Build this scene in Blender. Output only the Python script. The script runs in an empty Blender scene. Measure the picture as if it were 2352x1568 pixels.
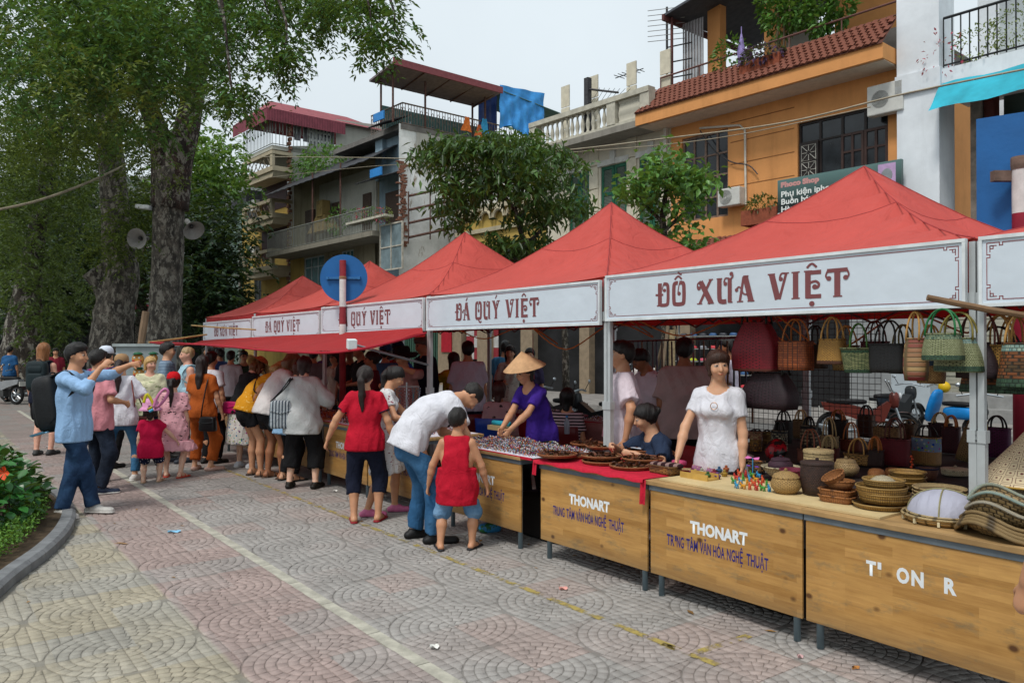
import bpy,math,random
import numpy as np
from mathutils import Vector,Matrix,noise as mnoise
random.seed(7);RNG=np.random.default_rng(11)
PI=math.pi;R=math.radians
scene=bpy.context.scene
COL=scene.collection
# ------ camera, sky, sun, exposure
cam_d=bpy.data.cameras.new('camera');cam=bpy.data.objects.new('camera',cam_d);COL.objects.link(cam)
CAMZ=1.7;PITCH=math.atan(14/1829.3)
cam.location=(0,0,CAMZ);cam.rotation_euler=(PI/2+PITCH,0,0)
cam_d.lens=28.0;cam_d.sensor_width=36.0;cam_d.clip_end=2000;cam_d.clip_start=0.05
scene.camera=cam
world=bpy.data.worlds.new('World');scene.world=world;world.use_nodes=True
wn=world.node_tree.nodes;wl=world.node_tree.links
SUN_EL,SUN_ROT=R(58),R(215)
sky=wn.new('ShaderNodeTexSky');sky.sky_type='NISHITA';sky.sun_disc=False
sky.sun_elevation=SUN_EL;sky.sun_rotation=SUN_ROT;sky.dust_density=4.0;sky.ozone_density=1.0
hs=wn.new('ShaderNodeHueSaturation');hs.inputs['Saturation'].default_value=0.22
ctc=wn.new('ShaderNodeTexCoord');cno=wn.new('ShaderNodeTexNoise');cno.inputs['Scale'].default_value=1.6;cno.inputs['Detail'].default_value=5
cmr=wn.new('ShaderNodeMapRange');cmr.inputs['From Min'].default_value=.3;cmr.inputs['From Max'].default_value=.7
cmr.inputs['To Min'].default_value=.86;cmr.inputs['To Max'].default_value=1.07
mixg=wn.new('ShaderNodeMix');mixg.data_type='RGBA';mixg.inputs[0].default_value=.78;mixg.inputs[7].default_value=(6.3,7.05,7.5,1)
mul=wn.new('ShaderNodeMix');mul.data_type='RGBA';mul.blend_type='MULTIPLY';mul.inputs[0].default_value=1
bg=wn['Background'];bg.inputs['Strength'].default_value=0.10
wl.new(sky.outputs[0],hs.inputs['Color']);wl.new(hs.outputs[0],mixg.inputs[6])
wl.new(ctc.outputs['Generated'],cno.inputs['Vector']);wl.new(cno.outputs[0],cmr.inputs[0])
wl.new(mixg.outputs[2],mul.inputs[6]);wl.new(cmr.outputs[0],mul.inputs[7]);wl.new(mul.outputs[2],bg.inputs['Color'])
sun_d=bpy.data.lights.new('sun','SUN');sun=bpy.data.objects.new('sun',sun_d);COL.objects.link(sun)
sun_d.energy=1.5;sun_d.angle=R(12);sun_d.color=(1.0,.96,.9)
sun.rotation_euler=(PI/2-SUN_EL,0,PI-SUN_ROT)
scene.view_settings.view_transform='Standard';scene.view_settings.look='None'
scene.view_settings.exposure=0.42;scene.view_settings.gamma=1.0;scene.view_settings.use_curve_mapping=False
scene.cycles.max_bounces=6;scene.cycles.diffuse_bounces=3;scene.cycles.glossy_bounces=2
scene.cycles.transmission_bounces=4;scene.cycles.transparent_max_bounces=6;scene.cycles.caustics_reflective=False;scene.cycles.caustics_refractive=False
# ------ measuring helpers (the photo was measured on a 2352 px wide copy)
FPX=1829.3
def ray(px,py):
 dx,dy=(px-1176)/FPX,(784-py)/FPX
 c,s=math.cos(PITCH),math.sin(PITCH)
 return Vector((dx,c-dy*s,s+dy*c))
def gp(px,py,z=0.0):
 r=ray(px,py);k=(z-CAMZ)/r.z
 return Vector((r.x*k,r.y*k,z))
def at(px,py,d):
 r=ray(px,py);return Vector((r.x*d/r.y,d,CAMZ+r.z*d/r.y))
class Frame:
 def __init__(s,ox,oy,ux,uy):
  l=math.hypot(ux,uy);s.o=Vector((ox,oy,0));s.u=Vector((ux/l,uy/l,0));s.v=Vector((-s.u.y,s.u.x,0))
  s.rz=math.atan2(s.u.y,s.u.x)
 def p(s,x,y,z=0.0):return s.o+s.u*x+s.v*y+Vector((0,0,z))
 def inv(s,w):d=w-s.o;return(d.dot(s.u),d.dot(s.v),w.z)
 def pix(s,px,py,y=0.0):
  r=ray(px,py);o=Vector((0,0,CAMZ))-s.o
  k=(y-o.dot(s.v))/r.dot(s.v);w=Vector((0,0,CAMZ))+r*k
  return(w-s.o).dot(s.u),w.z
 def pixx(s,px,py,x):
  r=ray(px,py);o=Vector((0,0,CAMZ))-s.o
  k=(x-o.dot(s.u))/r.dot(s.u);w=Vector((0,0,CAMZ))+r*k
  return(w-s.o).dot(s.v),w.z
ST=Frame(1.68,4.56,.598,-.8015)
BT=Frame(9.95,21.5,.647,-.762)
# ------ materials
MATS={}
def lin(c):
 return tuple((x/12.92 if x<=.04045 else((x+.055)/1.055)**2.4) for x in c)
def H(s):
 s=s.lstrip('#');return lin(tuple(int(s[i:i+2],16)/255 for i in(0,2,4)))
def newmat(name):
 m=bpy.data.materials.new(name);m.use_nodes=True;MATS[name]=m
 nt=m.node_tree;return m,nt,nt.nodes['Principled BSDF']
def nd(nt,typ,**kw):
 n=nt.nodes.new(typ)
 for k,v in kw.items():
  if k.startswith('i_'):
   key=k[2:];key=int(key) if key.isdigit() else key.replace('_',' ')
   if isinstance(v,bpy.types.NodeSocket):nt.links.new(v,n.inputs[key])
   else:n.inputs[key].default_value=v
  else:setattr(n,k,v)
 return n
def c4(c):return(c[0],c[1],c[2],1)
def mixc(nt,f,a,b,blend='MIX'):
 n=nt.nodes.new('ShaderNodeMix');n.data_type='RGBA';n.blend_type=blend
 for s,v in((n.inputs[0],f),(n.inputs[6],a),(n.inputs[7],b)):
  if isinstance(v,bpy.types.NodeSocket):nt.links.new(v,s)
  else:s.default_value=v if not isinstance(v,tuple) else(c4(v) if len(v)==3 else v)
 return n.outputs[2]
def ramp(nt,f,a,b,lo=0.0,hi=1.0):
 n=nt.nodes.new('ShaderNodeMapRange');nt.links.new(f,n.inputs[0])
 n.inputs[1].default_value=a;n.inputs[2].default_value=b;n.inputs[3].default_value=lo;n.inputs[4].default_value=hi
 n.clamp=True
 return n.outputs[0]
def coords(nt,kind='Object',scale=(1,1,1),rot=(0,0,0)):
 t=nt.nodes.new('ShaderNodeTexCoord');mp=nt.nodes.new('ShaderNodeMapping')
 mp.inputs['Scale'].default_value=scale;mp.inputs['Rotation'].default_value=rot
 nt.links.new(t.outputs[kind],mp.inputs['Vector']);return mp.outputs[0]
def noise(nt,vec,scale,detail=3,rough=.5,out=0):
 n=nt.nodes.new('ShaderNodeTexNoise');nt.links.new(vec,n.inputs['Vector'])
 n.inputs['Scale'].default_value=scale;n.inputs['Detail'].default_value=detail;n.inputs['Roughness'].default_value=rough
 return n.outputs[out]
def bumpn(nt,b,h,strength=.3,dist=.01):
 n=nt.nodes.new('ShaderNodeBump');nt.links.new(h,n.inputs['Height']);n.inputs['Strength'].default_value=strength;n.inputs['Distance'].default_value=dist
 nt.links.new(n.outputs[0],b.inputs['Normal']);return n
def M(name,col=None,rough=.7,var=.14,scale=5,bump=.0,bscale=30,bdist=.01,metal=0,spec=.3,coord='Object',stretch=(1,1,1),col2=None,lo=.35,hi=.65,sheen=0,alpha=None):
 if name in MATS:return MATS[name]
 if isinstance(col,str):col=H(col)
 if isinstance(col2,str):col2=H(col2)
 m,nt,b=newmat(name)
 vec=coords(nt,coord,stretch)
 f=ramp(nt,noise(nt,vec,scale,4,.6),lo,hi)
 a=tuple(min(1,x*(1-var)) for x in col) if col2 is None else col
 d=tuple(min(1,x*(1+var)) for x in col) if col2 is None else col2
 nt.links.new(mixc(nt,f,a,d),b.inputs['Base Color'])
 b.inputs['Roughness'].default_value=rough;b.inputs['Metallic'].default_value=metal
 b.inputs['Specular IOR Level'].default_value=spec
 if sheen:b.inputs['Sheen Weight'].default_value=sheen
 if alpha:b.inputs['Alpha'].default_value=alpha
 if bump:bumpn(nt,b,noise(nt,vec,bscale,3),bump,bdist)
 return m
 # ------ mesh helpers
class MB:
 """collects simple shapes and links them as ONE mesh object"""
 def __init__(s):s.v=[];s.f=[];s.m=[];s.uv=[];s.mi=0
 def face(s,idx,uv=None):s.f.append(tuple(idx));s.m.append(s.mi);s.uv.append(uv)
 def box(s,c,size,rot=None,taper=None):
  o=len(s.v);hx,hy,hz=size[0]/2,size[1]/2,size[2]/2;c=Vector(c)
  for dz in(-1,1):
   t=1 if(dz<0 or not taper) else taper
   for dx,dy in((-1,-1),(1,-1),(1,1),(-1,1)):
    p=Vector((dx*hx*t,dy*hy*t,dz*hz))
    if rot is not None:p=rot@p
    s.v.append(c+p)
  for q in((3,2,1,0),(4,5,6,7),(0,1,5,4),(1,2,6,5),(2,3,7,6),(3,0,4,7)):s.face([o+i for i in q])
  return s
 def bb(s,x0,x1,y0,y1,z0,z1):return s.box(((x0+x1)/2,(y0+y1)/2,(z0+z1)/2),(x1-x0,y1-y0,z1-z0))
 def quad(s,a,b,c,d,uv=None):
  o=len(s.v);s.v+=[Vector(a),Vector(b),Vector(c),Vector(d)];s.face((o,o+1,o+2,o+3),uv);return s
 def poly(s,pts):
  o=len(s.v);s.v+=[Vector(p) for p in pts];s.face(range(o,o+len(pts)));return s
 def prism(s,pts,d):
  """polygon pts extruded by vector d"""
  o=len(s.v);n=len(pts);d=Vector(d);s.v+=[Vector(p) for p in pts]+[Vector(p)+d for p in pts]
  s.face(range(o+n-1,o-1,-1));s.face(range(o+n,o+2*n))
  for i in range(n):j=(i+1)%n;s.face((o+i,o+j,o+n+j,o+n+i))
  return s
 def tube(s,pts,r,n=8,caps=True,closed=False,flat=1.0):
  pts=[Vector(p) for p in pts];L=len(pts);rs=r if isinstance(r,(list,tuple)) else[r]*L
  o=len(s.v);up=None;acc=0
  for i,p in enumerate(pts):
   a=pts[i-1] if(i>0 or closed) else p;b=pts[(i+1)%L] if(i<L-1 or closed) else p
   t=(b-a);t=t.normalized() if t.length>1e-9 else Vector((0,0,1))
   if up is None:up=Vector((0,0,1)) if abs(t.z)<.9 else Vector((1,0,0))
   x=t.cross(up);x=x.normalized() if x.length>1e-6 else Vector((1,0,0));y=x.cross(t).normalized();up=y
   for k in range(n):
    a_=2*PI*k/n;s.v.append(p+x*(math.cos(a_)*rs[i])+y*(math.sin(a_)*rs[i]*flat))
  m=L if closed else L-1
  for i in range(m):
   i2=(i+1)%L;u0,u1=i/m,(i+1)/m
   for k in range(n):
    k2=(k+1)%n
    s.face((o+i*n+k,o+i*n+k2,o+i2*n+k2,o+i2*n+k),[(k/n,u0),((k+1)/n,u0),((k+1)/n,u1),(k/n,u1)])
  if caps and not closed:
   s.face([o+k for k in range(n-1,-1,-1)]);s.face([o+(L-1)*n+k for k in range(n)])
  return s
 def lathe(s,prof,n=24,c=(0,0,0),sx=1,sy=1,caps=True,fn=None):
  """profile [(r, z)] turned about z; fn(angle, r, z) -> (r, z)"""
  o=len(s.v);c=Vector(c);L=len(prof)
  for r,z in prof:
   for k in range(n):
    a=2*PI*k/n;rr,zz=fn(a,r,z) if fn else(r,z)
    s.v.append(c+Vector((math.cos(a)*rr*sx,math.sin(a)*rr*sy,zz)))
  for i in range(L-1):
   for k in range(n):
    k2=(k+1)%n
    s.face((o+i*n+k,o+i*n+k2,o+(i+1)*n+k2,o+(i+1)*n+k),[(k/n,i/(L-1)),((k+1)/n,i/(L-1)),((k+1)/n,(i+1)/(L-1)),(k/n,(i+1)/(L-1))])
  if caps:
   if prof[0][0]>1e-4:s.face([o+k for k in range(n-1,-1,-1)])
   if prof[-1][0]>1e-4:s.face([o+(L-1)*n+k for k in range(n)])
  return s
 def grid(s,P,thick=None,closed=False):
  """P[i][j] points"""
  o=len(s.v);a=len(P);b=len(P[0])
  for r in P:s.v+=[Vector(p) for p in r]
  for i in range(a-1):
   for j in range(b-(0 if closed else 1)):
    j2=(j+1)%b
    s.face((o+i*b+j,o+i*b+j2,o+(i+1)*b+j2,o+(i+1)*b+j),[(j/b,i/a),((j+1)/b,i/a),((j+1)/b,(i+1)/a),(j/b,(i+1)/a)])
  return s
 def ball(s,c,r,n=10,m=6,sc=(1,1,1)):
  c=Vector(c);o=len(s.v)
  for i in range(m+1):
   t=PI*i/m
   for k in range(n):
    a=2*PI*k/n;s.v.append(c+Vector((math.sin(t)*math.cos(a)*r*sc[0],math.sin(t)*math.sin(a)*r*sc[1],-math.cos(t)*r*sc[2])))
  for i in range(m):
   for k in range(n):
    k2=(k+1)%n;s.face((o+i*n+k,o+i*n+k2,o+(i+1)*n+k2,o+(i+1)*n+k),[(k/n,i/m),((k+1)/n,i/m),((k+1)/n,(i+1)/m),(k/n,(i+1)/m)])
  return s
 def xf(s,fn):
  s.v=[fn(p) for p in s.v];return s
 def mesh(s,name,mats,smooth=False):
  me=bpy.data.meshes.new(name);me.from_pydata([tuple(p) for p in s.v],[],s.f)
  mats=mats if isinstance(mats,(list,tuple)) else[mats]
  for m in mats:me.materials.append(m)
  me.polygons.foreach_set('material_index',s.m)
  if any(u is not None for u in s.uv):
   lay=me.uv_layers.new(name='UVMap');buf=[]
   for f,u in zip(s.f,s.uv):buf+=[x for p in(u if u is not None else[(0,0)]*len(f)) for x in p]
   lay.data.foreach_set('uv',buf)
  if smooth:
   me.polygons.foreach_set('use_smooth',[True]*len(me.polygons))
  return me
 def build(s,name,mats,parent=None,smooth=False,loc=None,rz=None,auto=None):
  me=s.mesh(name,mats,smooth or bool(auto))
  if auto:me.set_sharp_from_angle(angle=R(auto))
  return link(name,me,parent,loc,rz)
def link(name,me,parent=None,loc=None,rz=None):
 o=bpy.data.objects.new(name,me);COL.objects.link(o)
 if parent is not None:o.parent=parent
 if loc is not None:o.location=loc
 if rz is not None:o.rotation_euler=(0,0,rz) if not isinstance(rz,tuple) else rz
 return o
def bevel(o,w=.01,seg=2):
 b=o.modifiers.new('bevel','BEVEL');b.width=w;b.segments=seg;b.limit_method='ANGLE';b.angle_limit=R(40);return o
def tag(o,label,cat,group=None,kind=None):
 o['label']=label;o['category']=cat
 if group:o['group']=group
 if kind:o['kind']=kind
 return o
def thing(name,label,cat,loc=(0,0,0),rz=0,group=None):
 o=bpy.data.objects.new(name,None);COL.objects.link(o);o.location=loc;o.rotation_euler=(0,0,rz);o.empty_display_size=.2
 return tag(o,label,cat,group)
def struct(o):o['kind']='structure';return o
def stuff(o):o['kind']='stuff';return o
def rawmesh(name,V,F,mats,smooth=False,mi=None):
 """numpy vertices (n,3) and faces (m,k)"""
 me=bpy.data.meshes.new(name);V=np.asarray(V,np.float32);F=np.asarray(F,np.int32);k=F.shape[1]
 me.vertices.add(len(V));me.vertices.foreach_set('co',V.ravel())
 me.loops.add(F.size);me.loops.foreach_set('vertex_index',F.ravel())
 me.polygons.add(len(F));me.polygons.foreach_set('loop_start',np.arange(len(F),dtype=np.int32)*k)
 if mi is not None:me.polygons.foreach_set('material_index',np.asarray(mi,np.int32))
 for m in(mats if isinstance(mats,(list,tuple)) else[mats]):me.materials.append(m)
 if smooth:me.polygons.foreach_set('use_smooth',np.ones(len(F),bool))
 me.update(calc_edges=True);me.validate();return me
def setcol(me,name,C):
 a=me.attributes.new(name,'FLOAT_COLOR','POINT');C=np.asarray(C,np.float32)
 if C.shape[1]==3:C=np.concatenate([C,np.ones((len(C),1),np.float32)],1)
 a.data.foreach_set('color',C.ravel())
def text_mesh(body,size=1.0,bold=0.0,sx=1.0,align='CENTER',extrude=0.0,spacing=1.0):
 cu=bpy.data.curves.new('lettering','FONT');cu.body=body;cu.size=size;cu.offset=bold;cu.align_x=align;cu.extrude=extrude
 cu.resolution_u=3;cu.space_character=spacing
 o=bpy.data.objects.new('lettering',cu);COL.objects.link(o)
 dg=bpy.context.evaluated_depsgraph_get();me=bpy.data.meshes.new_from_object(o.evaluated_get(dg))
 bpy.data.objects.remove(o);bpy.data.curves.remove(cu)
 me.transform(Matrix.Scale(sx,4,(1,0,0)));return me
def smooth_path(pts,n=6):
 pts=[Vector(p) for p in pts];out=[]
 for i in range(len(pts)-1):
  p0=pts[max(i-1,0)];p1=pts[i];p2=pts[i+1];p3=pts[min(i+2,len(pts)-1)]
  for k in range(n):
   t=k/n
   out.append(.5*((2*p1)+(p2-p0)*t+(2*p0-5*p1+4*p2-p3)*t*t+(3*p1-p0-3*p2+p3)*t**3))
 out.append(pts[-1]);return out
 # ------ ground
def stvec(nt):
 g=nt.nodes.new('ShaderNodeNewGeometry');mp=nt.nodes.new('ShaderNodeMapping')
 mp.inputs['Rotation'].default_value=(0,0,-ST.rz)
 c,s=math.cos(-ST.rz),math.sin(-ST.rz);o=ST.o
 mp.inputs['Location'].default_value=(-(c*o.x-s*o.y),-(s*o.x+c*o.y),0)
 nt.links.new(g.outputs['Position'],mp.inputs['Vector']);return mp.outputs[0]
def pavement_mat(name,joint):
 m,nt,b=newmat(name);v=stvec(nt)
 sep=nd(nt,'ShaderNodeSeparateXYZ',i_0=v)
 def mth(op,a,bb=None):
  n=nt.nodes.new('ShaderNodeMath');n.operation=op
  for i,q in enumerate((a,bb)):
   if q is None:continue
   if isinstance(q,bpy.types.NodeSocket):nt.links.new(q,n.inputs[i])
   else:n.inputs[i].default_value=q
  return n.outputs[0]
 tx=mth('FLOOR',mth('DIVIDE',mth('ADD',sep.outputs[0],1.48),.405));ty=mth('FLOOR',mth('DIVIDE',mth('ADD',sep.outputs[1],1.44),.405))
 cb=nd(nt,'ShaderNodeCombineXYZ',i_0=tx,i_1=ty);wn_=nd(nt,'ShaderNodeTexWhiteNoise',noise_dimensions='2D',i_0=cb.outputs[0])
 big=noise(nt,v,.55,3);fine=noise(nt,v,260,2);mid=noise(nt,v,14,3)
 zy=ramp(nt,sep.outputs[1],-2.72,-2.69);zw=ramp(nt,sep.outputs[1],-1.93,-1.88)
 tv=mth('ADD',mth('MULTIPLY',wn_.outputs[0],.6),mth('MULTIPLY',big,.8))
 pk_r=ramp(nt,tv,.72,.95);pk_l=ramp(nt,tv,.35,.7);ye=ramp(nt,tv,.55,.85)
 grey=H('#a8a4a0');pink=H('#ae9f99');yel=H('#b1a894');gy=H('#a9a59b')
 pr=mixc(nt,pk_r,grey,pink);pl=mixc(nt,pk_l,grey,H('#ad9a94'));py=mixc(nt,ye,gy,yel)
 c=mixc(nt,zw,mixc(nt,zy,py,pl),pr)
 c=mixc(nt,.75,c,mixc(nt,ramp(nt,mid,.25,.75),(.62,.62,.62),(1.1,1.1,1.1)),'MULTIPLY')
 c=mixc(nt,.8,c,mixc(nt,ramp(nt,fine,.2,.8),(.55,.55,.56),(1.35,1.35,1.33)),'MULTIPLY')
 dirt=ramp(nt,noise(nt,v,1.7,6,.7),.35,.75,.78,1.12)
 c=mixc(nt,1.0,c,dirt,'MULTIPLY')
 if joint:c=mixc(nt,.45,c,H('#5d5a55'))
 nt.links.new(c,b.inputs['Base Color']);b.inputs['Roughness'].default_value=.82;b.inputs['Specular IOR Level'].default_value=.25
 bumpn(nt,b,fine,.25,.003);return m
pavm=pavement_mat('paver_stone',False);jointm=pavement_mat('paver_joint',True)
asph=M('asphalt',(.115,.113,.11),.9,.3,.6,.4,200,.004)
gr=MB().quad((-600,-300,-.16),(600,-300,-.16),(600,900,-.16),(-600,900,-.16)).build('ground',asph);struct(gr)
def stq(x0,x1,y0,y1,z):return[ST.p(x0,y0,z),ST.p(x1,y0,z),ST.p(x1,y1,z),ST.p(x0,y1,z)]
pm=MB();pm.prism(stq(-75,14,-40,4.6,-.15),(0,0,.1455));pav=struct(pm.build('pavement',jointm))
kb=MB()
for i in range(-70,14):kb.prism(stq(i+.006,i+.994,4.6,4.82,-.15),(0,0,.155))
kerb=struct(kb.build('kerb',M('kerb_stone','#7d7b78',.85,.2,6,.3)))
road=MB();road.prism(stq(-75,14,4.82,13.5,-.155),(0,0,.045));struct(road.build('road',asph))
fp=MB();fp.prism([BT.p(-70,-4.5,-.15),BT.p(16,-4.5,-.15),BT.p(16,1,-.15),BT.p(-70,1,-.15)],(0,0,.16))
struct(fp.build('far_pavement',M('far_paving','#8a8682',.85,.2,3)))
RB=[.036,.094,.152,.21,.268,.326,.386];PIT=.81
def brick_mesh(poly,name='brick'):
 """poly: 4 corner points (x, y) -> bevelled paver, top at z 0"""
 P=np.array(poly);c=P.mean(0);n=len(P)
 top=c+(P-c)*.93
 V=[(p[0],p[1],-.0085) for p in P]+[(p[0],p[1],-.002) for p in P]+[(p[0],p[1],0) for p in top]
 F=[(2*n+0,2*n+1,2*n+2,2*n+3)]
 for i in range(n):
  j=(i+1)%n;F+=[(i,j,n+j,n+i),(n+i,n+j,2*n+j,2*n+i)]
 return V,F
def cell_polys():
 out=[];g=.0028
 for q in range(4):
  a0,a1=q*PI/2,(q+1)*PI/2
  for i in range(len(RB)):
   ri=(RB[i-1] if i else .004)+g;ro=RB[i]-g;n=max(1,round(2*PI*(ri+ro)/2/.066/4)) if i else 1
   for k in range(n):
    ga=(g+(.002 if k==0 else 0))/max(ri,.02);b0=a0+(a1-a0)*k/n;b1=a0+(a1-a0)*(k+1)/n
    gi,go=g/max(ri,.012),g/ro
    out.append([(ri*math.cos(b0+gi),ri*math.sin(b0+gi)),(ro*math.cos(b0+go),ro*math.sin(b0+go)),(ro*math.cos(b1-go),ro*math.sin(b1-go)),(ri*math.cos(b1-gi),ri*math.sin(b1-gi))])
  sx,sy=(1,1) if q==0 else(-1,1) if q==1 else(-1,-1) if q==2 else(1,-1)
  st=.0675
  for i in range(6):
   for k in range(6):
    sq=[(i*st+g,k*st+g),((i+1)*st-g,k*st+g),((i+1)*st-g,(k+1)*st-g),(i*st+g,(k+1)*st-g)]
    if math.hypot((i+.72)*st,(k+.72)*st)<.395:continue
    pts=[]
    for x,y in sq:
     r=math.hypot(x,y)
     if r<.392:x,y=x*.392/r,y*.392/r
     pts.append((x*sx,y*sy))
    if sx*sy<0:pts=pts[::-1]
    out.append(pts)
 return out
CELL=cell_polys()
BED=smooth_path([(-3.15,4.0,0),(-3.45,5.0,0),(-3.68,5.75,0),(-3.86,6.5,0),(-4.12,7.25,0),(-4.52,8.05,0),(-5.15,8.95,0),(-6.0,9.8,0),(-7.2,10.5,0),(-9.0,11,0)],5)
def in_bed(x,y):
 for a,b in zip(BED[:-1],BED[1:]):
  if min(a.y,b.y)<=y<=max(a.y,b.y)+1e-6:
   t=(y-a.y)/max(b.y-a.y,1e-6);return x<a.x+(b.x-a.x)*t+.12
 return y<BED[0].y and x<BED[0].x
rows=[-1.44+PIT*i for i in range(0,4)]+[-2.325-PIT*i for i in range(0,6)]
cands=[]
for ry in rows:
 for n_ in range(-3,20):
  rx=-(1.48+PIT*n_);w=ST.p(rx,ry)
  if w.y<2.2 or w.y>15 or abs(w.x)>.72*w.y+.8:continue
  for ci,poly in enumerate(CELL):
   cx=sum(p[0] for p in poly)/4;cy=sum(p[1] for p in poly)/4
   q=ST.p(rx+cx,ry+cy)
   if in_bed(q.x,q.y):continue
   cands.append((q.length,rx,ry,ci,q))
cands.sort(key=lambda c:c[0])
def inview(q):
 px=1176+q.x/q.y*FPX;py=798+1.7/q.y*FPX
 return 5<px<2345 and py<1562
tmpl={};nobj=0;V=[];F=[];nv=0
rng=np.random.default_rng(3)
for dist,rx,ry,ci,q in cands:
 poly=CELL[ci]
 if nobj<300 and inview(q):
  if ci not in tmpl:
   c=np.array(poly).mean(0);bv,bf=brick_mesh([tuple(np.array(p)-c) for p in poly]);tmpl[ci]=(rawmesh('brick',bv,bf,pavm),c)
  me,c=tmpl[ci];w=ST.p(rx+c[0],ry+c[1],float(rng.normal(0,.0007)))
  o=link('brick',me,pav,w,(float(rng.normal(0,.006)),float(rng.normal(0,.006)),ST.rz));nobj+=1
  continue
 z=float(rng.normal(0,.0007))
 if dist<9.5:bv,bf=brick_mesh(poly)
 else:bv=[(p[0],p[1],0) for p in poly];bf=[(0,1,2,3)]
 for p in bv:
  w=ST.p(rx+p[0],ry+p[1],p[2]+z);V.append((w.x,w.y,w.z))
 F+=[tuple(i+nv for i in f) for f in bf];nv+=len(bv)
stuff(link('brick_field',rawmesh('brick_field',V,F,pavm),pav))
sm_=M('pale_stone_strip','#a9a699',.85,.22,9,.3,60)
x=2.6;i=0
while x>-22:
 L=.58+.1*(i%3==1);b_=MB().box((0,0,-.004),(L-.008,.082,.01));o=b_.build('strip_stone',sm_,pav,loc=ST.p(x-L/2,-1.885,0),rz=ST.rz);x-=L;i+=1
yp,nt,b=newmat('worn_yellow_paint');v=stvec(nt)
wear=ramp(nt,noise(nt,v,9,6,.7),.42,.56);tr=nd(nt,'ShaderNodeBsdfTransparent');mx=nd(nt,'ShaderNodeMixShader')
b.inputs['Base Color'].default_value=c4(H('#a3914f'));b.inputs['Roughness'].default_value=.8
nt.links.new(wear,mx.inputs[0]);nt.links.new(b.outputs[0],mx.inputs[1]);nt.links.new(tr.outputs[0],mx.inputs[2])
nt.links.new(mx.outputs[0],nt.nodes['Material Output'].inputs['Surface'])
lm=MB();x=-.12
for L,gap in[(.5,.03),(.32,.05),(.85,.03),(.6,.05),(.72,.03),(.9,.04),(1.1,.03),(1.3,.03),(2.2,.02)]:
 lm.quad(*stq(x-L,x,-.655,-.6,.0022));x-=L+gap
a,b2=gp(1520,1478,.0022),gp(1590,1500,.0022);c,d=gp(1600,1497,.0022),gp(1720,1458,.0022)
for p,q in((a,b2),(c,d)):
 n=Vector((-(q-p).y,(q-p).x,0)).normalized()*.028;lm.quad(p-n,q-n,q+n,p+n)
struct(lm.build('painted_line',yp,pav))
def litter(name,label,px,py,col,size,cat='litter',rz=0.3,bend=.01):
 p=gp(px,py,.004);m_=MB();n=4
 m_.grid([[Vector(((i/n-.5)*size[0],(j/n-.5)*size[1],bend*math.sin(i*1.7+j*2.1)+bend)) for j in range(n+1)] for i in range(n+1)])
 o=m_.build(name,M('litter_'+col[1:],col,.6,.2,40),None,loc=p,rz=rz,auto=60);tag(o,label,cat);return o
litter('paper_scrap','light blue scrap of wrapper lying left of the pale strip',400,1222,'#7fb6d6',(.11,.04))
litter('paper_scrap','white paper scrap lying right of the pale strip near the bottom',998,1487,'#d8d8d2',(.05,.035))
litter('paper_scrap','pink paper scrap on the grey pavers before the counters',1294,1353,'#d89a90',(.06,.03))
litter('paper_scrap','red and white scrap below the lettered counter',1838,1432+78,'#c9a3a3',(.03,.02))
litter('paper_scrap','tiny white scrap beside the feet of the woman in culottes',770,1128,'#d0d0ca',(.05,.04))
litter('cigarette_end','orange cigarette end lying below the rightmost counter',1966,1536,'#c98a4a',(.045,.008),'cigarette end')
litter('paper_scrap','white scrap far left on the pavement by the bed',112,1137-110,'#d8d8d6',(.1,.05))
dl=MB()
for k in range(90):
 t=rng.random();y_=5+9*t;x_=-4.2+rng.normal(0,1.2)-.35*(y_-6)
 if k%4==0:w=ST.p(rng.uniform(-7,1),rng.uniform(-.6,.6));x_,y_=w.x,w.y
 if in_bed(x_-.2,y_):continue
 a=rng.uniform(0,6.28);s_=rng.uniform(.012,.035);c_,d_=math.cos(a),math.sin(a)
 pts=[Vector((x_+(c_*u-d_*v2)*s_,y_+(d_*u+c_*v2)*s_,.005+.006*abs(v2))) for u,v2 in((-1.4,0),(0,-.5),(1.4,0),(0,.5))]
 dl.poly(pts)
stuff(tag(dl.build('dry_leaves',M('dry_leaf','#8d6a3c',.8,.3,3)),'small dry leaves and crumbs scattered over the paving','leaves'))
# ------ house fronts across the street
def plaster(name,col='#999999',stain=.5,scol='#3b382f',streak=True,rough=.9):
 if name in MATS:return MATS[name]
 m,nt,b=newmat(name);v=coords(nt,'Object');vs=coords(nt,'Object',(1.2,1.2,.12))
 c=H(col);base=mixc(nt,ramp(nt,noise(nt,v,.8,5,.65),.3,.7),tuple(x*.86 for x in c),tuple(min(1,x*1.08) for x in c))
 f=ramp(nt,noise(nt,vs if streak else v,2.2,6,.7),.5,.78,0,stain)
 col_=mixc(nt,f,base,H(scol));nt.links.new(col_,b.inputs['Base Color']);b.inputs['Roughness'].default_value=rough;b.inputs['Specular IOR Level'].default_value=.2
 bumpn(nt,b,noise(nt,v,9,4),.15,.02);return m
glass_dark=M('dark_glass',(.02,.024,.028),.12,.4,2,spec=.5)
dark_in=M('dark_interior',(.012,.012,.013),.8,.5,1.5)
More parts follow.
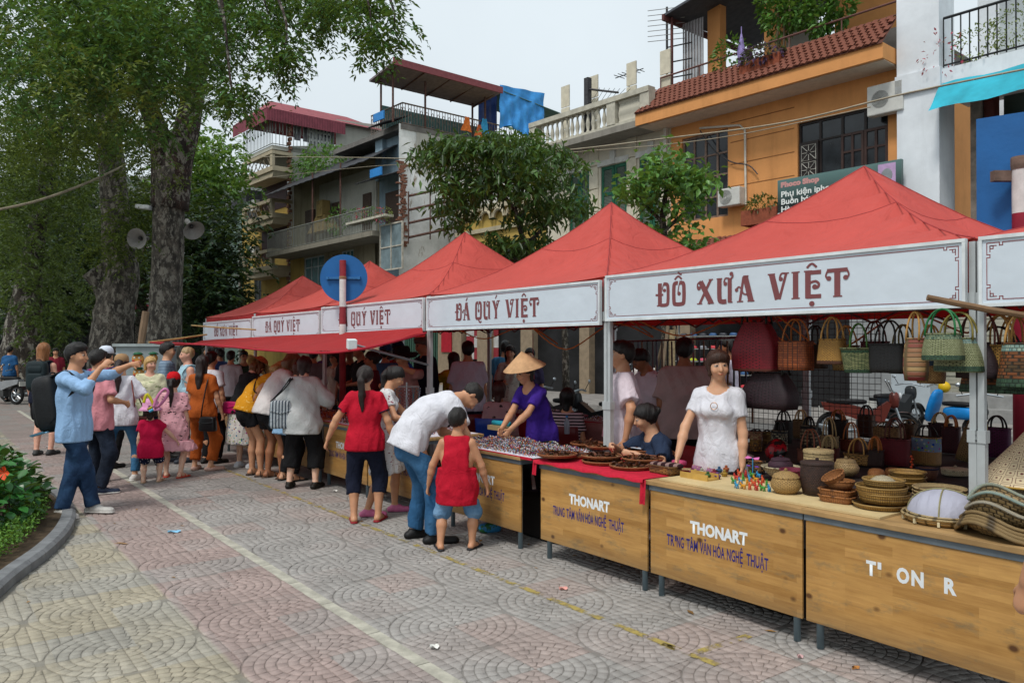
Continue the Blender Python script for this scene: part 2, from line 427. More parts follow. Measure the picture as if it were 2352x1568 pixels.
def wall_holes(mb,x0,x1,z0,z1,holes,y=0.0,depth=.18,back=None):
 """front wall in the plane y with real openings; reveals go back by depth"""
 xs=sorted({x0,x1,*[h[0] for h in holes],*[h[1] for h in holes]});zs=sorted({z0,z1,*[h[2] for h in holes],*[h[3] for h in holes]})
 xs=[q for q in xs if x0<=q<=x1];zs=[q for q in zs if z0<=q<=z1]
 for i in range(len(xs)-1):
  for k in range(len(zs)-1):
   cx,cz=(xs[i]+xs[i+1])/2,(zs[k]+zs[k+1])/2
   if any(h[0]<cx<h[1] and h[2]<cz<h[3] for h in holes):continue
   mb.quad((xs[i],y,zs[k]),(xs[i+1],y,zs[k]),(xs[i+1],y,zs[k+1]),(xs[i],y,zs[k+1]))
 for a,b,c,d in holes:
  mb.quad((a,y,c),(a,y,d),(a,y+depth,d),(a,y+depth,c));mb.quad((b,y,d),(b,y,c),(b,y+depth,c),(b,y+depth,d))
  mb.quad((a,y,d),(b,y,d),(b,y+depth,d),(a,y+depth,d));mb.quad((b,y,c),(a,y,c),(a,y+depth,c),(b,y+depth,c))
def railing(root,name,pts,z0,h,mat,gap=.13,r=.012,rail=.022,curls=False):
 mb=MB()
 for a,b in zip(pts[:-1],pts[1:]):
  a,b=Vector(a),Vector(b);L=(b-a).length;n=max(1,int(L/gap))
  mb.tube([a+Vector((0,0,z0+h)),b+Vector((0,0,z0+h))],rail,6);mb.tube([a+Vector((0,0,z0+.06)),b+Vector((0,0,z0+.06))],rail*.7,6)
  for i in range(n+1):
   p=a.lerp(b,i/n);mb.tube([p+Vector((0,0,z0)),p+Vector((0,0,z0+h))],r,4)
   if curls and i<n and i%2==0:
    q=a.lerp(b,(i+.5)/n)+Vector((0,0,z0+h*.62));d=(b-a).normalized()
    mb.tube([q+d*(math.cos(k*PI/4)*gap*.42)+Vector((0,0,math.sin(k*PI/4)*h*.2)) for k in range(8)],r*.8,4,closed=True)
 return mb.build(name,mat,root)
def casement(root,x0,x1,z0,z1,y,frame,cols=2,rows=2,name='window',fw=.07,pane=None,transom=None):
 f=MB();f.bb(x0,x1,y-.03,y+.05,z1-fw,z1);f.bb(x0,x1,y-.03,y+.05,z0,z0+fw)
 f.bb(x0,x0+fw,y-.028,y+.048,z0+fw,z1-fw);f.bb(x1-fw,x1,y-.028,y+.048,z0+fw,z1-fw)
 zs=[z0+(z1-z0)*i/rows for i in range(1,rows)]
 if transom:zs=[transom]+[z0+(transom-z0)*i/rows for i in range(1,rows)]
 for i in range(1,cols):xx=x0+(x1-x0)*i/cols;f.bb(xx-fw*.5,xx+fw*.5,y-.024,y+.044,z0+fw,z1-fw)
 for zz in zs:f.bb(x0+fw,x1-fw,y-.02,y+.04,zz-fw*.4,zz+fw*.4)
 o=f.build(name,frame,root)
 MB().bb(x0+.02,x1-.02,y+.012,y+.02,z0+.02,z1-.02).build('pane',pane or glass_dark,o);return o
def shutter(root,x0,x1,z0,z1,y,mat,leaves=2,slatmat=None,top=None):
 o=None
 for k in range(leaves):
  a=x0+(x1-x0)*k/leaves+.015;b=x0+(x1-x0)*(k+1)/leaves-.015
  f=MB();w=.1;zt=top or z1
  for zz0,zz1 in((z0,z0+.14),(zt-.1,zt+.02),(z1-.12,z1)):f.bb(a,b,y-.03,y+.03,zz0,zz1)
  f.bb(a,a+w,y-.031,y+.031,z0,z1);f.bb(b-w,b,y-.031,y+.031,z0,z1)
  o=f.build('shutter',mat,root);s=MB();n=int((z1-z0)/.055)
  for i in range(n):
   z=z0+.14+(z1-z0-.26)*i/n;s.quad((a+w,y-.02,z),(b-w,y-.02,z),(b-w,y+.02,z+.05),(a+w,y+.02,z+.05))
  s.build('slats',slatmat or mat,o)
def aircon(root,x,y,z,mat=None,w=.8,h=.56,d=.3,name='air_conditioner'):
 m=mat or M('aircon_white','#c9c9c3',.5,.08)
 o=bevel(MB().bb(x-w/2,x+w/2,y-d,y,z,z+h).build(name,m,root),.03)
 g=MB();cx,cz=x-w*.12,z+h/2
 for k in range(7):g.tube([(cx+math.cos(a/8*PI)*(.04+.03*k),y-d-.012,cz+math.sin(a/8*PI)*(.04+.03*k)) for a in range(16)],.006,4,closed=True)
 g.build('grille',M('aircon_grille','#8a8b88',.5),o);return o
def balustrade(root,x0,x1,y,z,h,mat,n,name='baluster'):
 pr=[(.055,0),(.055,.05),(.03,.07),(.06,.2),(.065,.27),(.045,.36),(.028,.47),(.03,.52),(.055,.55),(.055,.6)]
 me=MB().lathe([(r*1.3,q*h/.6) for r,q in pr],10).mesh(name,mat,True)
 for i in range(n):link(name,me,root,(x0+(x1-x0)*(i+.5)/n,y,z))
def bt_thing(name,label,cat='building'):return thing(name,label,cat,BT.o,BT.rz)
def X(px,py=700,y=0):return BT.pix(px,py,y)[0]
def Z(px,py,y=0):return BT.pix(px,py,y)[1]
def pots(root,pts,name='potted_plant',size=.35,col='#46602c',dens=60,spread=1.0):
 for k,(x,y,z) in enumerate(pts):
  V,F=leaf_ball((x,y,z+size*.5),(size*.6*spread,size*.6,size*.7),dens,.07,31+k)
  link(name,rawmesh(name,V,F,leafm('pot_leaf'+col[1:],col)),root)
  # ---- foliage primitives
def leafm(name,col='#4f7a33',trans=.25,var=.35,col2=None,rough=.5):
 if name in MATS:return MATS[name]
 m,nt,b=newmat(name);g=nt.nodes.new('ShaderNodeNewGeometry');c=H(col) if isinstance(col,str) else col
 a=tuple(x*(1-var) for x in c);d=(H(col2) if isinstance(col2,str) else col2) if col2 else tuple(min(1,x*(1+var)) for x in c)
 base=mixc(nt,g.outputs['Random Per Island'],a,d)
 nt.links.new(base,b.inputs['Base Color']);b.inputs['Roughness'].default_value=rough;b.inputs['Specular IOR Level'].default_value=.35
 t=nd(nt,'ShaderNodeBsdfTranslucent');mx=nd(nt,'ShaderNodeMixShader');mx.inputs[0].default_value=trans
 nt.links.new(mixc(nt,.5,base,(.35,.5,.06)),t.inputs[0]);nt.links.new(b.outputs[0],mx.inputs[1]);nt.links.new(t.outputs[0],mx.inputs[2])
 nt.links.new(mx.outputs[0],nt.nodes['Material Output'].inputs['Surface']);return m
def leaves_np(C,D,Nn,L,W,fold=.25):
 """diamond leaves folded along the midrib: centres C, directions D, normals Nn, lengths L, widths W (arrays)"""
 D=D/np.linalg.norm(D,axis=1,keepdims=True);S=np.cross(D,Nn);S/=np.linalg.norm(S,axis=1,keepdims=True)+1e-9;N2=np.cross(S,D)
 L=L[:,None];W=W[:,None]
 v0=C;v2=C+D*L-N2*L*.12;mid=C+D*L*.45
 v1=mid+S*W*.5+N2*W*fold;v3=mid-S*W*.5+N2*W*fold
 V=np.stack([v0,v1,v2,v3],1).reshape(-1,3);n=len(C);F=np.arange(n*4).reshape(n,4)
 F=np.concatenate([F[:,[0,1,2]],F[:,[0,2,3]]],0);return V,F
def leaf_ball(c,r,n,size,seed,shell=.5):
 g=np.random.default_rng(seed);d=g.normal(size=(n,3));d/=np.linalg.norm(d,axis=1,keepdims=True)
 rad=shell+(1-shell)*g.random(n)**.5;C=np.array(c)+d*np.array(r)*rad[:,None]
 D=d+g.normal(0,.6,(n,3));D[:,2]-=.3;Nn=g.normal(0,.5,(n,3));Nn[:,2]+=1
 return leaves_np(C,D,Nn,size*g.uniform(.7,1.3,n),size*.5*g.uniform(.8,1.2,n))
wood_dk=M('dark_brown_joinery','#4a3a33',.6,.25,12);iron=M('dark_iron','#3b3a3c',.6,.3,8);rust=M('rusty_steel','#5a4038',.8,.35,9)
# ================= orange house with tiled eaves
b4=bt_thing('orange_house','orange two-storey house with red tiled eaves and dark casement windows')
oran=plaster('orange_plaster','#dc9b60',.3,'#8a5a34');x0,x1=X(1532,300),X(2072,300)
xw0,zw1=BT.pix(1566,320);xw1=X(1672,300);zw0=Z(1640,500)
xd0=X(1832,400);xd1=X(2040,400);zd1=Z(1900,268);zd0=Z(1900,440);zf=Z(1640,535)
w=MB();holes=[(xw0,xw1,zw0,zw1),(xd0,xd1,zd0,zd1)]
zt=Z(1532,282)-.1
wall_holes(w,x0,x1,0,zt,holes,0,.22);w.bb(x0+.002,x1-.002,.22,.26,0.002,zt);w.quad((x0,0,0),(x0,0,zt),(x0,9,zt),(x0,9,0));w.quad((x1,0,0),(x1,9,0),(x1,9,zt),(x1,0,zt))
w.build('wall',oran,b4)
bay=MB();xb0,xb1=X(1760,400),X(1835,400)
g=MB()
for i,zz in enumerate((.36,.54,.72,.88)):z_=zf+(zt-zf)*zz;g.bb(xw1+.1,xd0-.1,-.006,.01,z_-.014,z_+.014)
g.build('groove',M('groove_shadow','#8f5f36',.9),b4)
casement(b4,xw0,xw1,zw0,zw1,.1,M('weathered_wood','#7d6a5e',.8,.3,9),4,3,transom=zw0+(zw1-zw0)*.74)
casement(b4,xd0,xd1,zd0,zd1,.12,M('black_joinery','#2c2523',.5,.2),4,1,transom=zd0+(zd1-zd0)*.72)
lf=MB();ly=-.25;lx0,lx1=xd0+.05,xd0+(xd1-xd0)*.24
lf.bb(lx0,lx1,.02,.06,zd0,zd0+(zd1-zd0)*.72);lo=lf.build('window_leaf',M('black_joinery'),b4)
star=MB();wd=lx1-lx0
for k in range(3):
 zc=zd0+(zd1-zd0)*.72-wd*.55-k*wd*.86;xc=(lx0+lx1)/2;q=wd*.38
 star.tube([(xc-q,.008,zc-q),(xc+q,.008,zc-q),(xc+q,.008,zc+q),(xc-q,.008,zc+q)],.012,4,closed=True)
 for a in range(8):
  rr=q*(1.3 if a%2 else 1.0);star.tube([(xc+math.cos(a*PI/4)*q*.25,.008,zc+math.sin(a*PI/4)*q*.25),(xc+math.cos(a*PI/4)*rr,.008,zc+math.sin(a*PI/4)*rr)],.011,4)
star.build('star_grille',M('grille_white','#b8b6ad',.6),lo)
for k in(0,1):
 a=xd0+(xd1-xd0)*(.5+.25*k);casement(b4,a,a+(xd1-xd0)*.245,zd0,zd0+(zd1-zd0)*.72,.04,M('leaf_brown','#3f2d28',.5),2,3,'window_leaf')
zs_l=Z(1512,278,-1.0);ye=-1.05;zs0=zt
sl=MB();sl.bb(x0-.5,x1-.02,ye,.0,zs0-.1,zs0+.3);sl.build('eaves_slab',oran,b4)
MB().bb(x0-.45,x1-.05,ye+.12,-.002,zs0-.125,zs0-.1).build('soffit',M('soffit_white','#c9b9a6',.9,.08),b4)
tilem=M('clay_tile','#87503f',.85,.35,2.2,.2,40,col2='#55382f',lo=.3,hi=.7)
def tile_roof(root,xa,xb,ya,yb,za,zb,tw=.2,th=.2,limit=300,moss=True,name='roof_tile'):
 nx=int((xb-xa)/tw);slope=math.hypot(yb-ya,zb-za);ny=int(slope/th);ang=math.atan2(zb-za,yb-ya)
 under=MB();under.quad((xa,ya,za-.03),(xb,ya,za-.03),(xb,yb,zb-.03),(xa,yb,zb-.03));und=under.build('roof_underlay',M('tile_under','#5a362c',.9),root)
 t=MB();n=4
 prof=[(-tw*.5,0),(-tw*.25,.03),(tw*.1,.035),(tw*.42,.008)]
 up=[Vector((p[0],0,p[1]+.02)) for p in prof];dn=[Vector((p[0],th*1.2,p[1])) for p in prof]
 tip=[Vector((0,-.03,.045))]
 for i in range(3):t.quad(up[i],up[i+1],dn[i+1],dn[i])
 t.poly([up[0]-Vector((0,0,.02))]+[u for u in up]+[up[-1]-Vector((0,0,.02))])
 me=t.mesh(name,tilem);V,F,nv,cnt=[],[],0,0;g_=np.random.default_rng(5)
 order=sorted([(-(ix),ix,iy) for ix in range(nx) for iy in range(ny)])
 for _,ix,iy in order:
  p=Vector((xa+(ix+.5+.5*(iy%2))*tw,ya+(yb-ya)*iy/ny,za+(zb-za)*iy/ny+float(g_.normal(0,.006))))
  if cnt<limit:link(name,me,root,p,(ang,0,float(g_.normal(0,.03))));cnt+=1
  else:
   rt=Matrix.Rotation(ang,3,'X')
   V+=[tuple(rt@v+p) for v in t.v];F+=[tuple(i+nv for i in f) for f in t.f];nv+=len(t.v)
 if F:
  me2=bpy.data.meshes.new('roof_tile_field');me2 .from_pydata(V,[],F);me2 .materials.append(tilem);stuff(link('roof_tile_field',me2,root))
tile_roof(b4,x0-.5,x1-.02,ye-.05,-.15,zs0+.3,zs0+1.25,.2,.185)
zl=Z(1640,548,-.6)
tile_roof(b4,x0-.2,X(1800,540),-.9,-.02,zl-.35,zl+.1,.2,.19,120)
MB().bb(x0-.2,X(1900,540),-.85,-.01,zl-.75,zl-.36).build('canopy_slab',M('grey_concrete','#6d6a66',.9,.2,3,.2),b4)
MB().bb(x0,x0+.12,-.2,-.08,zl,zs0-.1).build('downpipe',M('pipe_white','#c9c5b9',.6),b4)
aircon(b4,X(1690,470),-.1,Z(1690,476));aircon(b4,X(2048,240),-.12,Z(2048,262,-.2),w=.95,h=.8)
ppts=[BT.pix(1608,295,-.06),BT.pix(1700,288,-.06),BT.pix(1712,300,-.06),BT.pix(1714,470,-.06)]
MB().tube([(a,-.08,z) for a,z in ppts],.035,6).build('refrigerant_pipe',M('pipe_white'),b4)
cb=smooth_path([(BT.pix(px,py,-.1)[0],-.1,BT.pix(px,py,-.1)[1]) for px,py in((1608,300),(1640,345),(1680,372),(1720,380),(1740,400))],4);MB().tube(cb,.02,5).build('cable',iron,b4)
zr=zs0+1.2
tr_=MB();tr_.bb(x0,x1,.5,7,zr-.9,zr);tr_.build('terrace_floor',M('grey_concrete'),b4)
tw_=MB();xa,xb=X(1625,100,1.0),X(1640,100,1.0)
tw_.bb(xa,xa+.5,1.0,1.35,zr,zr+2.9);tw_.bb(X(1755,60,1.0),X(1790,60,1.0),1.0,1.4,zr,zr+3.6);tw_.bb(X(1860,40,1.0),x1,2.5,2.8,zr,zr+3.6);tw_.build('terrace_pier',oran,b4)
MB().bb(xa+.5,X(1755,60,1.0),4.2,4.4,zr,zr+2.9).build('terrace_wall',plaster('terrace_grey','#b9b8b0',.2),b4)
rf=MB();zc=Z(1580,30,0.2);rf.prism([(xa-.9,-.2,zc),(x1,-.2,zc+1.3),(x1,5,zc+1.5),(xa-.9,5,zc+.2)],(0,0,.08));rf.build('terrace_canopy',M('canopy_dark','#4d4f55',.7,.2),b4)
fs=MB();fs.bb(xa-.95,xa-.85,-.25,5,zc-.15,zc+.05);fs.tube([(xa-.8,.1,zr),(xa-.8,.1,zc)],.05,6);fs.build('canopy_post',M('red_brown_steel','#5d3532',.7),b4)
cs=MB()
for k in range(14):cs.bb(xa-.65+k*.06,xa-.62+k*.06,.5+.02*(k%2),.54+.02*(k%2),zr,zr+2.3)
cs.build('corrugated_sheet',M('zinc_grey','#8d8b8c',.6,.2),b4)
railing(b4,'terrace_rail',[(x0-.2,-.1,0),(x1,-.1,0)],zr+.02,.42,M('rail_redbrown','#6b4a44',.7),1.6,.02,.03)
bx=MB();pa,pb=X(1708,160,-.5),X(1800,150,-.5);zb=Z(1750,170,-.5);bx.bb(pa,pb,-.75,-.35,zb,zb+.4);bo=bx.build('planter_box',M('brick_red','#8a4a34',.85,.2,12),b4)
V,F=leaf_ball(((pa+pb)/2,-.6,zb+.5),((pb-pa)*.55,.35,.3),420,.16,41);link('foliage',rawmesh('foliage',V,F,leafm('purple_leaf','#4a2f52')),bo)
V,F=leaf_ball((X(1683,130,.2),.1,Z(1683,135,.2)),(.6,.5,.7),260,.17,42);link('potted_plant',rawmesh('potted_plant',V,F,leafm('leaf_mid','#4f7a33')),b4)
for k,(px,py,sx_) in enumerate(((1790,40,.9),(1830,25,.8),(1775,5,.8),(1880,30,.9),(1925,10,.8),(1900,60,.7))):
 c_=(X(px,py,.3),.3,Z(px,py,.3));V,F=leaf_ball(c_,(.55*sx_,.5,.75*sx_),240,.22,50+k);link('terrace_shrub',rawmesh('terrace_shrub',V,F,leafm('leaf_mid')),b4)
stm=MB()
for px in(1785,1800,1812):stm.tube([(X(px,125,.3),.3,zr),(X(px+4,30,.3),.3,zr+2.6)],.035,5)
stm.build('stem',M('bark_pale','#8a7a66',.9),b4)
um=MB();ux,uz=BT.pix(1703,128,-.1);um.lathe([(.02,0),(.11,.12),(.13,.5),(.06,.9),(.015,1.1),(.015,1.3)],8,(ux,-.1,uz-.4));um.build('folded_parasol',M('lilac_cloth','#8d7fb5',.8,.3,6),b4)
bx=MB();pa,pb=X(1708,490,-.4),X(1790,490,-.4);zb=Z(1750,515,-.4);bx.bb(pa,pb,-.55,-.1,zb,zb+.45);bo=bx.build('planter_box',M('brick_red'),b4)
V,F=leaf_ball(((pa+pb)/2,-.35,zb+.55),((pb-pa)*.5,.25,.3),200,.15,43);link('foliage',rawmesh('foliage',V,F,leafm('leaf_dry','#5d6238')),bo)
# ---- shop sign (its lettering is flat print)
sgx0,sgz1=BT.pix(1786,415,-.7);sgx1=X(2070,370,-.7);sgz0=Z(1786,505,-.7)
sg=thing('shop_sign','dark green shop sign with white Vietnamese lettering on the orange house','sign',BT.p(sgx0,-.7,sgz0),BT.rz)
sw,sh=sgx1-sgx0,sgz1-sgz0
m_,nt,b=newmat('sign_teal');gcoord=coords(nt,'Object');sz=nd(nt,'ShaderNodeSeparateXYZ',i_0=gcoord);nt.links.new(mixc(nt,ramp(nt,sz.outputs[2],sh*.35,sh),H('#16211f'),H('#5d7d7a')),b.inputs['Base Color']);b.inputs['Roughness'].default_value=.4
MB().bb(0,sw,0,.12,0,sh).build('board',m_,sg)
def sign_text(body,x,z,size,col,bold=.0,sx=1.0,root=None,y=-.004,sp=1.0):
 me=text_mesh(body,size,bold,sx,'LEFT',0,sp);me.transform(Matrix.Rotation(PI/2,4,'X'));me.materials.append(M('print_'+col[1:],col,.6,.05));return link('lettering',me,root,(x,y,z))
sign_text('Phoco Shop',sw*.03,sh*.81,sh*.17,'#c9938f',.014,1.25,sg)
for k,s_ in enumerate(('Phụ kiện iphone','Buôn bán điện thoại','Hàng xách tay')):sign_text(s_,sw*.03,sh*(.56-.19*k),sh*.2,'#e4e8e4',.006,1.15,sg)
sign_text('Đc : 41 Hàng Dầu, Hoàn Kiếm',sw*.02,sh*.04,sh*.11,'#dfe3df',.003,1.0,sg)
MB().bb(0,sw,-.003,0.002,sh*.15,sh*.165).build('rule',M('print_e4e8e4'),sg)
ph=MB();ph.bb(sw*.83,sw*.96,-.003,.002,sh*.45,sh*.95);bevel(ph.build('picture',M('sign_pink','#b79ac0',.5),sg),.001)
MB().ball((0,0,0),1,12,8,(sh*.13,.004,sh*.16)).build('picture_phone',M('sign_grey','#8a8f93',.4),sg,True,(sw*.895,-.003,sh*.68))
# ================= white house at the right edge
b5=bt_thing('white_house','white house with black balcony rail and turquoise awning at the right edge')
whi=plaster('white_plaster','#e3e9ee',.22,'#9aa2a8');xa=x1+.02;xe=xa+9
ztop=16
w=MB();pz0=Z(2080,235,-.3)
w.bb(xa,xa+1.05,-.35,.6,0,ztop);w.bb(xa-.02,xa+1.1,-.42,.6,Z(2090,215,-.4),Z(2090,170,-.4))
w.build('pillar',whi,b5)
zb0=Z(2200,205,-.3);zb1=Z(2200,150,-.3);w=MB();w.bb(xa+1.05,xe,-.3,1.5,zb0,zb1);w.build('balcony_slab',whi,b5)
w=MB();w.bb(xa+1.05,xe,2.2,2.5,0,ztop);w.build('wall',whi,b5)
MB().bb(xa+1.6,xe,2.16,2.19,zb1+.1,zb1+4).build('glazing',M('pale_glass','#aeb6b8',.15,.2,1.5),b5)
railing(b5,'balcony_rail',[(xa+1.1,-.2,0),(xe,-.2,0)],zb1+.05,1.25,M('black_iron','#26292b',.5),.2,.018,.035)
for k in range(7):
 V,F=leaf_ball((xa+1.9+k*.75,-.15,zb1+.45+.2*(k%2)),(.6,.35,.5),260,.085,60+k);link('balcony_plant',rawmesh('balcony_plant',V,F,leafm('leaf_dry2','#6f7a3d')),b5)
V,F=leaf_ball((xa+1.15,-.5,zb1+.35),(.55,.4,.6),70,.09,68);link('bougainvillea',rawmesh('bougainvillea',V,F,leafm('pink_bract','#b8345f')),b5)
aw=MB();az1,az0=Z(2125,215,-.35),Z(2125,258,-1.0);aw.grid([[(xa+1.08+(xe-xa-1.1)*i/24,-.33-.75*k/6,az1+.15+(az0-az1-.15)*k/6+.03*math.sin(i*1.3+k)) for i in range(25)] for k in range(7)])
aw.build('awning',M('turquoise_canvas','#2aa3b8',.6,.2,1.2,.2,6),b5,True)
w=MB();w.bb(xa+1.5,xa+1.75,.4,.9,0,zb0);w.build('stone_jamb',M('brown_stone','#8a7f74',.7,.3,4),b5)
w=MB();w.bb(xa+1.78,xa+2.0,.5,.9,0,zb0);w.build('door_jamb',M('redwood','#5a2a22',.6),b5)
MB().bb(xa+2.0,xe,1.2,1.25,0,zb0).build('shopfront_glass',M('green_glass','#46554f',.2,.3,1.2),b5)
w=MB();w.bb(xa+1.05,xe,.1,.5,3.2,3.9);w.build('shop_fascia',M('redwood'),b5)
# ================= pale house with balustrade and green shutters
b3=bt_thing('cream_house','cream house with baluster parapet and green louvred shutters behind the trees')
crm=plaster('cream_plaster','#cfc8b6',.35,'#6e685c');x30=X(1255,300);x31=x0-.02
zt3=Z(1530,275,-.9)
gsh=M('green_shutter','#1d5a44',.6,.12);gsl=M('louvre_grey','#6c7a70',.7)
doors=[(X(1380,450),X(1440,450)),(X(1468,450),X(1527,450)),(X(1308,450),X(1354,450))]
zd1_=Z(1410,378);zd0_=Z(1410,378)-3.6
w=MB();wall_holes(w,x30,x31,0,zt3,[(a,b,zd0_,zd1_) for a,b in doors],0,.15);w.quad((x30,0,0),(x30,0,zt3),(x30,9,zt3),(x30,9,0));w.bb(x30+.01,x31-.01,.15,.2,.01,zt3);w.build('wall',crm,b3)
for a,b in doors:
 shutter(b3,a,b,zd0_,zd1_,.06,gsh,2,gsl,top=zd0_+(zd1_-zd0_)*.73)
 hd=MB();hd.bb(a-.12,b+.12,-.06,-.002,zd1_+.02,zd1_+.22);hd.bb((a+b)/2-.12,(a+b)/2+.12,-.09,-.005,zd1_+.02,zd1_+.5);hd.build('window_head',M('stone_pale','#c3c3bd',.9),b3)
pl=MB()
for px in(1300,1365,1452,1530):
 xx=X(px,400)
 for i in range(9):MB().bb(xx-.22,xx+.22,-.05,-.002,4.2+i*.85,4.2+i*.85+.81).build('quoin',M('stone_cream','#cbc4b0',.9,.1),b3)
MB().bb(x30-.4,x31,-1.0,.1,zt3,zt3+.22).build('cornice_slab',plaster('cornice_grey','#8f8b82',.5),b3)
wht=M('parapet_white','#b9b5a6',.85,.15,4)
MB().bb(x30,x31,-.9,-.6,zt3+.22,zt3+.34).build('parapet_base',wht,b3)
MB().bb(x30,x31,-.95,-.6,zt3+1.12,zt3+1.3).build('parapet_rail',wht,b3)
xm=X(1410,260,-.75)
for xx in(x30+.2,xm,x31-.2):MB().bb(xx-.2,xx+.2,-.92,-.6,zt3+.34,zt3+1.12).build('parapet_pier',wht,b3)
balustrade(b3,x30+.5,xm-.3,-.77,zt3+.34,.78,wht,13);balustrade(b3,xm+.3,x31-.5,-.77,zt3+.34,.78,wht,14)
MB().bb(x30,x31,-.55,6,zt3+.01,zt3+.2).build('roof_deck',M('grey_concrete'),b3)
an=MB();ax,az=BT.pix(1445,175,1.5);an.tube([(ax,1.5,zt3),(ax,1.5,az+.3)],.03,5)
for k in range(6):an.tube([(ax-.5+k*.2,1.2,az+.1),(ax-.5+k*.2,1.8,az+.1)],.015,4)
an.tube([(ax-.7,1.5,az+.1),(ax+.7,1.5,az+.1)],.02,4);an.build('aerial',iron,b3)
fm=MB();fx,fz=BT.pix(1350,180,-.5);fm.bb(fx-.1,fx+.1,-.6,-.4,zt3+.2,fz);fm.tube([(fx,-.5,fz-.4),(X(1420,215,-.5),-.5,Z(1420,213,-.5))],.04,5)
for k in range(9):t=k/9;fm.tube([(fx+t*2.2,-.5,zt3+1.3),(fx+t*2.2+.6,-.5,fz-.5-t*.6)],.01,4)
fm.build('mesh_fence',iron,b3)
tan=thing('roof_aerial','tall thin television aerial on the roof between cream and orange houses','aerial',BT.p(X(1532,180,.3),.3,zt3+.2),BT.rz)
H_=Z(1532,30,.3)-zt3;an=MB();an.tube([(0,0,0),(0,0,H_)],.04,6)
for k in range(3):an.tube([(0,0,H_*(.4+.13*k)),(1.0,.1,H_*(.38+.13*k))],.025,4)
an.build('mast',iron,tan);an=MB()
for k in range(7):an.tube([(-.6,-.3,H_-1.1+k*.18),(.6,.2,H_-1.2+k*.18)],.013,4)
an.build('array',M('aerial_pale','#9fa0a0',.5,metal=.5),tan)
# ================= narrow blue-grey house with roof terrace, peeling side wall
b2=bt_thing('peeling_house','narrow weathered house with blue paint, peeling white side wall and red roof canopy')
xs2=X(932,500)
x20=X(668,560)
m_,nt,b=newmat('peeling_white');v=coords(nt,'Object');vs=coords(nt,'Object',(.6,1.5,.5))
c=mixc(nt,ramp(nt,noise(nt,v,.9,6,.7),.42,.6),H('#d5d8d5'),H('#eceeec'));c=mixc(nt,ramp(nt,noise(nt,vs,1.6,8,.75),.56,.64),c,H('#8d7d6a'));c=mixc(nt,ramp(nt,noise(nt,v,3.5,7,.8),.64,.69),c,H('#3e3833'))
nt.links.new(c,b.inputs['Base Color']);b.inputs['Roughness'].default_value=.9;bumpn(nt,b,noise(nt,v,2.5,7),.5,.05)
zp=Z(935,370);zter=BT.pixx(925,285,xs2)[1]
w=MB();w.quad((xs2,-.4,0),(xs2,12,0),(xs2,12,zter),(xs2,-.4,zter));w.build('side_wall',m_,b2)
w=MB();w.quad((xs2+.03,.6,zp-.5),(xs2+.03,9,zp+.2),(xs2+.03,9,zter),(xs2+.03,.6,zter));w.build('upper_side_wall',plaster('grey_upper','#b4b3ab',.45,'#5a564d'),b2)
rb=MB();g_=np.random.default_rng(9)
for k in range(60):zz=zp-4.2+k*.07;rb.box((xs2+.02,-.35+g_.uniform(-.05,.3),zz),(.16,g_.uniform(.15,.4),.065))
rb.build('broken_brick_edge',M('brick_raw','#7d5646',.9,.4,9),b2)
blu=plaster('blue_grey_paint','#8ba0ad',.5,'#46505a');yel_=plaster('ochre_plaster','#b59a55',.6,'#4a3f2a')
xbl=X(862,400);zroof=Z(925,275,-.2)
w=MB();wall_holes(w,xbl,xs2-.02,Z(900,405),zroof,[(X(878,350),X(915,350),Z(895,375),Z(895,305))],0,.25);w.bb(xbl,xs2-.02,.25,.3,0,zroof-.01);w.quad((xbl,0,Z(900,405)),(xbl,0,zroof),(xbl,6,zroof),(xbl,6,Z(900,405)));w.build('upper_front',blu,b2)
bs=M('bright_blue_steel','#2b7fc4',.5,.1);dks=M('dark_sheet','#35363a',.7,.25)
def sheet(nm,x0_,x1_,y0_,y1_,z0_,z1_,mat,par=None,n=30,amp=.03):
 P=[[(x0_+(x1_-x0_)*i/n,y0_+(y1_-y0_)*k,z0_+(z1_-z0_)*k+amp*(i%2)) for i in range(n+1)] for k in(0,1)]
 o=MB().grid(P).build(nm,mat,par or b2);s_=o.modifiers.new('t','SOLIDIFY');s_.thickness=.03;return o
sheet('lower_canopy',X(855,300,-1),xs2,-1.3,.3,zroof-.3,zroof+.35,dks);MB().bb(xs2-.9,xs2+.05,-1.32,-1.25,zroof-.15,zroof+.25).build('canopy_edge',bs,b2)
zc2=Z(900,395,-1);sheet('middle_canopy',X(830,395,-1),xs2,-1.4,.2,zc2-.2,zc2+.4,dks);MB().bb(xs2-1.0,xs2+.06,-1.45,-1.38,zc2-.15,zc2+.25).build('canopy_edge',bs,b2)
zc3=Z(700,425,-1.2);sheet('long_canopy',x20-.2,X(865,370,-1),-1.8,2.5,zc3-.1,zc3+2.4,dks)
w=MB();z2f=Z(800,560);zgf=Z(800,520)
wall_holes(w,x20,xbl,z2f-3.4,z2f-.2,[(X(700,620),X(745,620),z2f-2.9,z2f-.35),(X(757,620),X(780,620),z2f-2.9,z2f-.35),(X(785,620),X(812,620),z2f-2.9,z2f-.35)],0,.2);w.bb(x20,xbl,.2,.25,0,z2f+4.6);w.build('front_wall',plaster('dirty_front','#a59c84',.75,'#3c382f'),b2)
MB().bb(x20+.02,X(698,620),-.03,-.003,z2f-3.4,z2f-.3).build('ochre_pier',yel_,b2)
for pa_,pb_ in((700,718),(762,778),(832,850)):MB().bb(X(pa_,500),X(pb_,500),.02,.19,z2f+.05,z2f+2.5).build('dark_door',wood_dk,b2)
V,F=leaf_ball((X(775,490,-1.2),-1.2,z2f+1.0),(.9,.4,.8),160,.2,140);link('wall_shrub',rawmesh('wall_shrub',V,F,leafm('leaf_mid')),b2)
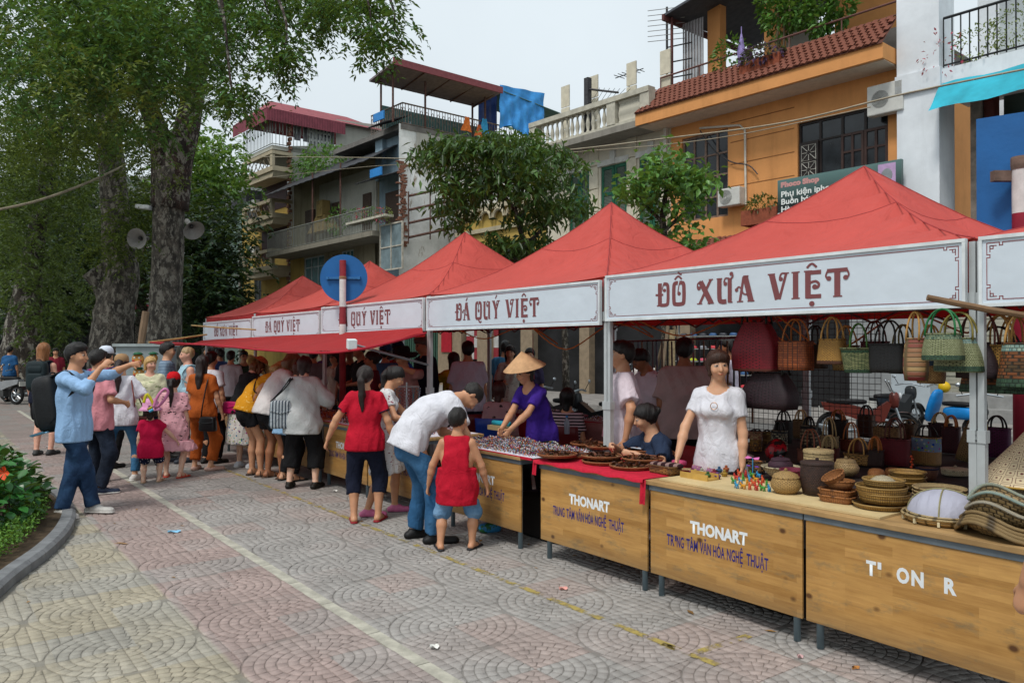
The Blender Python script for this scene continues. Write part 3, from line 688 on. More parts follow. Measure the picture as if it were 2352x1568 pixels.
for px in(718,782):MB().tube([(X(px,480,-1.5),-1.5,z2f),(X(px,480,-1.5),-1.5,z2f+3.9)],.05,6).build('canopy_post',rust,b2)
whf=M('white_window_frame','#b7c4c6',.5,.1);tgl=M('teal_glass','#3f7477',.25,.3,1.5)
for a_,b_ in((700,745),(785,812)):casement(b2,X(a_,620),X(b_,620),z2f-2.9,z2f-.35,.05,whf,3,1,pane=tgl,transom=z2f-.95)
MB().bb(x20,xs2-.5,-1.6,.1,z2f-.25,z2f).build('balcony_floor',plaster('balcony_dirty','#8a8578',.6),b2)
railing(b2,'balcony_rail',[(x20+.1,-1.55,0),(xs2-.6,-1.55,0)],z2f,1.15,M('rail_grey','#7c7f78',.7),.16,.018,.035)
MB().bb(X(730,500),X(860,500),.1,.2,z2f+.2,z2f+3.8).build('inner_wall',plaster('grey_upper'),b2)
gb=MB();gx,gz=BT.pix(735,495,-.6);gb.prism([(gx-1.6,-.6,z2f+.9),(gx+1.4,-.6,z2f+.9),(gx+.5,-.6,gz),(gx-.4,-.6,gz+.1)],(0,.5,0));gb.box((gx,-.4,gz+.4),(.7,.5,.9));gb.build('old_gable',plaster('gable_ochre','#8f7a4d',.9,'#2c2a26',False),b2)
dg_=MB();dg_.bb(X(885,480),X(925,480),.0,.04,Z(900,520),Z(900,440));dg_.build('door',wood_dk,b2)
shelf=MB();shelf.bb(X(810,500,-1.3),X(900,500,-1.3),-1.7,-1.2,Z(850,508,-1.4),Z(850,503,-1.4));shelf.build('flower_shelf',wht,b2)
for k in range(6):
 px=815+k*15;V,F=leaf_ball((X(px,495,-1.4),-1.45,Z(px,494,-1.4)),(.32,.25,.4),70,.12,80+k);link('pot_flowers',rawmesh('pot_flowers',V,F,leafm(('leaf_mid','pink_bract','leaf_dry2')[k%3])),b2)
casement(b2,X(873,600,-1.2),X(925,600,-1.2),Z(900,620,-1.2),Z(900,512,-1.2),-1.2,M('peeled_white_frame','#b3ada0',.8,.25,6),2,2,pane=M('dusty_glass','#75858a',.3,.3,2))
MB().bb(X(873,620,-1.2),xs2,-1.25,-1.15,Z(900,690,-1.2),Z(900,622,-1.2)).build('white_panel',M('panel_white','#c4c9c8',.8,.15),b2)
MB().bb(X(815,600),X(873,600),.3,.35,z2f-3.3,z2f-.3).build('dark_opening',dark_in,b2)
yb=7.4;tr_=MB();tr_.bb(xs2-7,xs2+.05,-.3,12,zter-.25,zter);tr_.build('terrace_floor',M('grey_concrete'),b2)
railing(b2,'terrace_rail',[(xs2-3.0,-.2,0),(xs2,-.2,0),(xs2,yb+.5,0)],zter,1.05,M('rail_rust','#6e6259',.7,.3),.17,.02,.04,True)
YT=BT.pixx(1152,200,xs2+.9)[0];zcan=BT.pixx(905,145,xs2+.8)[1];yc0=BT.pixx(845,178,xs2+.3)[0]
YL=BT.pixx(905,145,xs2+.9)[0];XL=BT.pix(848,176,YL)[0];cp=MB();cp.prism([(xs2+.9,YL,zcan),(xs2+.9,YT,zcan-.1),(XL,YT,zcan-.3),(XL,YL,zcan-.35)],(0,0,.1));cp.build('canopy_roof',M('canopy_underside','#7d7375',.8,.15),b2)
MB().bb(xs2+.88,xs2+.96,YL-.05,YT+.05,zcan-.12,zcan+.22).build('canopy_fascia',M('fascia_red','#83474b',.7,.12),b2)
ps=MB()
for y_,x_ in((YL+.5,xs2),(YL+2.4,xs2),(YT-.4,xs2),(YL+.5,XL+.3),(YT-.4,XL+.3)):ps.tube([(x_,y_,zter),(x_,y_,zcan)],.06,6)
for k in range(5):ps.tube([(xs2+.8,YL+.3+k*(YT-YL-.5)/4,zcan-.05),(XL+.1,YL+.3+k*(YT-YL-.5)/4,zcan-.38)],.05,4)
ps.build('canopy_post',rust,b2)
MB().bb(xs2-4,xs2-3.9,1,9,zter,zcan-.5).build('back_screen',M('green_sheet','#37504c',.7,.2),b2)
sheet('upper_roof',xs2-2.5,xs2+.2,4.5,10.5,zcan+.5,zcan-.05,M('teal_sheet','#5e8583',.6),n=8)
tp=MB();ya,za=BT.pixx(1148,195,xs2+.15);yb2,zb2=BT.pixx(1250,215,xs2+.15);zlow=BT.pixx(1200,308,xs2+.15)[1];nn=40
tp.grid([[(xs2+.15+.09*math.sin(i*.9+.6*math.sin(k*.5))*(k/14)+.05*math.sin(i*.37+k*.8),ya+(yb2-ya)*i/nn,za+(zb2-za)*i/nn+(zlow-za)*k/14+(.25*math.sin(i*.2) if k==14 else 0)) for i in range(nn+1)] for k in range(15)])
b2tp=tp.build('blue_tarpaulin',M('tarp_blue','#3f95dc',.55,.2,2.2,.4,5,.05),None,True,BT.o,BT.rz);tag(b2tp,'bright blue tarpaulin hanging from the roof canopy of the peeling house','tarpaulin')
tp=MB();tp.grid([[(xs2-.1-1.6*i/12,ya+.04*math.sin(i*1.4),za+(zlow-za)*k/8) for i in range(13)] for k in range(9)]);tp.build('tarpaulin_return',M('tarp_dark','#24407f',.6,.2),b2tp,True)
for nm,px,py,col,sc in(('orange_cloth',1072,285,'#e07a35',.75),('orange_cloth',1100,300,'#d8703a',.6),('blue_cloth',1112,290,'#3a9ac8',.8)):
 y_,z_=BT.pixx(px,py,xs2+.1);c_=MB();c_.grid([[(xs2+.1+.06*math.sin(i*1.3+k),y_+sc*(i/6-.5)*(.3+k/4*.7),z_+sc*(.5-k/4)) for i in range(7)] for k in range(5)]);c_.build(nm,M('cloth'+col[1:],col,.8,.2,8),b2,True)
rs=thing('pipe_rack','rusty steel pipe frame beside the peeling white wall','frame',BT.o,BT.rz);q=MB()
for py in(450,482,512,545):
 y1_,z1_=BT.pixx(940,py,xs2+.6);y2_,z2_=BT.pixx(1078,py-30,xs2+.6);q.tube([(xs2+.6,y1_,z1_),(xs2+.6,y2_,z2_)],.07,6)
for px in(938,988,1020,1050):
 y1_,z1_=BT.pixx(px,440,xs2+.6);z0_=BT.pixx(px,560-(px-938)*.2,xs2+.6)[1];q.tube([(xs2+.6,y1_,z1_),(xs2+.6,y1_,z0_)],.035,5)
q.build('pipework',rust,rs)
yl=bt_thing('ochre_house','low ochre stucco house with ornate cornice behind the leafy street tree');xo0,xo1=xs2+.9,x30-.05
w=MB();zo=BT.pix(1150,470,2.5)[1];w.bb(xo0+.1,xo1,2.5,9,0,zo);w.build('wall',yel_,yl)
w=MB()
for k in range(9):xx=xo0+.5+k*1.0;w.tube([(xx+.4*math.cos(a/6*PI),2.35,zo-.6+.4*math.sin(a/6*PI)) for a in range(7)],.09,6)
w.bb(xo0,xo1,2.3,2.5,zo-.15,zo+.1);w.bb(xo0,xo1,2.35,2.5,zo-1.2,zo-1.0);w.build('cornice',plaster('cornice_cream','#b5ab92',.5),yl)
for k in range(3):casement(yl,xo0+1+k*2.8,xo0+2.4+k*2.8,3.5,6.4,2.45,gsh,2,3)
# ================= tall grey house with small balconies (left of the row)
b1=bt_thing('balcony_house','tall grey house with stacked corner balconies and maroon roof');x11=X(664,500);x10=X(556,560)
gry=plaster('grey_render','#b0afa5',.25,'#55534c');och=plaster('ochre_plaster')
zr1=BT.pixx(662,335,x11)[1];zroof1=BT.pixx(640,262,x11)[1]
w=MB();w.quad((x11,0,0),(x11,13,0),(x11,13,zroof1+.3),(x11,0,zr1));w.build('side_wall',gry,b1)
w=MB();w.quad((x11+.02,3.2,zr1-.1),(x11+.02,13,zr1-.1),(x11+.02,13,zroof1+1),(x11+.02,3.2,zroof1+.4));w.build('upper_wall',gry,b1)
qn=MB()
for k in range(58):qn.box((x11-.0,-.02+.06*(k%2),.4+k*.28),(.34,.16,.2))
qn.build('brick_edge',M('brick_edge','#7a5848',.9,.3,7),b1)
w=MB();wall_holes(w,x10,x11,0,zr1-3.1,[(X(583,650),X(600,650),Z(590,690),Z(590,618)),(X(560,490),X(590,490),Z(575,505),Z(575,468))],0,.2);w.bb(x10,x11,.2,.25,0,zr1-3.1);w.build('front_wall',och,b1)
casement(b1,X(583,650),X(600,650),Z(590,690),Z(590,618),.08,M('grey_joinery','#5d625c',.7),2,3)
casement(b1,X(560,490),X(590,490),Z(575,505),Z(575,468),.08,M('grey_joinery'),4,1)
xbl0=X(598,500)
for k,(pyb,pyt) in enumerate(((628,560),(508,445),(400,335))):
 zb_=Z(630,pyb,-1.1);zt_=Z(630,pyt+10,-1.1);bl=MB();st_=plaster('balcony_stone','#b0a48c',.3)
 bl.bb(xbl0,x11+.25,-1.2,.1,zb_+.25,zb_+.55);bl.prism([(xbl0+.3,0,zb_-.1),(x11,0,zb_-.1),(x11+.2,0,zb_+.25),(xbl0,0,zb_+.25)],(0,-1.1,0));bl.bb(xbl0-.05,x11+.3,-1.25,-1.05,zt_-.2,zt_)
 for xx in(xbl0,x11-.1):bl.bb(xx,xx+.35,-1.22,-1.04,zb_+.55,zt_-.2)
 bl.bb(x11+.1,x11+.28,-1.05,.1,zt_-.2,zt_);ob=bl.build('balcony',st_,b1)
 gl=MB();xa_,xb_=xbl0+.35,x11-.1
 for i in range(6):
  u0=xa_+(xb_-xa_)*i/6;u1=xa_+(xb_-xa_)*(i+1)/6;gl.tube([(u0,-1.13,zb_+.55),(u1,-1.13,zt_-.2)],.03,4);gl.tube([(u1,-1.13,zb_+.55),(u0,-1.13,zt_-.2)],.03,4)
 gl.build('lattice',M('lattice_dark','#6f6556',.8),ob)
 if k<2:
  MB().bb(xbl0+.3,x11-.3,-.03,.01,zt_-.3,zt_+2.2).build('balcony_door',M('maroon_door','#3a1d1e',.6),b1);aircon(b1,xbl0-.3,-.1,zt_-.1,w=.9,h=.75,d=.4)
MB().bb(x11-3,x11+.02,-.02,.05,2,zr1-3.2-7.5).build('dark_bay',wood_dk,b1)
zt_=Z(630,345,-1.1);ycag=BT.pixx(765,320,x11)[0]
MB().bb(xbl0,x11,-1.1,12,zr1-.35,zr1-.1).build('terrace_floor',gry,b1)
railing(b1,'terrace_cage',[(xbl0,-1.15,0),(x11+.1,-1.15,0),(x11+.1,ycag,0)],zr1-.1,zroof1-zr1+.1,M('cage_grey','#8f938f',.6),.22,.02,.04,True)
dw=MB();y0_,y1_=BT.pixx(712,310,x11)[0],BT.pixx(762,310,x11)[0];dw.bb(x11-.25,x11-.15,y0_,y1_,zr1-.1,zroof1-.1);do=dw.build('white_doors',M('door_white','#cdd0cc',.6,.08),b1)
dp=MB()
for i in range(6):
 for k in range(3):yy=y0_+(y1_-y0_)*(i+.3)/6;zz=zr1+.2+k*.55;dp.bb(x11-.148,x11-.14,yy,yy+(y1_-y0_)/6*.45,zz,zz+.4)
dp.build('door_glass',glass_dark,do)
wsh=MB()
for k,c_ in enumerate(range(7)):yy=.6+k*.6;wsh.bb(x11-.6,x11-.56,yy,yy+.4,zr1+.6,zr1+1.5+.1*(k%3))
wsh.build('washing',M('washing','#8c8a93',.8,.5,.9),b1)
rf=MB();ze=zroof1;zrg=BT.pixx(650,222,x11-.8)[1];xo_,xi_=x11+.55,xbl0-.5;xr=(x11+xbl0)/2
yE=BT.pixx(843,285,x11)[0]+1.2
rf.quad((xo_,-1.7,ze+.1),(xo_,yE,ze+.1),(xr,yE-1.5,zrg),(xr,-.3,zrg));rf.quad((xi_,yE,ze+.1),(xi_,-1.7,ze+.1),(xr,-.3,zrg),(xr,yE-1.5,zrg));rf.poly([(xi_,-1.7,ze+.1),(xo_,-1.7,ze+.1),(xr,-.3,zrg)])
rr=rf.build('roof',M('maroon_sheet','#8c474d',.7,.15,3),b1)
vl=MB();n=60
for a,b_ in(((xi_,-1.68),(xo_,-1.68)),((xo_-.01,-1.68),(xo_-.01,ycag+.6))):vl.grid([[(a[0]+(b_[0]-a[0])*i/n+(.02*(i%2) if a[0]==b_[0] else 0),a[1]+(b_[1]-a[1])*i/n+(.02*(i%2) if a[1]==b_[1] else 0),ze+.1-.75*k) for i in range(n+1)] for k in(0,1)])
vl.build('roof_valance',M('maroon_valance','#7a3b46',.7,.15,3),b1)
sx_=BT.p(x10-3,0);b0=bt_thing('green_gabled_house','low green gabled house at the left end of the row half hidden by trees')
w=MB();w.bb(x10-6,x10-.05,.5,8,0,Z(560,470));w.build('wall',plaster('far_green','#6d8078',.5),b0)
w=MB();w.prism([(x10-6,.3,Z(560,470)),(x10-.05,.3,Z(560,470)),(x10-.05,.3,Z(590,420))],(0,8,0));w.build('roof',M('dark_sheet'),b0)
pp=MB();pp.tube([(x10+.1,-.2,0),(x10+.1,-.2,Z(560,560))],.09,6);pp.build('downpipe',M('aircon_grille'),b1)
for k,(px,py,s_) in enumerate(((710,395,1.2),(760,380,1.5),(735,372,1.3))):
 V,F=leaf_ball((X(px,py,1),1.0,Z(px,py,1)),(1.5*s_,1.2,.8*s_),300,.3,120+k);link('wall_shrub',rawmesh('wall_shrub',V,F,leafm('leaf_mid')),b2)
 # ================= ground floors seen under the tents
gf=bt_thing('shopfront','shop front with dark interior and pale piers on the ground floor','shop')
w=MB();gx0,gx1=X(900,800),x1-.2
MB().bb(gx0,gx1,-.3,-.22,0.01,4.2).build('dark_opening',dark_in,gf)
pier=M('pier_tan','#8d7d68',.8,.15)
for px,wd in((1010,1.2),(1045,.6),(1100,.9),(1200,.7),(1335,.5),(1560,.5)):xx=X(px,800,-.5);MB().bb(xx,xx+wd,-.6,-.3,0,4.1).build('pier',pier,gf)
MB().bb(gx0,gx1,-.75,-.2,4.1,4.7).build('fascia',M('fascia_dark','#4a4a48',.7,.3,.5),gf)
gr_=MB();g0=X(905,800,-.5)
for k in range(40):gr_.bb(g0+k*.1,g0+k*.1+.05,-.45+.03*(k%2),-.4+.03*(k%2),.1,4.0)
gr_.build('roller_shutter',M('green_shutter_roll','#3c5a4c',.6),gf)
ch=MB();c0=X(1068,800,-.5)
for i in range(4):
 for k in range(6):
  ch.mi=(i+k)%2;ch.bb(c0+i*.55,c0+i*.55+.54,-.42,-.38,1.2+k*.5,1.69+k*.5)
ch.build('checker_panel',[M('check_grey','#b9b9b6',.5),M('check_red','#8c3038',.5)],gf)
MB().bb(X(1015,800,-.62),X(1038,800,-.62),-.66,-.62,1.5,2.6).build('red_notice',M('notice_red','#a3202e',.5),gf)
sr=thing('shoe_rack','wire rack of bright running shoes outside the far shop','rack',BT.p(X(1640,800,-1.4),-1.4,0.01),BT.rz);q=MB();shc=['#c9414a','#b9c23a','#40434a','#8d9199','#d05a70','#3d5f8a']
for k in range(7):q.bb(-1.3,1.3,-.2,.2,.5+k*.38,.52+k*.38)
for a in(-1.3,1.3):q.tube([(a,0,0),(a,0,3.1)],.03,5)
q.build('frame',M('rack_white','#9a9c9a',.5),sr)
shoe_prof=MB();shoe_prof.lathe([(.01,0),(.06,.005),(.065,.03),(.05,.07),(.03,.09)],10,sx=2.1);
for k in range(7):
 for i in range(7):
  col=shc[(i*3+k*5)%6];me=MATS.get('shoeme'+col)
  if me is None:me=shoe_prof.mesh('shoe',M('shoe'+col[1:],col,.5),True);MATS['shoeme'+col]=me
  link('shoe',me,sr,(-1.1+i*.36,-.02,.522+k*.38),.25)
st2=thing('stone_steps','pale stone steps before the far shutter at the right','steps',BT.p(X(2200,960,-.5),-1.0,.01),BT.rz);q=MB();q.bb(-.9,2.6,-.8,.4,0,.3);q.bb(-.4,2.6,-.4,.4,.3,.6);q.build('step',M('step_stone','#8c8c8a',.8),st2)
cabn=thing('steel_cabinet','pale grey metal cabinet standing before the far wall','cabinet',BT.p(X(2105,920,-1.8),-1.8,.01),BT.rz);q=MB();q.bb(-.45,.45,-.35,.35,.12,1.75);bevel(q.build('body',M('cabinet_grey','#a9b3b9',.4,.06),cabn),.02)
q=MB();q.bb(-.3,.3,-.2,.2,0,.12);q.build('base',iron,cabn)
rsh=MB();r0=X(2150,850,-.35)
for k in range(36):rsh.bb(r0-.3,r0+3.6,-.36+.02*(k%2),-.3,.6+k*.1,.695+k*.1)
tag(rsh.build('roller_shutter',M('shutter_cream','#a5a394',.6,.1),None,loc=BT.o,rz=BT.rz),'cream roller shutter closed at the far right shop','shutter')
wg=MB();wg.bb(x1-1.2,x1+1.2,-.5,-.4,0,4);tag(wg.build('grey_wall',M('wall_pale_grey','#8e9192',.8,.2,1),None,loc=BT.o,rz=BT.rz),'pale grey wall beside the closed far shutter','wall')
ah=MB();a0=X(1640,600,-.9);a1=X(1830,600,-.9)
for k in range(20):
 ah.mi=k%2;xa_=a0+(a1-a0)*k/20;xb_=a0+(a1-a0)*(k+1)/20;zt_=Z(1700,575,-.3);ah.quad((xa_,-2.0,zt_-.9),(xb_,-2.0,zt_-.9),(xb_,-.4,zt_),(xa_,-.4,zt_))
tag(ah.build('striped_awning',[M('awn_white','#c5ccd0',.7),M('awn_blue','#2f63a0',.7)],None,loc=BT.o,rz=BT.rz),'blue and white striped awning peeping between the red tents','awning')
# ------ tents, banners, counters
def fabric(name,col,trans,rough=.75,var=.1,tcol=None):
 if name in MATS:return MATS[name]
 m,nt,b=newmat(name);v=coords(nt,'Object');c=H(col)
 f=ramp(nt,noise(nt,v,1.3,5,.65),.3,.7);base=mixc(nt,f,tuple(x*(1-var) for x in c),tuple(min(1,x*(1+var)) for x in c))
 base=mixc(nt,ramp(nt,noise(nt,v,5,6,.75),.56,.76,0,.4),base,tuple(x*.6 for x in c))
 nt.links.new(base,b.inputs['Base Color']);b.inputs['Roughness'].default_value=rough;b.inputs['Specular IOR Level'].default_value=.25
 t=nd(nt,'ShaderNodeBsdfTranslucent');t.inputs[0].default_value=c4(H(tcol) if tcol else c);mx=nd(nt,'ShaderNodeMixShader');mx.inputs[0].default_value=trans
 nt.links.new(b.outputs[0],mx.inputs[1]);nt.links.new(t.outputs[0],mx.inputs[2]);nt.links.new(mx.outputs[0],nt.nodes['Material Output'].inputs['Surface'])
 nz=nt.nodes.new('ShaderNodeTexNoise');nt.links.new(coords(nt,'Object',(1,1,.4)),nz.inputs['Vector']);nz.inputs['Scale'].default_value=3.2;nz.inputs['Detail'].default_value=5;nz.inputs['Distortion'].default_value=1.8;bumpn(nt,b,nz.outputs[0],.75,.05);return m
tentm=fabric('tent_red','#c4524a',.16,tcol='#bf3a30');tentd=fabric('tent_deep_red','#ad2f30',.25,tcol='#b82420')
seam=M('tent_seam','#9c3a3a',.8);polem=M('pole_white','#b9bfc0',.45,.08,6,metal=.2);pole_r=M('truss_red_lit','#6b3f40',.5,.1)  # truss: red light from the canopy is put into its colour
banm=M('banner_vinyl','#c9d3dc',.45,.05,1.5,.4,3,.03);bframe=M('banner_edge','#d3d9db',.5);letm=M('banner_letter','#7a4648',.6,.06)
bannerback=M('banner_back','#b98d8c',.7)
EAVE,BB,BT_=2.32,1.925,2.315
# -- banner lettering: strokes of an old-fashioned display face
def arc(cx,cy,r,a0,a1,n=7):return[(cx+r*math.cos(R(a0+(a1-a0)*i/n)),cy+r*math.sin(R(a0+(a1-a0)*i/n))) for i in range(n+1)]
GL={'D':(.66,[([(.17,0),(.17,1)],.2),([(.02,.03),(.3,.03)],.06),([(.2,.05),(.46,.05),(.57,.16),(.57,.84),(.46,.95),(.36,.95)],.15),([(-.05,.5),(.34,.5)],.09),([(.36,.98),(.31,.78),(.33,.66)],.045)],[(.41,.68,.075)]),'O':(.7,[([(.3,.95),(.2,.95),(.11,.84),(.11,.16),(.2,.06),(.48,.06),(.58,.16),(.58,.84),(.48,.95),(.38,.95)],.17),([(.4,1.0),(.33,.75),(.3,.5)],.05)],[(.36,.5,.085)]),'Q':(.7,[([(.3,.95),(.2,.95),(.11,.84),(.11,.16),(.2,.06),(.48,.06),(.58,.16),(.58,.84),(.48,.95),(.38,.95)],.17),([(.4,1.0),(.33,.75),(.3,.5)],.05),([(.33,.04),(.42,-.12),(.56,-.17),(.63,-.1)],.09)],[(.36,.5,.085)]),'X':(.78,[([(.18,.93),(.66,.02)],.22),([(.64,.98),(.14,.02)],.11),([(.55,.98),(.74,.98)],.05),([(.02,.02),(.26,.02)],.05),([(.5,.02),(.78,.02)],.05),([(.2,.95),(.06,.85),(.04,.68)],.06)],[(.11,.66,.085)]),'U':(.74,[([(.14,1),(.14,.2),(.24,.06),(.44,.06)],.19),([(.58,.98),(.58,.02)],.17),([(.02,.98),(.26,.98)],.05),([(.52,.02),(.7,.02)],.05),([(.56,.96),(.4,.98),(.33,.8)],.06)],[(.4,.76,.08)]),'A':(.78,[([(.38,1),(.62,.02)],.22),([(.32,.98),(.16,.02)],.1),([(.04,.02),(.3,.02)],.05),([(.48,.02),(.76,.02)],.05),([(.3,1.0),(.52,1.0)],.05),([(.02,.5),(.12,.6),(.24,.5),(.3,.34),(.42,.28)],.06)],[(.03,.48,.07),(.46,.3,.05)]),'V':(.8,[([(.17,.98),(.4,.02)],.22),([(.72,.98),(.46,.02)],.1),([(.02,.98),(.3,.98)],.05),([(.7,.97),(.54,.97),(.47,.8)],.07),([(.6,.98),(.82,.98)],.05)],[(.52,.77,.08)]),'Y':(.74,[([(.16,.98),(.38,.45),(.38,.02)],.2),([(.64,.98),(.44,.5)],.1),([(.02,.98),(.28,.98)],.05),([(.62,.97),(.48,.96),(.43,.8)],.06),([(.54,.98),(.76,.98)],.05),([(.24,.02),(.52,.02)],.05)],[(.47,.77,.07)]),'I':(.34,[([(.16,1),(.16,0)],.2),([(.01,.98),(.31,.98)],.05),([(.01,.02),(.31,.02)],.05)],[]),'E':(.66,[([(.16,1),(.16,0)],.2),([(.02,.98),(.3,.98)],.05),([(.2,.92),(.62,.92)],.15),([(.1,.06),(.62,.06)],.15),([(.22,.55),(.42,.6),(.54,.5),(.5,.38),(.38,.36)],.09)],[(.4,.4,.09)]),'T':(.78,[([(.4,1),(.4,0)],.2),([(.26,.02),(.56,.02)],.05),([(.06,.93),(.74,.93)],.14),([(.08,.93),(.02,.76),(.08,.64)],.06),([(.72,.93),(.78,.76),(.72,.64)],.06)],[(.12,.66,.085),(.68,.66,.085)]),}
ACC={'circ':([([(-.17,1.1),(0,1.24),(.17,1.1)],.08)],[]),'grave':([([(-.02,1.4),(.16,1.29)],.08)],[]),'acute':([([(.0,1.12),(.14,1.3)],.08)],[]),'horn':([([(.28,.92),(.38,1.04),(.34,1.16)],.07)],[(.32,1.14,.08)]),'dot':([],[(0,-.2,.095)])}
WORDS={'ĐỒ XƯA VIỆT':[('D',()),('O',('circ','grave')),None,('X',()),('U',('horn',)),('A',()),None,('V',()),('I',()),('E',('circ','dot')),('T',())],'ĐÁ QUÝ VIỆT':[('D',()),('A',('acute',)),None,('Q',()),('U',()),('Y',('acute',)),None,('V',()),('I',()),('E',('circ','dot')),('T',())]}
def ribbon(mb,pts,w,y=0):
 P=[Vector((a,b)) for a,b in pts]
 if len(P)>2:P=[Vector((q.x,q.y)) for q in smooth_path([(p.x,p.y,0) for p in P],4)]
 Ls,Rs=[],[]
 for i,p in enumerate(P):
  t=(P[min(i+1,len(P)-1)]-P[max(i-1,0)]).normalized();n=Vector((-t.y,t.x))*w/2;Ls.append(p+n);Rs.append(p-n)
 for i in range(len(P)-1):mb.quad((Rs[i].x,y,Rs[i].y),(Rs[i+1].x,y,Rs[i+1].y),(Ls[i+1].x,y,Ls[i+1].y),(Ls[i].x,y,Ls[i].y))
def display_text(word,h,width):
 """one mesh per letter, laid out along x; returns [(mesh builder, x)]"""
 x=0;out=[];k=0
 for it in WORDS[word]:
  if it is None:x+=.38;continue
  adv,rib,balls=GL[it[0]];mb=MB();q=0
  for pts,w in rib:ribbon(mb,pts,w,-.0002*q);q+=1
  for a in it[1]:
   for pts,w in ACC[a][0]:ribbon(mb,[(px_+adv*.45,py_) for px_,py_ in pts],w,-.0002*q);q+=1
   for cx,cy,r in ACC[a][1]:mb.poly([(cx+adv*.45+r*math.cos(i*PI/7),-.0002*q,cy+r*math.sin(i*PI/7)) for i in range(14)]);q+=1
  for cx,cy,r in balls:mb.poly([(cx+r*math.cos(i*PI/7),-.0002*q,cy+r*math.sin(i*PI/7)) for i in range(14)]);q+=1
  out.append((mb,x));x+=adv+.1
 s=width/(x-.1)
 return[(mb.xf(lambda p,xo=xo:Vector(((p.x+xo)*s,p.y,p.z*h))),xo) for mb,xo in out]
def corner_key(mb,x,z,sx,sz,s):
 for pts in([(0,4),(0,0),(4,0)],[(1,3),(1,1),(3,1)],[(1,1),(2,1),(2,2),(1,2),(1,1)],[(0,5),(1,5),(1,4),(0,4)],[(5,0),(5,1),(4,1),(4,0)]):
  for a,b in zip(pts[:-1],pts[1:]):
   p=Vector((x+sx*a[0]*s,0,z+sz*a[1]*s));q=Vector((x+sx*b[0]*s,0,z+sz*b[1]*s))
   x0_,x1_=min(p.x,q.x)-s*.16,max(p.x,q.x)+s*.16;z0_,z1_=min(p.z,q.z)-s*.16,max(p.z,q.z)+s*.16
   mb.quad((x0_,-.0046,z0_),(x1_,-.0046,z0_),(x1_,-.0046,z1_),(x0_,-.0046,z1_))
def tent(i,peak,word,label,blabel,tx=(.5,.5),dz=0.0,tilt=0.0):
 cx=-(.88+3*i);root=thing('market_tent',label,'tent',ST.p(cx,2.2,0),ST.rz,'red market tents')
 n=16;P=[]
 hw=1.49
 for a in range(n+1):
  row=[]
  for b in range(n+1):
   u,v_=a/n*2-1,b/n*2-1;m=max(abs(u),abs(v_));s=1-m;e=min(abs(u),abs(v_))/(m+1e-6)
   z=EAVE+(peak-EAVE)*(.42*s+.58*s**1.9)-.09*math.sin(PI*min(1,s*1.15))*(1-e**2)+.012*math.sin(u*9+i)*math.sin(v_*7+2*i)*s-.03*(1-e**3)*(m>.99)
   if s<1e-6:z-=.0
   row.append((u*hw,v_*hw,z))
  P.append(row)
 root['peak']=peak
 MB().grid(P).build('canopy',tentm,root,True)
 sm=MB()
 for sx in(-1,1):
  for sy in(-1,1):
   pts=[]
   for k in range(n//2+1):
    a=n//2+sx*k;b=n//2+sy*k;q=Vector(P[a][b]);pts.append(q+Vector((0,0,.0)))
   sm.tube(pts,.005,4)
 k=int(n*.5*.42)
 ring=[P[n//2+a][n//2-k] for a in range(-k,k+1)]+[P[n//2+k][n//2+b] for b in range(-k,k+1)]+[P[n//2-a][n//2+k] for a in range(-k,k+1)]+[P[n//2-k][n//2-b] for b in range(-k,k+1)]
 sm.tube([Vector(q)+Vector((0,0,-.001)) for q in ring],.005,4,closed=True);sm.build('seam',seam,root)
 vb=MB()
 for a,b in(((-hw,-hw),(hw,-hw)),((hw,-hw),(hw,hw)),((hw,hw),(-hw,hw)),((-hw,hw),(-hw,-hw))):
  m_=24;vb.grid([[(a[0]+(b[0]-a[0])*j/m_+.012*math.sin(j*1.1)*(a[1]!=b[1]),a[1]+(b[1]-a[1])*j/m_+.012*math.sin(j*1.1)*(a[0]!=b[0]),EAVE-.02-.3*q-.02*math.sin(PI*j/m_)) for j in range(m_+1)] for q in(0,.5,1)])
 vb.build('valance',tentd,root,True)
 for sx in(-1,1):
  for sy in(-1,1):
   q=MB();q.box((sx*1.478,sy*1.478,.6),(.042,.042,1.2));q.box((sx*1.478,sy*1.478,1.75),(.034,.034,1.1));q.box((sx*1.478,sy*1.478,.006),(.1,.1,.012));q.box((sx*1.478,sy*1.478,1.2),(.055,.055,.07));q.box((sx*1.478,sy*1.478,1.97),(.056,.056,.08));q.build('pole',polem,root)
 tr=MB()
 for sy in(-1,1):
  for k in range(4):
   xa_,xb_=-1.45+k*.725,-1.45+(k+1)*.725
   for ax in(0,1):
    A=Vector((xa_,sy*1.43,1.95));B=Vector((xb_,sy*1.43,2.25));C=Vector((xa_,sy*1.43,2.25));D=Vector((xb_,sy*1.43,1.95))
    if ax:A,B,C,D=[Vector((p.y,p.x,p.z)) for p in(A,B,C,D)]
    tr.tube([A,B],.011,4);tr.tube([C,D],.011,4)
 tr.tube([(0,0,2.2),(0,0,peak-.04)],.018,6);tr.tube([(-1.43,0,2.1),(1.43,0,2.1)],.012,4);tr.tube([(0,-1.43,2.1),(0,1.43,2.1)],.012,4)
 tr.build('truss',pole_r,root)
 if not blabel:return root
 bn=thing('banner',blabel,'banner',ST.p(cx,.66,BB+dz),ST.rz,'lettered banners on the tents');bn.rotation_euler=(0,tilt,ST.rz)
 bw,bh=2.93,BT_-BB;m_=20
 MB().grid([[(-bw/2+bw*j/m_,.0012*math.sin(j*.9+i*2)*math.sin(PI*q/4),bh*q/4) for j in range(m_+1)] for q in range(5)]).build('vinyl',banm,bn,True)
 MB().grid([[(-bw/2+bw*j,.02,bh*q) for j in(0,1)] for q in(0,1)]).build('back',bannerback,bn)
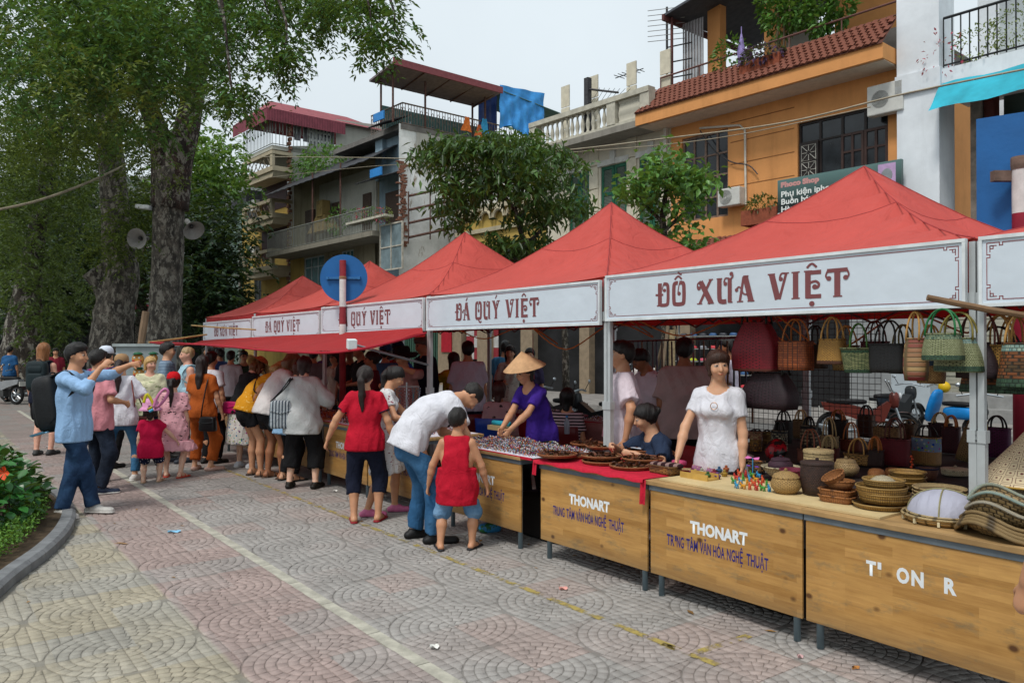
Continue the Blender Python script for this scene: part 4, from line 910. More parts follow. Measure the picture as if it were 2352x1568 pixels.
 fr=MB();fr.bb(-bw/2,bw/2,-.012,.022,bh-.02,bh);fr.bb(-bw/2,bw/2,-.012,.022,0,.02);fr.bb(-bw/2,-bw/2+.018,-.011,.021,.02,bh-.02);fr.bb(bw/2-.018,bw/2,-.011,.021,.02,bh-.02);fr.build('edge',bframe,bn)
 ln=MB();e=.04
 for z in(e,bh-e):ln.quad((-bw/2+.12,-.0056,z-.0022),(bw/2-.12,-.0056,z-.0022),(bw/2-.12,-.0056,z+.0022),(-bw/2+.12,-.0056,z+.0022))
 for x in(-bw/2+e,bw/2-e):ln.quad((x-.0022,-.0056,.12),(x+.0022,-.0056,.12),(x+.0022,-.0056,bh-.12),(x-.0022,-.0056,bh-.12))
 for sx in(-1,1):
  for sz in(-1,1):corner_key(ln,sx*(bw/2-e),bh/2+sz*(bh/2-e),-sx,-sz,.016)
 ln.xf(lambda p:p+Vector((0,.0032,0)));ln.build('border_line',M('banner_line','#8a4a4c',.6),bn)
 if word:
  x0_=-bw/2+bw*tx[0];
  for mb,xo in display_text(word,bh*.47,bw*tx[1]):
   mb.xf(lambda p:p+Vector((x0_,-.0022,bh*.26)));mb.build('letter',letm,bn)
 return root
tent(-1,3.2,None,'red peaked tent cut off by the right edge','blank white banner cut off by the right edge')
tent(0,3.2,'ĐỒ XƯA VIỆT','red peaked tent over the basket and bag counters','largest white banner reading ĐỒ XƯA VIỆT above the hanging bags',(.2,.56))
tent(1,3.33,'ĐÁ QUÝ VIỆT','red peaked tent over the woman in the conical hat','white banner reading ĐÁ QUÝ VIỆT nearest the largest banner',(.21,.5),-.03)
tent(2,3.36,'ĐÁ QUÝ VIỆT','red peaked tent behind the round blue sign, to its right','white banner reading ĐÁ QUÝ VIỆT partly behind the striped sign post',(.2,.52),-.03)
tent(3,3.2,'ĐÁ QUÝ VIỆT','red peaked tent whose peak shows just beside the blue sign','small white banner reading ĐÁ QUÝ VIỆT with a curled right corner',(.22,.52),-.07)
tent(4,3.17,'ĐỒ XƯA VIỆT','farthest red peaked tent at the left end of the row','farthest small white banner reading ĐỒ XƯA VIỆT crossed by a bamboo pole',(.25,.5),-.1)
aw=MB();top=[(-5.42,.64,1.93),(-8.4,.64,1.9),(-11.4,.64,1.88),(-14.3,.64,1.85)]
outp=[(978,765,.45),(800,806,-.55),(640,806,-.8),(480,792,-.8),(345,786,-.75)]
tpth=smooth_path(top,10);opth=smooth_path([(*(lambda q:(q[0],y_,q[1]))(ST.pix(px,py,y_)),) for px,py,y_ in outp],8)
def resamp(P,n):return[P[min(len(P)-1,int(round(i/n*(len(P)-1))))] for i in range(n+1)]
na=30;ta,oa=resamp(tpth,na),resamp(opth,na)
aw.grid([[ta[j].lerp(oa[j],q/8)+Vector((0,0,-.07*math.sin(PI*q/8)+.02*math.sin(j*.8)*(q/8))) for j in range(na+1)] for q in range(9)])
awo=aw.build('awning',tentd,None,True,ST.o,ST.rz);tag(awo,'sagging deep red awning in front of the three far tents','awning')
MB().tube(oa,.014,6).build('hem',M('awning_hem','#a3182a',.7),awo)
bm=M('bamboo','#a98a55',.6,.25,9)
def rod(name,label,a,b,r=.014,mat=bm,cat='pole'):
 o=MB().tube([a,(a+b)/2+Vector((0,0,-.006)),b],[r,r*1.05,r*.9],7).build(name,mat);return tag(o,label,cat)
def stp(px,py,y):x_,z_=ST.pix(px,py,y);return ST.p(x_,y,z_)
rod('bamboo_pole','thin bamboo pole lying across the farthest banner',stp(440,747,.3),stp(587,757,.3))
rod('bamboo_pole','thin bamboo pole propping the left corner of the red awning',stp(342,786,-.78),stp(475,768,.4),.018)
rod('wooden_batten','wooden batten slung from the tent edge above the hanging bags',stp(2130,683,.2),stp(2420,735,.62),.017,M('batten_wood','#7d6248',.8,.2,9),'batten')
rod('wooden_plank','plank leaning between the two big tree trunks',at(335,715,21),at(322,800,21),.09,M('plank_pale','#8d7660',.9),'plank')
cap=thing('awning_strut','grey metal strut with a white square cap holding the awning corner','strut',(0,0,0));a,b=stp(808,790,-.5),stp(984,838,.72)
MB().tube([a,b],.014,6).build('bar',M('zinc','#8f989c',.4,metal=.4),cap);bevel(MB().box(a,(.095,.095,.1),Matrix.Rotation(.4,3,'Z')@Matrix.Rotation(.15,3,'X')).build('cap',M('cap_white','#d5dcdc',.5),cap),.008)
for k,(xa_,xb_,lab) in enumerate(((-2.3,.5,'orange cable looping below the eaves above the hanging bags'),(-5.3,-2.4,'orange cable looping below the eaves over the bead counter'))):
 P=[]
 for j in range(5):t=j/4;P+=[(xa_+(xb_-xa_)*t,1.0+.5*(j%2),1.94),(xa_+(xb_-xa_)*(t+.12),1.2+.5*(j%2),1.8-.06*(j%3))]
 P=P[:-1];tag(MB().tube(smooth_path(P,6),.007,5).build('cable',M('orange_cable','#b0622a',.6),None,True,ST.o,ST.rz),lab,'cable')
 # -- counters
m_,nt,b=newmat('counter_wood');v=coords(nt,'Object',(1,1,1));sp=nd(nt,'ShaderNodeSeparateXYZ',i_0=v);vv=nd(nt,'ShaderNodeCombineXYZ',i_0=sp.outputs[0],i_1=sp.outputs[2],i_2=sp.outputs[1])
oi=nd(nt,'ShaderNodeObjectInfo');off=nd(nt,'ShaderNodeVectorMath',operation='MULTIPLY_ADD');nt.links.new(oi.outputs['Random'],off.inputs[0]);off.inputs[1].default_value=(37,19,5);nt.links.new(vv.outputs[0],off.inputs[2]);vv=off.outputs[0]
bk=nd(nt,'ShaderNodeTexBrick',i_Vector=vv,i_Scale=1.0,i_Color1=(.1,.1,.1,1),i_Color2=(.9,.9,.9,1),i_Mortar=(.5,.5,.5,1));bk.inputs['Mortar Size'].default_value=0.0;bk.inputs['Brick Width'].default_value=.42;bk.inputs['Row Height'].default_value=.05;bk.offset=.37;bk.squash=1
mp=nd(nt,'ShaderNodeMapping',i_Vector=vv);mp.inputs['Scale'].default_value=(2.2,26,1);gn=noise(nt,mp.outputs[0],2.2,5,.65);wob=noise(nt,vv,3,3)
c=mixc(nt,ramp(nt,gn,.3,.75),H('#c99b57'),H('#9a6a32'));c=mixc(nt,.42,c,mixc(nt,bk.outputs[0],H('#8a6230'),H('#d2a566')),'MIX')
mp2=nd(nt,'ShaderNodeMapping',i_Vector=vv);mp2 .inputs['Scale'].default_value=(3.5,9,1);c=mixc(nt,ramp(nt,noise(nt,mp2 .outputs[0],1.6,5,.7),.54,.72,0,.7),c,H('#746a52'))
vo=nd(nt,'ShaderNodeTexVoronoi',i_Vector=vv,i_Scale=6.0);mp3=nd(nt,'ShaderNodeMapping',i_Vector=vv);mp3 .inputs['Scale'].default_value=(.7,1.0,1);nt.links.new(mp3 .outputs[0],vo.inputs['Vector']);c=mixc(nt,ramp(nt,vo.outputs['Distance'],.06,.13,.9,0),c,H('#4a2a16'))
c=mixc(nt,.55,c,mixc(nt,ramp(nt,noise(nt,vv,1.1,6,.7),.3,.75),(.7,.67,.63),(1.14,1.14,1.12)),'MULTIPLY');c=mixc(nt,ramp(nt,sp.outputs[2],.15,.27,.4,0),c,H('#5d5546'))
nt.links.new(c,b.inputs['Base Color']);b.inputs['Roughness'].default_value=.5;b.inputs['Specular IOR Level'].default_value=.35;bumpn(nt,b,gn,.12,.004)
woodm=m_;topm=M('counter_top_wood','#a58457',.7,.25,3,.15,30,stretch=(1,8,1));steelm=M('grey_angle_steel','#69737a',.5,.15,6,metal=.3);legm=M('leg_blue_grey','#6f8088',.45,.12,8,metal=.2)
redc=M('red_check_cloth','#b81832',.85,.15,30,.3,90)
white_p=M('letter_white','#dde2e4',.6,.04);blue_p=M('letter_navy','#27246e',.6,.05)
def vlet(root,body,x,z,h,width,mat,bold,align='CENTER',name='lettering',y=-.0135):
 """one mesh per word"""
 me=text_mesh(body,1.0,bold,1.0,'LEFT');co=np.empty(len(me.vertices)*3,np.float32);me.vertices.foreach_get('co',co);co=co.reshape(-1,3)
 x0_,x1_=co[:,0].min(),co[:,0].max();s=width/(x1_-x0_);hh=h/.73
 out=np.stack([(co[:,0]-x0_)*s+(x-width/2 if align=='CENTER' else x),np.full(len(co),y),co[:,1]*hh+z],1);me.vertices.foreach_set('co',out.astype(np.float32).ravel());me.update()
 me.materials.append(mat);return link(name,me,root)
def counter(x0,x1,label,text=None,depth=.62,top=.785,group='wooden counters along the stalls',dz=0.0):
 L=x1-x0;root=thing('counter',label,'counter',ST.p(x0,0,0),ST.rz,group)
 bevel(MB().bb(-.01,L+.01,-.035,depth,top-.03+dz,top+dz).build('table_top',topm,root),.004)
 f=MB();f.bb(0,L,-.02,0.012,top-.065+dz,top-.031+dz);f.bb(0,L,depth-.05,depth-.02,top-.065+dz,top-.031+dz);f.bb(0,.03,.012,depth-.05,top-.064+dz,top-.032+dz);f.bb(L-.03,L,.012,depth-.05,top-.064+dz,top-.032+dz);f.build('steel_frame',steelm,root)
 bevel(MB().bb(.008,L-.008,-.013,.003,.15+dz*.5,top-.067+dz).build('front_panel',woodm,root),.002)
 for lx in(.07,L-.07):
  for ly in(.03,depth-.05):MB().tube([(lx,ly,0),(lx,ly,top-.066+dz)],.0205,12).build('leg',legm,root,True)
 if text:
  c_=L*.49
  for body,xx,wd in text.get('w',[('THONART',c_,.45)]):vlet(root,body,xx,.495+dz,.075,wd,white_p,.046)
  for body,xx,wd in text.get('b',[('TRUNG',.235,.14),('TÂM',.375,.095),('VĂN',.485,.09),('HÓA',.592,.09),('NGHỆ',.715,.12),('THUẬT',.88,.155)]):vlet(root,body,xx,.375+dz,.074,wd,blue_p,.018)
 return root
stdt={'std':1}
cnt=[counter(0.0,1.25,'rightmost wooden counter with the broken white lettering T ON R',{'w':[('T',.395,.055),('O',.565,.066),('N',.64,.062),('R',.8,.06)],'b':[]}),counter(-1.2,-.008,'wooden counter lettered in white and blue under the basket display, letter U missing',{'b':[('TR',.19,.065),('NG',.275,.06),('TÂM',.375,.095),('VĂN',.485,.09),('HÓA',.592,.09),('NGHỆ',.715,.12),('THUẬT',.88,.155)]}),counter(-2.41,-1.215,'wooden counter with red cloth top holding the round trays',stdt),counter(-3.86,-2.66,'wooden counter covered with beads behind the boy in red',stdt,.75),counter(-5.5,-4.32,'wooden counter behind the girl with pink clogs',stdt,.75),counter(-6.72,-5.52,'wooden counter beside the woman in grey blouse, jewellery on top',stdt,.75),counter(-8.05,-6.85,'wooden counter hidden behind the woman in grey blouse',stdt,.75),counter(-9.4,-8.2,'wooden counter behind the women in black shorts',stdt,.75),counter(-10.7,-9.5,'farthest wooden counter behind the woman in orange',stdt,.75)]
MB().bb(.432,.452,-.0155,-.0145,.535,.572).build('lettering',white_p,cnt[0]);MB().bb(.232,.242,-.0155,-.0145,.41,.448).build('lettering',blue_p,cnt[1])
MB().bb(.435,.452,-.0146,-.0138,.495,.53).build('scar',M('scar_pale','#b08a52',.7),cnt[0])
rc=MB();L=1.22;n=26
def clothz(j,q):return .79-(q-6)*.022-.006*math.sin(j*1.1) if q>6 else .791+.002*math.sin(j+q)
rc.grid([[(-2.44+L*j/n,.6-.66*min(q,6)/6-(.004 if q>6 else 0),clothz(j,q)) for j in range(n+1)] for q in range(8)])
rco=rc.build('red_cloth',redc,None,True,ST.o,ST.rz);tag(rco,'red checked cloth spread over the tray counter, corner hanging','cloth')
for xx,w_,d_ in((-1.255,.055,.17),(-2.455,.05,.12)):
 q=MB();q.grid([[(xx+w_*j/6,-.045-.012*math.sin(j*1.5)-.002*k,.788-d_*k/6) for j in range(7)] for k in range(7)]);q.build('hanging_corner',redc,rco,True)
pl_=MB();pl_.bb(-1.15,.42,.03,.5,.7865,.7985);tag(pl_.build('plywood_sheet',M('ply_pale','#c7b183',.7,.12,4),None,loc=ST.o,rz=ST.rz),'pale plywood sheet laid on the counter under the baskets','board')
for xa_,xb_,lab in((-3.84,-2.5,'white cloth with red edge under the bead counter display'),(-6.7,-4.35,'white cloth under the jewellery beside the woman in grey blouse')):
 q=MB();q.bb(xa_,xb_,-.02,.7,.787,.792);o=q.build('display_cloth',M('cloth_white','#d5d3dc',.8,.06),None,loc=ST.o,rz=ST.rz);tag(o,lab,'cloth')
 q=MB();q.bb(xa_,xb_,-.034,-.02,.772,.792);q.build('red_edge',redc,o)
for k,(xa_,xb_,ya_,lab) in enumerate(((-5.2,-2.6,2.75,'red-clothed table at the street side behind the conical hat'),(-8.2,-5.6,2.75,'red-clothed table at the street side of the tent by the sign'))):
 o=thing('rear_table',lab,'table',ST.p(xa_,ya_,0),ST.rz,'tables at the street side');L=xb_-xa_
 q=MB();q.bb(0,L,0,.65,.74,.77);q.build('table_top',M('maroon_top','#6b1c2a',.7,.2),o)
 q=MB();n=40;q.grid([[(L*j/n,-.005-.02*math.sin(j*1.3)*k_/4,.765-.13*k_) for j in range(n+1)] for k_ in range(5)]);q.build('cloth_skirt',M('maroon_cloth','#8a1426',.85,.2,6),o,True)
 for lx in(.1,L-.1):MB().tube([(lx,.5,0),(lx,.5,.74)],.02,8).build('leg',legm,o)
def stripes(q,x,y,z0,z1,r,bands):
 for i,(a,b_,mi) in enumerate(bands):q.mi=mi;q.tube([(x,y,a),(x,y,b_)],r,16,caps=True)
redp=M('post_red','#8a2f36',.6,.2,9);whp=M('post_white','#cfd0cd',.6,.12,9);blp=M('sign_blue','#1e5f9c',.5,.12,2,.15)
sp_=at(787,798,10.95);sp_.z=0
sgn=thing('traffic_sign','round blue traffic sign seen from behind on a red and white post','traffic sign',sp_);q=MB();stripes(q,0,0,0,3,.045,[(0,1.4,0),(1.4,1.82,0),(1.82,2.02,1),(2.02,2.26,0),(2.26,2.66,1),(2.66,2.9,0)]);q.build('post',[redp,whp],sgn,auto=40)
q=MB();q.prism([(.327*math.cos(i*PI/24),.06,2.66+.327*math.sin(i*PI/24)) for i in range(48)],(0,.012,0));q.build('disc',blp,sgn)
q=MB();q.bb(-.23,.23,.025,.06,2.645,2.675);q.bb(-.235,-.2,.015,.06,2.64,2.68);q.bb(.2,.235,.015,.06,2.64,2.68);q.build('bracket',M('bracket_blue','#2f6ea6',.5),sgn)
q=MB();q.lathe([(.048,-.02),(.052,0),(.048,.02)],14,(0,0,2.66));q.build('clamp',M('rust_clamp','#8a6a4e',.8),sgn)
pp=at(2349,500,7.6);pp.z=0
sg2=thing('traffic_sign','rectangular blue sign panel on a thick striped post at the right edge','traffic sign',pp);q=MB();stripes(q,0,0,0,4,.09,[(0,2.45,0),(2.45,2.98,0),(2.98,3.42,1)]);q.build('post',[M('post_red2','#8a1f33',.5,.15,6),whp],sg2,auto=40)
q=MB();q.bb(-.4,.5,.12,.135,2.82,3.98);o=q.build('panel',blp,sg2);o.rotation_euler=(0,0,R(-38))
q=MB();q.bb(-.25,.05,.03,.1,3.3,3.4);q.lathe([(.096,3.4),(.1,3.44),(.1,3.5),(.096,3.52)],16);q.build('bracket',M('rust_bracket','#6a5a50',.8,.3,9),sg2)
# ------ trees and planting
def bark(name,a,b,s=3.0,lo=.42,hi=.6):
 if name in MATS:return MATS[name]
 m,nt,bs=newmat(name);v=coords(nt,'Object',(1,1,.55));n1=noise(nt,v,s,7,.75);n2=noise(nt,v,s*4,6,.8)
 c=mixc(nt,ramp(nt,n1,lo,hi),H(a),H(b));c=mixc(nt,ramp(nt,n2,.47,.56,0,.85),c,tuple(x*.3 for x in H(a)));c=mixc(nt,ramp(nt,noise(nt,v,s*1.7,5,.7),.52,.58,0,.75),c,H('#918d83'))
 nt.links.new(c,bs.inputs['Base Color']);bs.inputs['Roughness'].default_value=.95;bumpn(nt,bs,n2,.8,.06);return m
barkm=bark('bark_grey','#3a3632','#7d766c',4.6,.44,.56);bark_red=bark('bark_red','#2a211e','#4f3a33',4);bark_sm=bark('bark_small','#33302a','#5d574a',14)
def limb(mb,pts,rs,n=12,steps=5,wob=.0):
 P=smooth_path(pts,steps);Rr=smooth_path([(r,0,0) for r in rs],steps);g=np.random.default_rng(len(P))
 mb.tube(P,[max(.004,q.x*(1+wob*float(g.normal(0,1)))) for q in Rr],n)
def sprays(B,D,L,m,ll,lw,seed,droop=.6):
 """compound leaves: bases B, directions D, stalk length L, m leaflets each"""
 g=np.random.default_rng(seed);n=len(B);D=D/np.linalg.norm(D,axis=1,keepdims=True)
 S=np.cross(D,np.array([0,0,1.0]));S/=np.linalg.norm(S,axis=1,keepdims=True)+1e-6
 C,DD,NN=[],[],[]
 for k in range(m):
  s=.25+.75*(k//2+1)/((m+1)//2);side=1 if k%2 else -1
  C.append(B+D*(L*s)[:,None]+np.array([0,0,-1.0])*(droop*L*s*s)[:,None]+g.normal(0,.008,(n,3)))
  d=D*.55+S*side*.9+g.normal(0,.22,(n,3));d[:,2]-=droop*.55;DD.append(d);NN.append(np.array([0,0,1.0])+g.normal(0,.45,(n,3)))
 C=np.concatenate(C);DD=np.concatenate(DD);NN=np.concatenate(NN)
 return leaves_np(C,DD,NN,ll*g.uniform(.7,1.25,len(C)),lw*g.uniform(.75,1.2,len(C)),.12)
def vol_points(regs,seed):
 g=np.random.default_rng(seed);out=[]
 for px,py,rx,ry,d0,d1,n in regs:
  a=g.uniform(0,2*PI,n);r=np.sqrt(g.random(n));xx=px+rx*r*np.cos(a);yy=py+ry*r*np.sin(a);d=g.uniform(d0,d1,n)
  out+=[tuple(at(x_,y_,q)) for x_,y_,q in zip(xx,yy,d)]
 return np.array(out)
def crown(root,regs,mat,seed,L=.34,m=12,ll=.1,lw=.038,droop=.6,clump=5,cr=.32,name='crown'):
 P=vol_points(regs,seed);g=np.random.default_rng(seed+1)
 B=np.repeat(P,clump,0)+g.normal(0,cr,(len(P)*clump,3))*np.array([1,1,.7]);D=g.normal(0,1,(len(B),3));D[:,2]*=.35
 V,F=sprays(B,D,L*g.uniform(.6,1.3,len(B)),m,ll,lw,seed+2,droop);V=V-np.array(root.location)
 o=link(name,rawmesh(name,V,F,mat),root);o['kind']='stuff';return o
lf_a=leafm('leaf_mahogany','#1c3f20',.2,.6,'#477531',.6);lf_y=leafm('leaf_yellowing','#2b4a1e',.2,.55,'#6a7a2e',.6);lf_y2=leafm('leaf_shade','#1f3c1f',.2,.6,'#52682a');lf_d=leafm('leaf_dark','#13251a',.12,.5,'#284428');lf_l=leafm('leaf_light','#3f6a2e',.3,.4,'#6c9440')
def trunk_tree(label,d,pts,group='big old trees of the promenade'):
 p0=at(pts[0][0],798,d);p0 .z=0;return thing('big_tree',label,'tree',p0,0,group),[at(px,py,d)-p0 for px,py,w in pts],[w*d/FPX/2*.9 for px,py,w in pts]
t1,P1,R1=trunk_tree('big forked tree with patchy grey bark, reddish upper limb, and loudspeaker',24,[(378,885,130),(378,860,112),(376,800,90),(380,700,80),(385,600,77),(388,480,78),(396,390,84)])
P1[0].z=-.05;mb=MB();limb(mb,P1,R1,20,5,.02);mb.build('trunk',barkm,t1,True)
mb=MB();o1=t1 .location;limb(mb,[P1[-2]+Vector((.1,0,0)),P1[-1]+Vector((.15,0,.2)),at(428,300,24)-o1,at(446,200,24)-o1,at(460,100,23.6)-o1,at(476,-20,23)-o1,at(500,-160,22)-o1],[.48,.44,.38,.33,.3,.27,.2],14);mb.build('limb',bark_red,t1,True)
mb=MB();limb(mb,[P1[-2]+Vector((-.1,0,0)),at(372,340,24)-o1,at(340,240,23.5)-o1,at(300,120,22.5)-o1,at(250,-60,21)-o1],[.42,.34,.28,.24,.16],12);mb.build('limb',bark_red,t1,True)
clumps=[(535,215,40,42,13,15,24),(520,120,34,56,15,18,26),(648,110,26,58,12.5,14,28),(620,40,50,36,14,17,30),(735,30,36,44,13,16,24),(700,-5,90,24,14,18,34),(855,60,22,54,12,13.5,20),(800,5,60,26,13,16,24),(870,-5,36,24,12,15,14),(560,10,60,44,15,19,32),(495,200,20,60,18,22,14),(500,50,40,70,17,21,40),(905,60,8,40,12,13,5)]
mb=MB();g_=np.random.default_rng(2)
for px,py,rx,ry,d0,d1,n in clumps:
 d=(d0+d1)/2;a=at(px,py+ry*.4,d)-o1;b_=at(px+g_.uniform(-15,15),py-ry,d)-o1;c_=at(px-40,-60,d+1.5)-o1;limb(mb,[Vector((P1[-1].x+1.2,0,11.5)),c_+Vector((-.8,0,1.0)),c_,b_,a],[.12,.07,.04,.02,.006],6,4)
mb.build('branches',bark_red,t1,True)
crown(t1,clumps,lf_a,21,.3,10,.12,.05,.8,4,.14)
crown(t1,[(150,50,190,100,13,22,230),(350,50,140,100,13,21,200),(300,160,150,80,14,21,130),(110,180,130,70,14,22,110),(370,170,40,50,15,22,20),(330,300,36,40,18,22,18)],lf_a,31,.36,10,.14,.06,.7,4,.36)
crown(t1,[(280,220,90,60,12,18,34),(120,130,120,70,12,18,36),(350,390,26,36,20,22,10)],lf_y,35,.38,11,.11,.044,.7,4,.36)
t2,P2,R2=trunk_tree('big tree with a sawn-off stub and white bracket lamp, left of the forked one',26,[(262,880,150),(260,850,122),(256,800,108),(262,720,98),(276,640,92),(272,560,78),(262,450,66),(255,350,60),(244,240,50),(232,130,42),(222,0,32),(215,-120,22)])
P2[0].z=-.05;mb=MB();limb(mb,P2,R2,20,5,.02);o2=t2 .location
limb(mb,[at(262,690,26)-o2,at(240,650,25.9)-o2,at(214,618,25.7)-o2],[.5,.42,.4],14,4);mb.build('trunk',barkm,t2,True)
mb=MB()
for pts in([(240,230),(160,170),(60,160),(-30,180)],[(235,160),(300,90),(330,10)],[(250,330),(190,300),(120,300)]):limb(mb,[at(px,py,26-2.5*i)-o2 for i,(px,py) in enumerate(pts)],[.2,.12,.08,.03][:len(pts)],8,5)
mb.build('branches',bark_sm,t2,True)
crown(t2,[(60,300,110,70,20,29,150),(200,290,90,60,20,28,100),(320,300,40,40,22,27,24),(300,500,45,40,24.2,25.4,40),(262,560,40,30,24,25,26),(335,420,14,50,24,26,10)],lf_y,41,.42,11,.13,.055,.6,5,.45)
t3,P3,R3=trunk_tree('leaning big tree trunk at the left edge behind the woman with the backpack',29,[(66,900,190),(62,880,160),(58,845,125),(56,800,104),(56,740,84),(62,680,68),(74,600,50),(90,500,40),(110,380,30),(120,240,18)])
P3[0].z=-.05;mb=MB();limb(mb,P3,R3,18,5,.03);mb.build('trunk',bark('bark_brown','#2c2620','#4f463b'),t3,True)
crown(t3,[(80,420,110,110,24,34,110),(180,480,80,100,27,36,60),(60,600,80,80,25,34,70),(150,650,70,60,27,36,40),(20,500,60,150,22,30,60),(110,740,40,30,25,28,20)],lf_y2,51,.5,11,.17,.07,.6,5,.55)
gm=M('speaker_grey','#8d8b88',.5,.15,5)
for label,px,py,d,face in(('grey horn loudspeaker fixed right of the forked trunk',440,522,23.2,(.55,-.5,-.55)),('grey horn loudspeaker facing the promenade between the two trunks',322,548,23.8,(-.1,-1,-.15))):
 p=at(px,py,d);s_=thing('loudspeaker',label,'loudspeaker',p);q=MB();q.lathe([(.05,-.42),(.07,-.38),(.075,-.22),(.06,-.2),(.09,-.1),(.18,.06),(.29,.17),(.31,.19),(.3,.185),(.17,.05),(.03,-.08)],20,caps=False)
 o=q.build('horn',gm,s_,True);o.rotation_euler=Vector(face).to_track_quat('Z','Y').to_euler()
 q=MB();q.ball((0,0,.02),.06,10,6);o2_=q.build('driver',M('speaker_dark','#3a3a3a',.6),s_,True);MB().tube([(0,0,0),(0,.3,.15),(0,.6,.2)],.03,6).build('bracket',iron,s_)
lp=thing('bracket_lamp','white flat lamp housing fixed between the two trunks','lamp',at(330,476,23.6));bevel(MB().box((0,0,0),(.42,.25,.12),Matrix.Rotation(.1,3,'Y')).build('housing',M('lamp_white','#c9ced0',.5),lp),.02);MB().tube([(.1,.1,0),(.3,.4,.1)],.025,6).build('arm',iron,lp)
bgs=[('slender green tree left of the balcony house, pale leaves on top',45,[(505,880,30),(500,650,22),(500,420,14)],[(470,370,50,44,42,48,40),(460,430,45,50,42,48,46),(505,410,28,55,43,48,30),(470,330,30,36,40,46,18)],lf_l),('dark dense tree below the pale one, left of the balcony house',40,[(480,880,40),(478,700,30),(470,560,16)],[(475,540,60,80,37,43,90),(485,640,50,70,37,43,80),(440,600,40,90,36,42,60),(500,710,40,36,37,43,40),(460,700,50,50,37,43,46)],lf_d),('dark tree filling the gap between the two big trunks',44,[(325,880,40),(325,700,26),(330,560,14)],[(330,600,40,90,40,48,80),(200,620,60,80,40,48,100),(330,470,50,60,40,48,60),(170,560,60,80,42,50,90)],lf_d),('dark tree at the far left behind the leaning trunk',46,[(140,880,40),(140,700,26),(140,560,14)],[(130,620,60,80,42,50,90),(40,560,60,120,42,50,110),(150,720,70,40,42,50,60),(30,700,40,50,42,50,40),(60,400,80,120,44,52,90),(180,420,90,90,44,52,90)],lf_d)]
for k,(lab,d,tp_,regs,mt) in enumerate(bgs):
 tr_,PP,RR=trunk_tree(lab,d,tp_,'trees behind the big trunks');mb=MB();PP[0].z=-.1;limb(mb,PP,RR,8,4);mb.build('trunk',bark_sm,tr_,True);crown(tr_,regs,mt,61+3*k,.7,9,.34,.15,.5,5,.8)
fb=thing('far_building','pale far building with dark shops below, seen between the big trunks','building',at(250,798,62)-Vector((0,0,CAMZ)));q=MB();q.bb(-34,14,0,8,4.2,15);q.build('wall',plaster('far_white','#8d9190',.4),fb)
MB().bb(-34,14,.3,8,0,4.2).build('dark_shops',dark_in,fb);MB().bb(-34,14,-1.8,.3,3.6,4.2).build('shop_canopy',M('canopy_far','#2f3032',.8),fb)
for k in range(9):casement(fb,-30+k*4.6,-28+k*4.6,6.5,9.5,-.05,wood_dk,2,2)
sign_text('Tien',2.2,5.0,1.6,'#b9b9b9',.02,1.0,fb,y=-1.9)
MB().bb(1.6,6,-1.88,-1.8,4.4,6.8).build('name_board',M('name_dark','#2b2022',.6),fb);MB().bb(1.8,5.6,-1.9,-1.88,4.5,4.9).build('red_rule',M('rule_red','#8a2033',.6),fb)
# ---- street trees behind the tents
def street_tree(label,base,trunk,rs,twigs,regs,mat,seed,ll,lw,leaf_n,droop,wrap=False):
 r=thing('street_tree',label,'tree',base,0,'street trees behind the tents');mb=MB();d=base.y
 P=[at(px,py,d)-base for px,py in trunk];P[0].z=0;limb(mb,P,rs,10,5,.03)
 for t in twigs:limb(mb,[at(px,py,d+dd)-base for px,py,dd in t],[.035,.024,.016,.008][:len(t)],6,4)
 mb.build('trunk',bark_sm,r,True)
 Pn=vol_points([(*q_[:6],max(3,int(q_[6]*.42))) for q_ in regs],seed);g=np.random.default_rng(seed);K=leaf_n*2;B=np.repeat(Pn,K,0)+g.normal(0,1,(len(Pn)*K,3))*np.array([.13,.13,.07]);D=g.normal(0,1,(len(B),3));D[:,2]=-droop+.5*D[:,2];N=g.normal(0,.5,(len(B),3));N[:,2]+=1
 V,F=leaves_np(B,D,N,ll*g.uniform(.7,1.25,len(B)),lw*g.uniform(.8,1.2,len(B)),.15);V-=np.array(base);o=link('crown',rawmesh('crown',V,F,mat),r);o['kind']='stuff';return r
ba=ST.p(-7.22,4.4);da=ba.y
ta_=street_tree('leafy street tree with drooping dark leaves behind the middle tents',ba,[(1300,900),(1297,760),(1272,680),(1228,605),(1198,540),(1182,470)],[.06,.055,.05,.045,.04,.03],[[(1182,480,0),(1120,410,.3),(1050,370,.5),(990,340,.6)],[(1182,480,0),(1190,400,0),(1170,330,-.2)],[(1190,500,0),(1260,430,.3),(1310,410,.4)],[(1228,605,0),(1150,590,-.2),(1090,590,-.3)],[(1210,560,0),(1290,490,.2),(1340,490,.3)]],[(1080,340,90,28,da-1,da+1.2,150),(1180,340,80,32,da-1,da+1.2,150),(1265,380,70,34,da-1,da+1.2,105),(1010,345,48,24,da-.6,da+1,50),(1060,420,60,40,da-.8,da+1,110),(1160,420,80,36,da-1,da+1,130),(1275,450,60,34,da-.8,da+1,70),(1335,485,26,30,da-.5,da+.8,22),(1230,490,60,30,da-.7,da+.8,56),(1050,490,40,32,da-.5,da+.8,50),(1150,570,60,34,da-.6,da+.6,80),(1230,570,50,30,da-.5,da+.5,46),(1100,600,40,22,da-.4,da+.4,24),(985,370,30,12,da,da+.5,14)],leafm('leaf_longan','#26451f',.2,.5,'#4f7236',.35),71,.17,.052,8,.85)
bb_=ST.p(-5.05,4.45);db=bb_.y
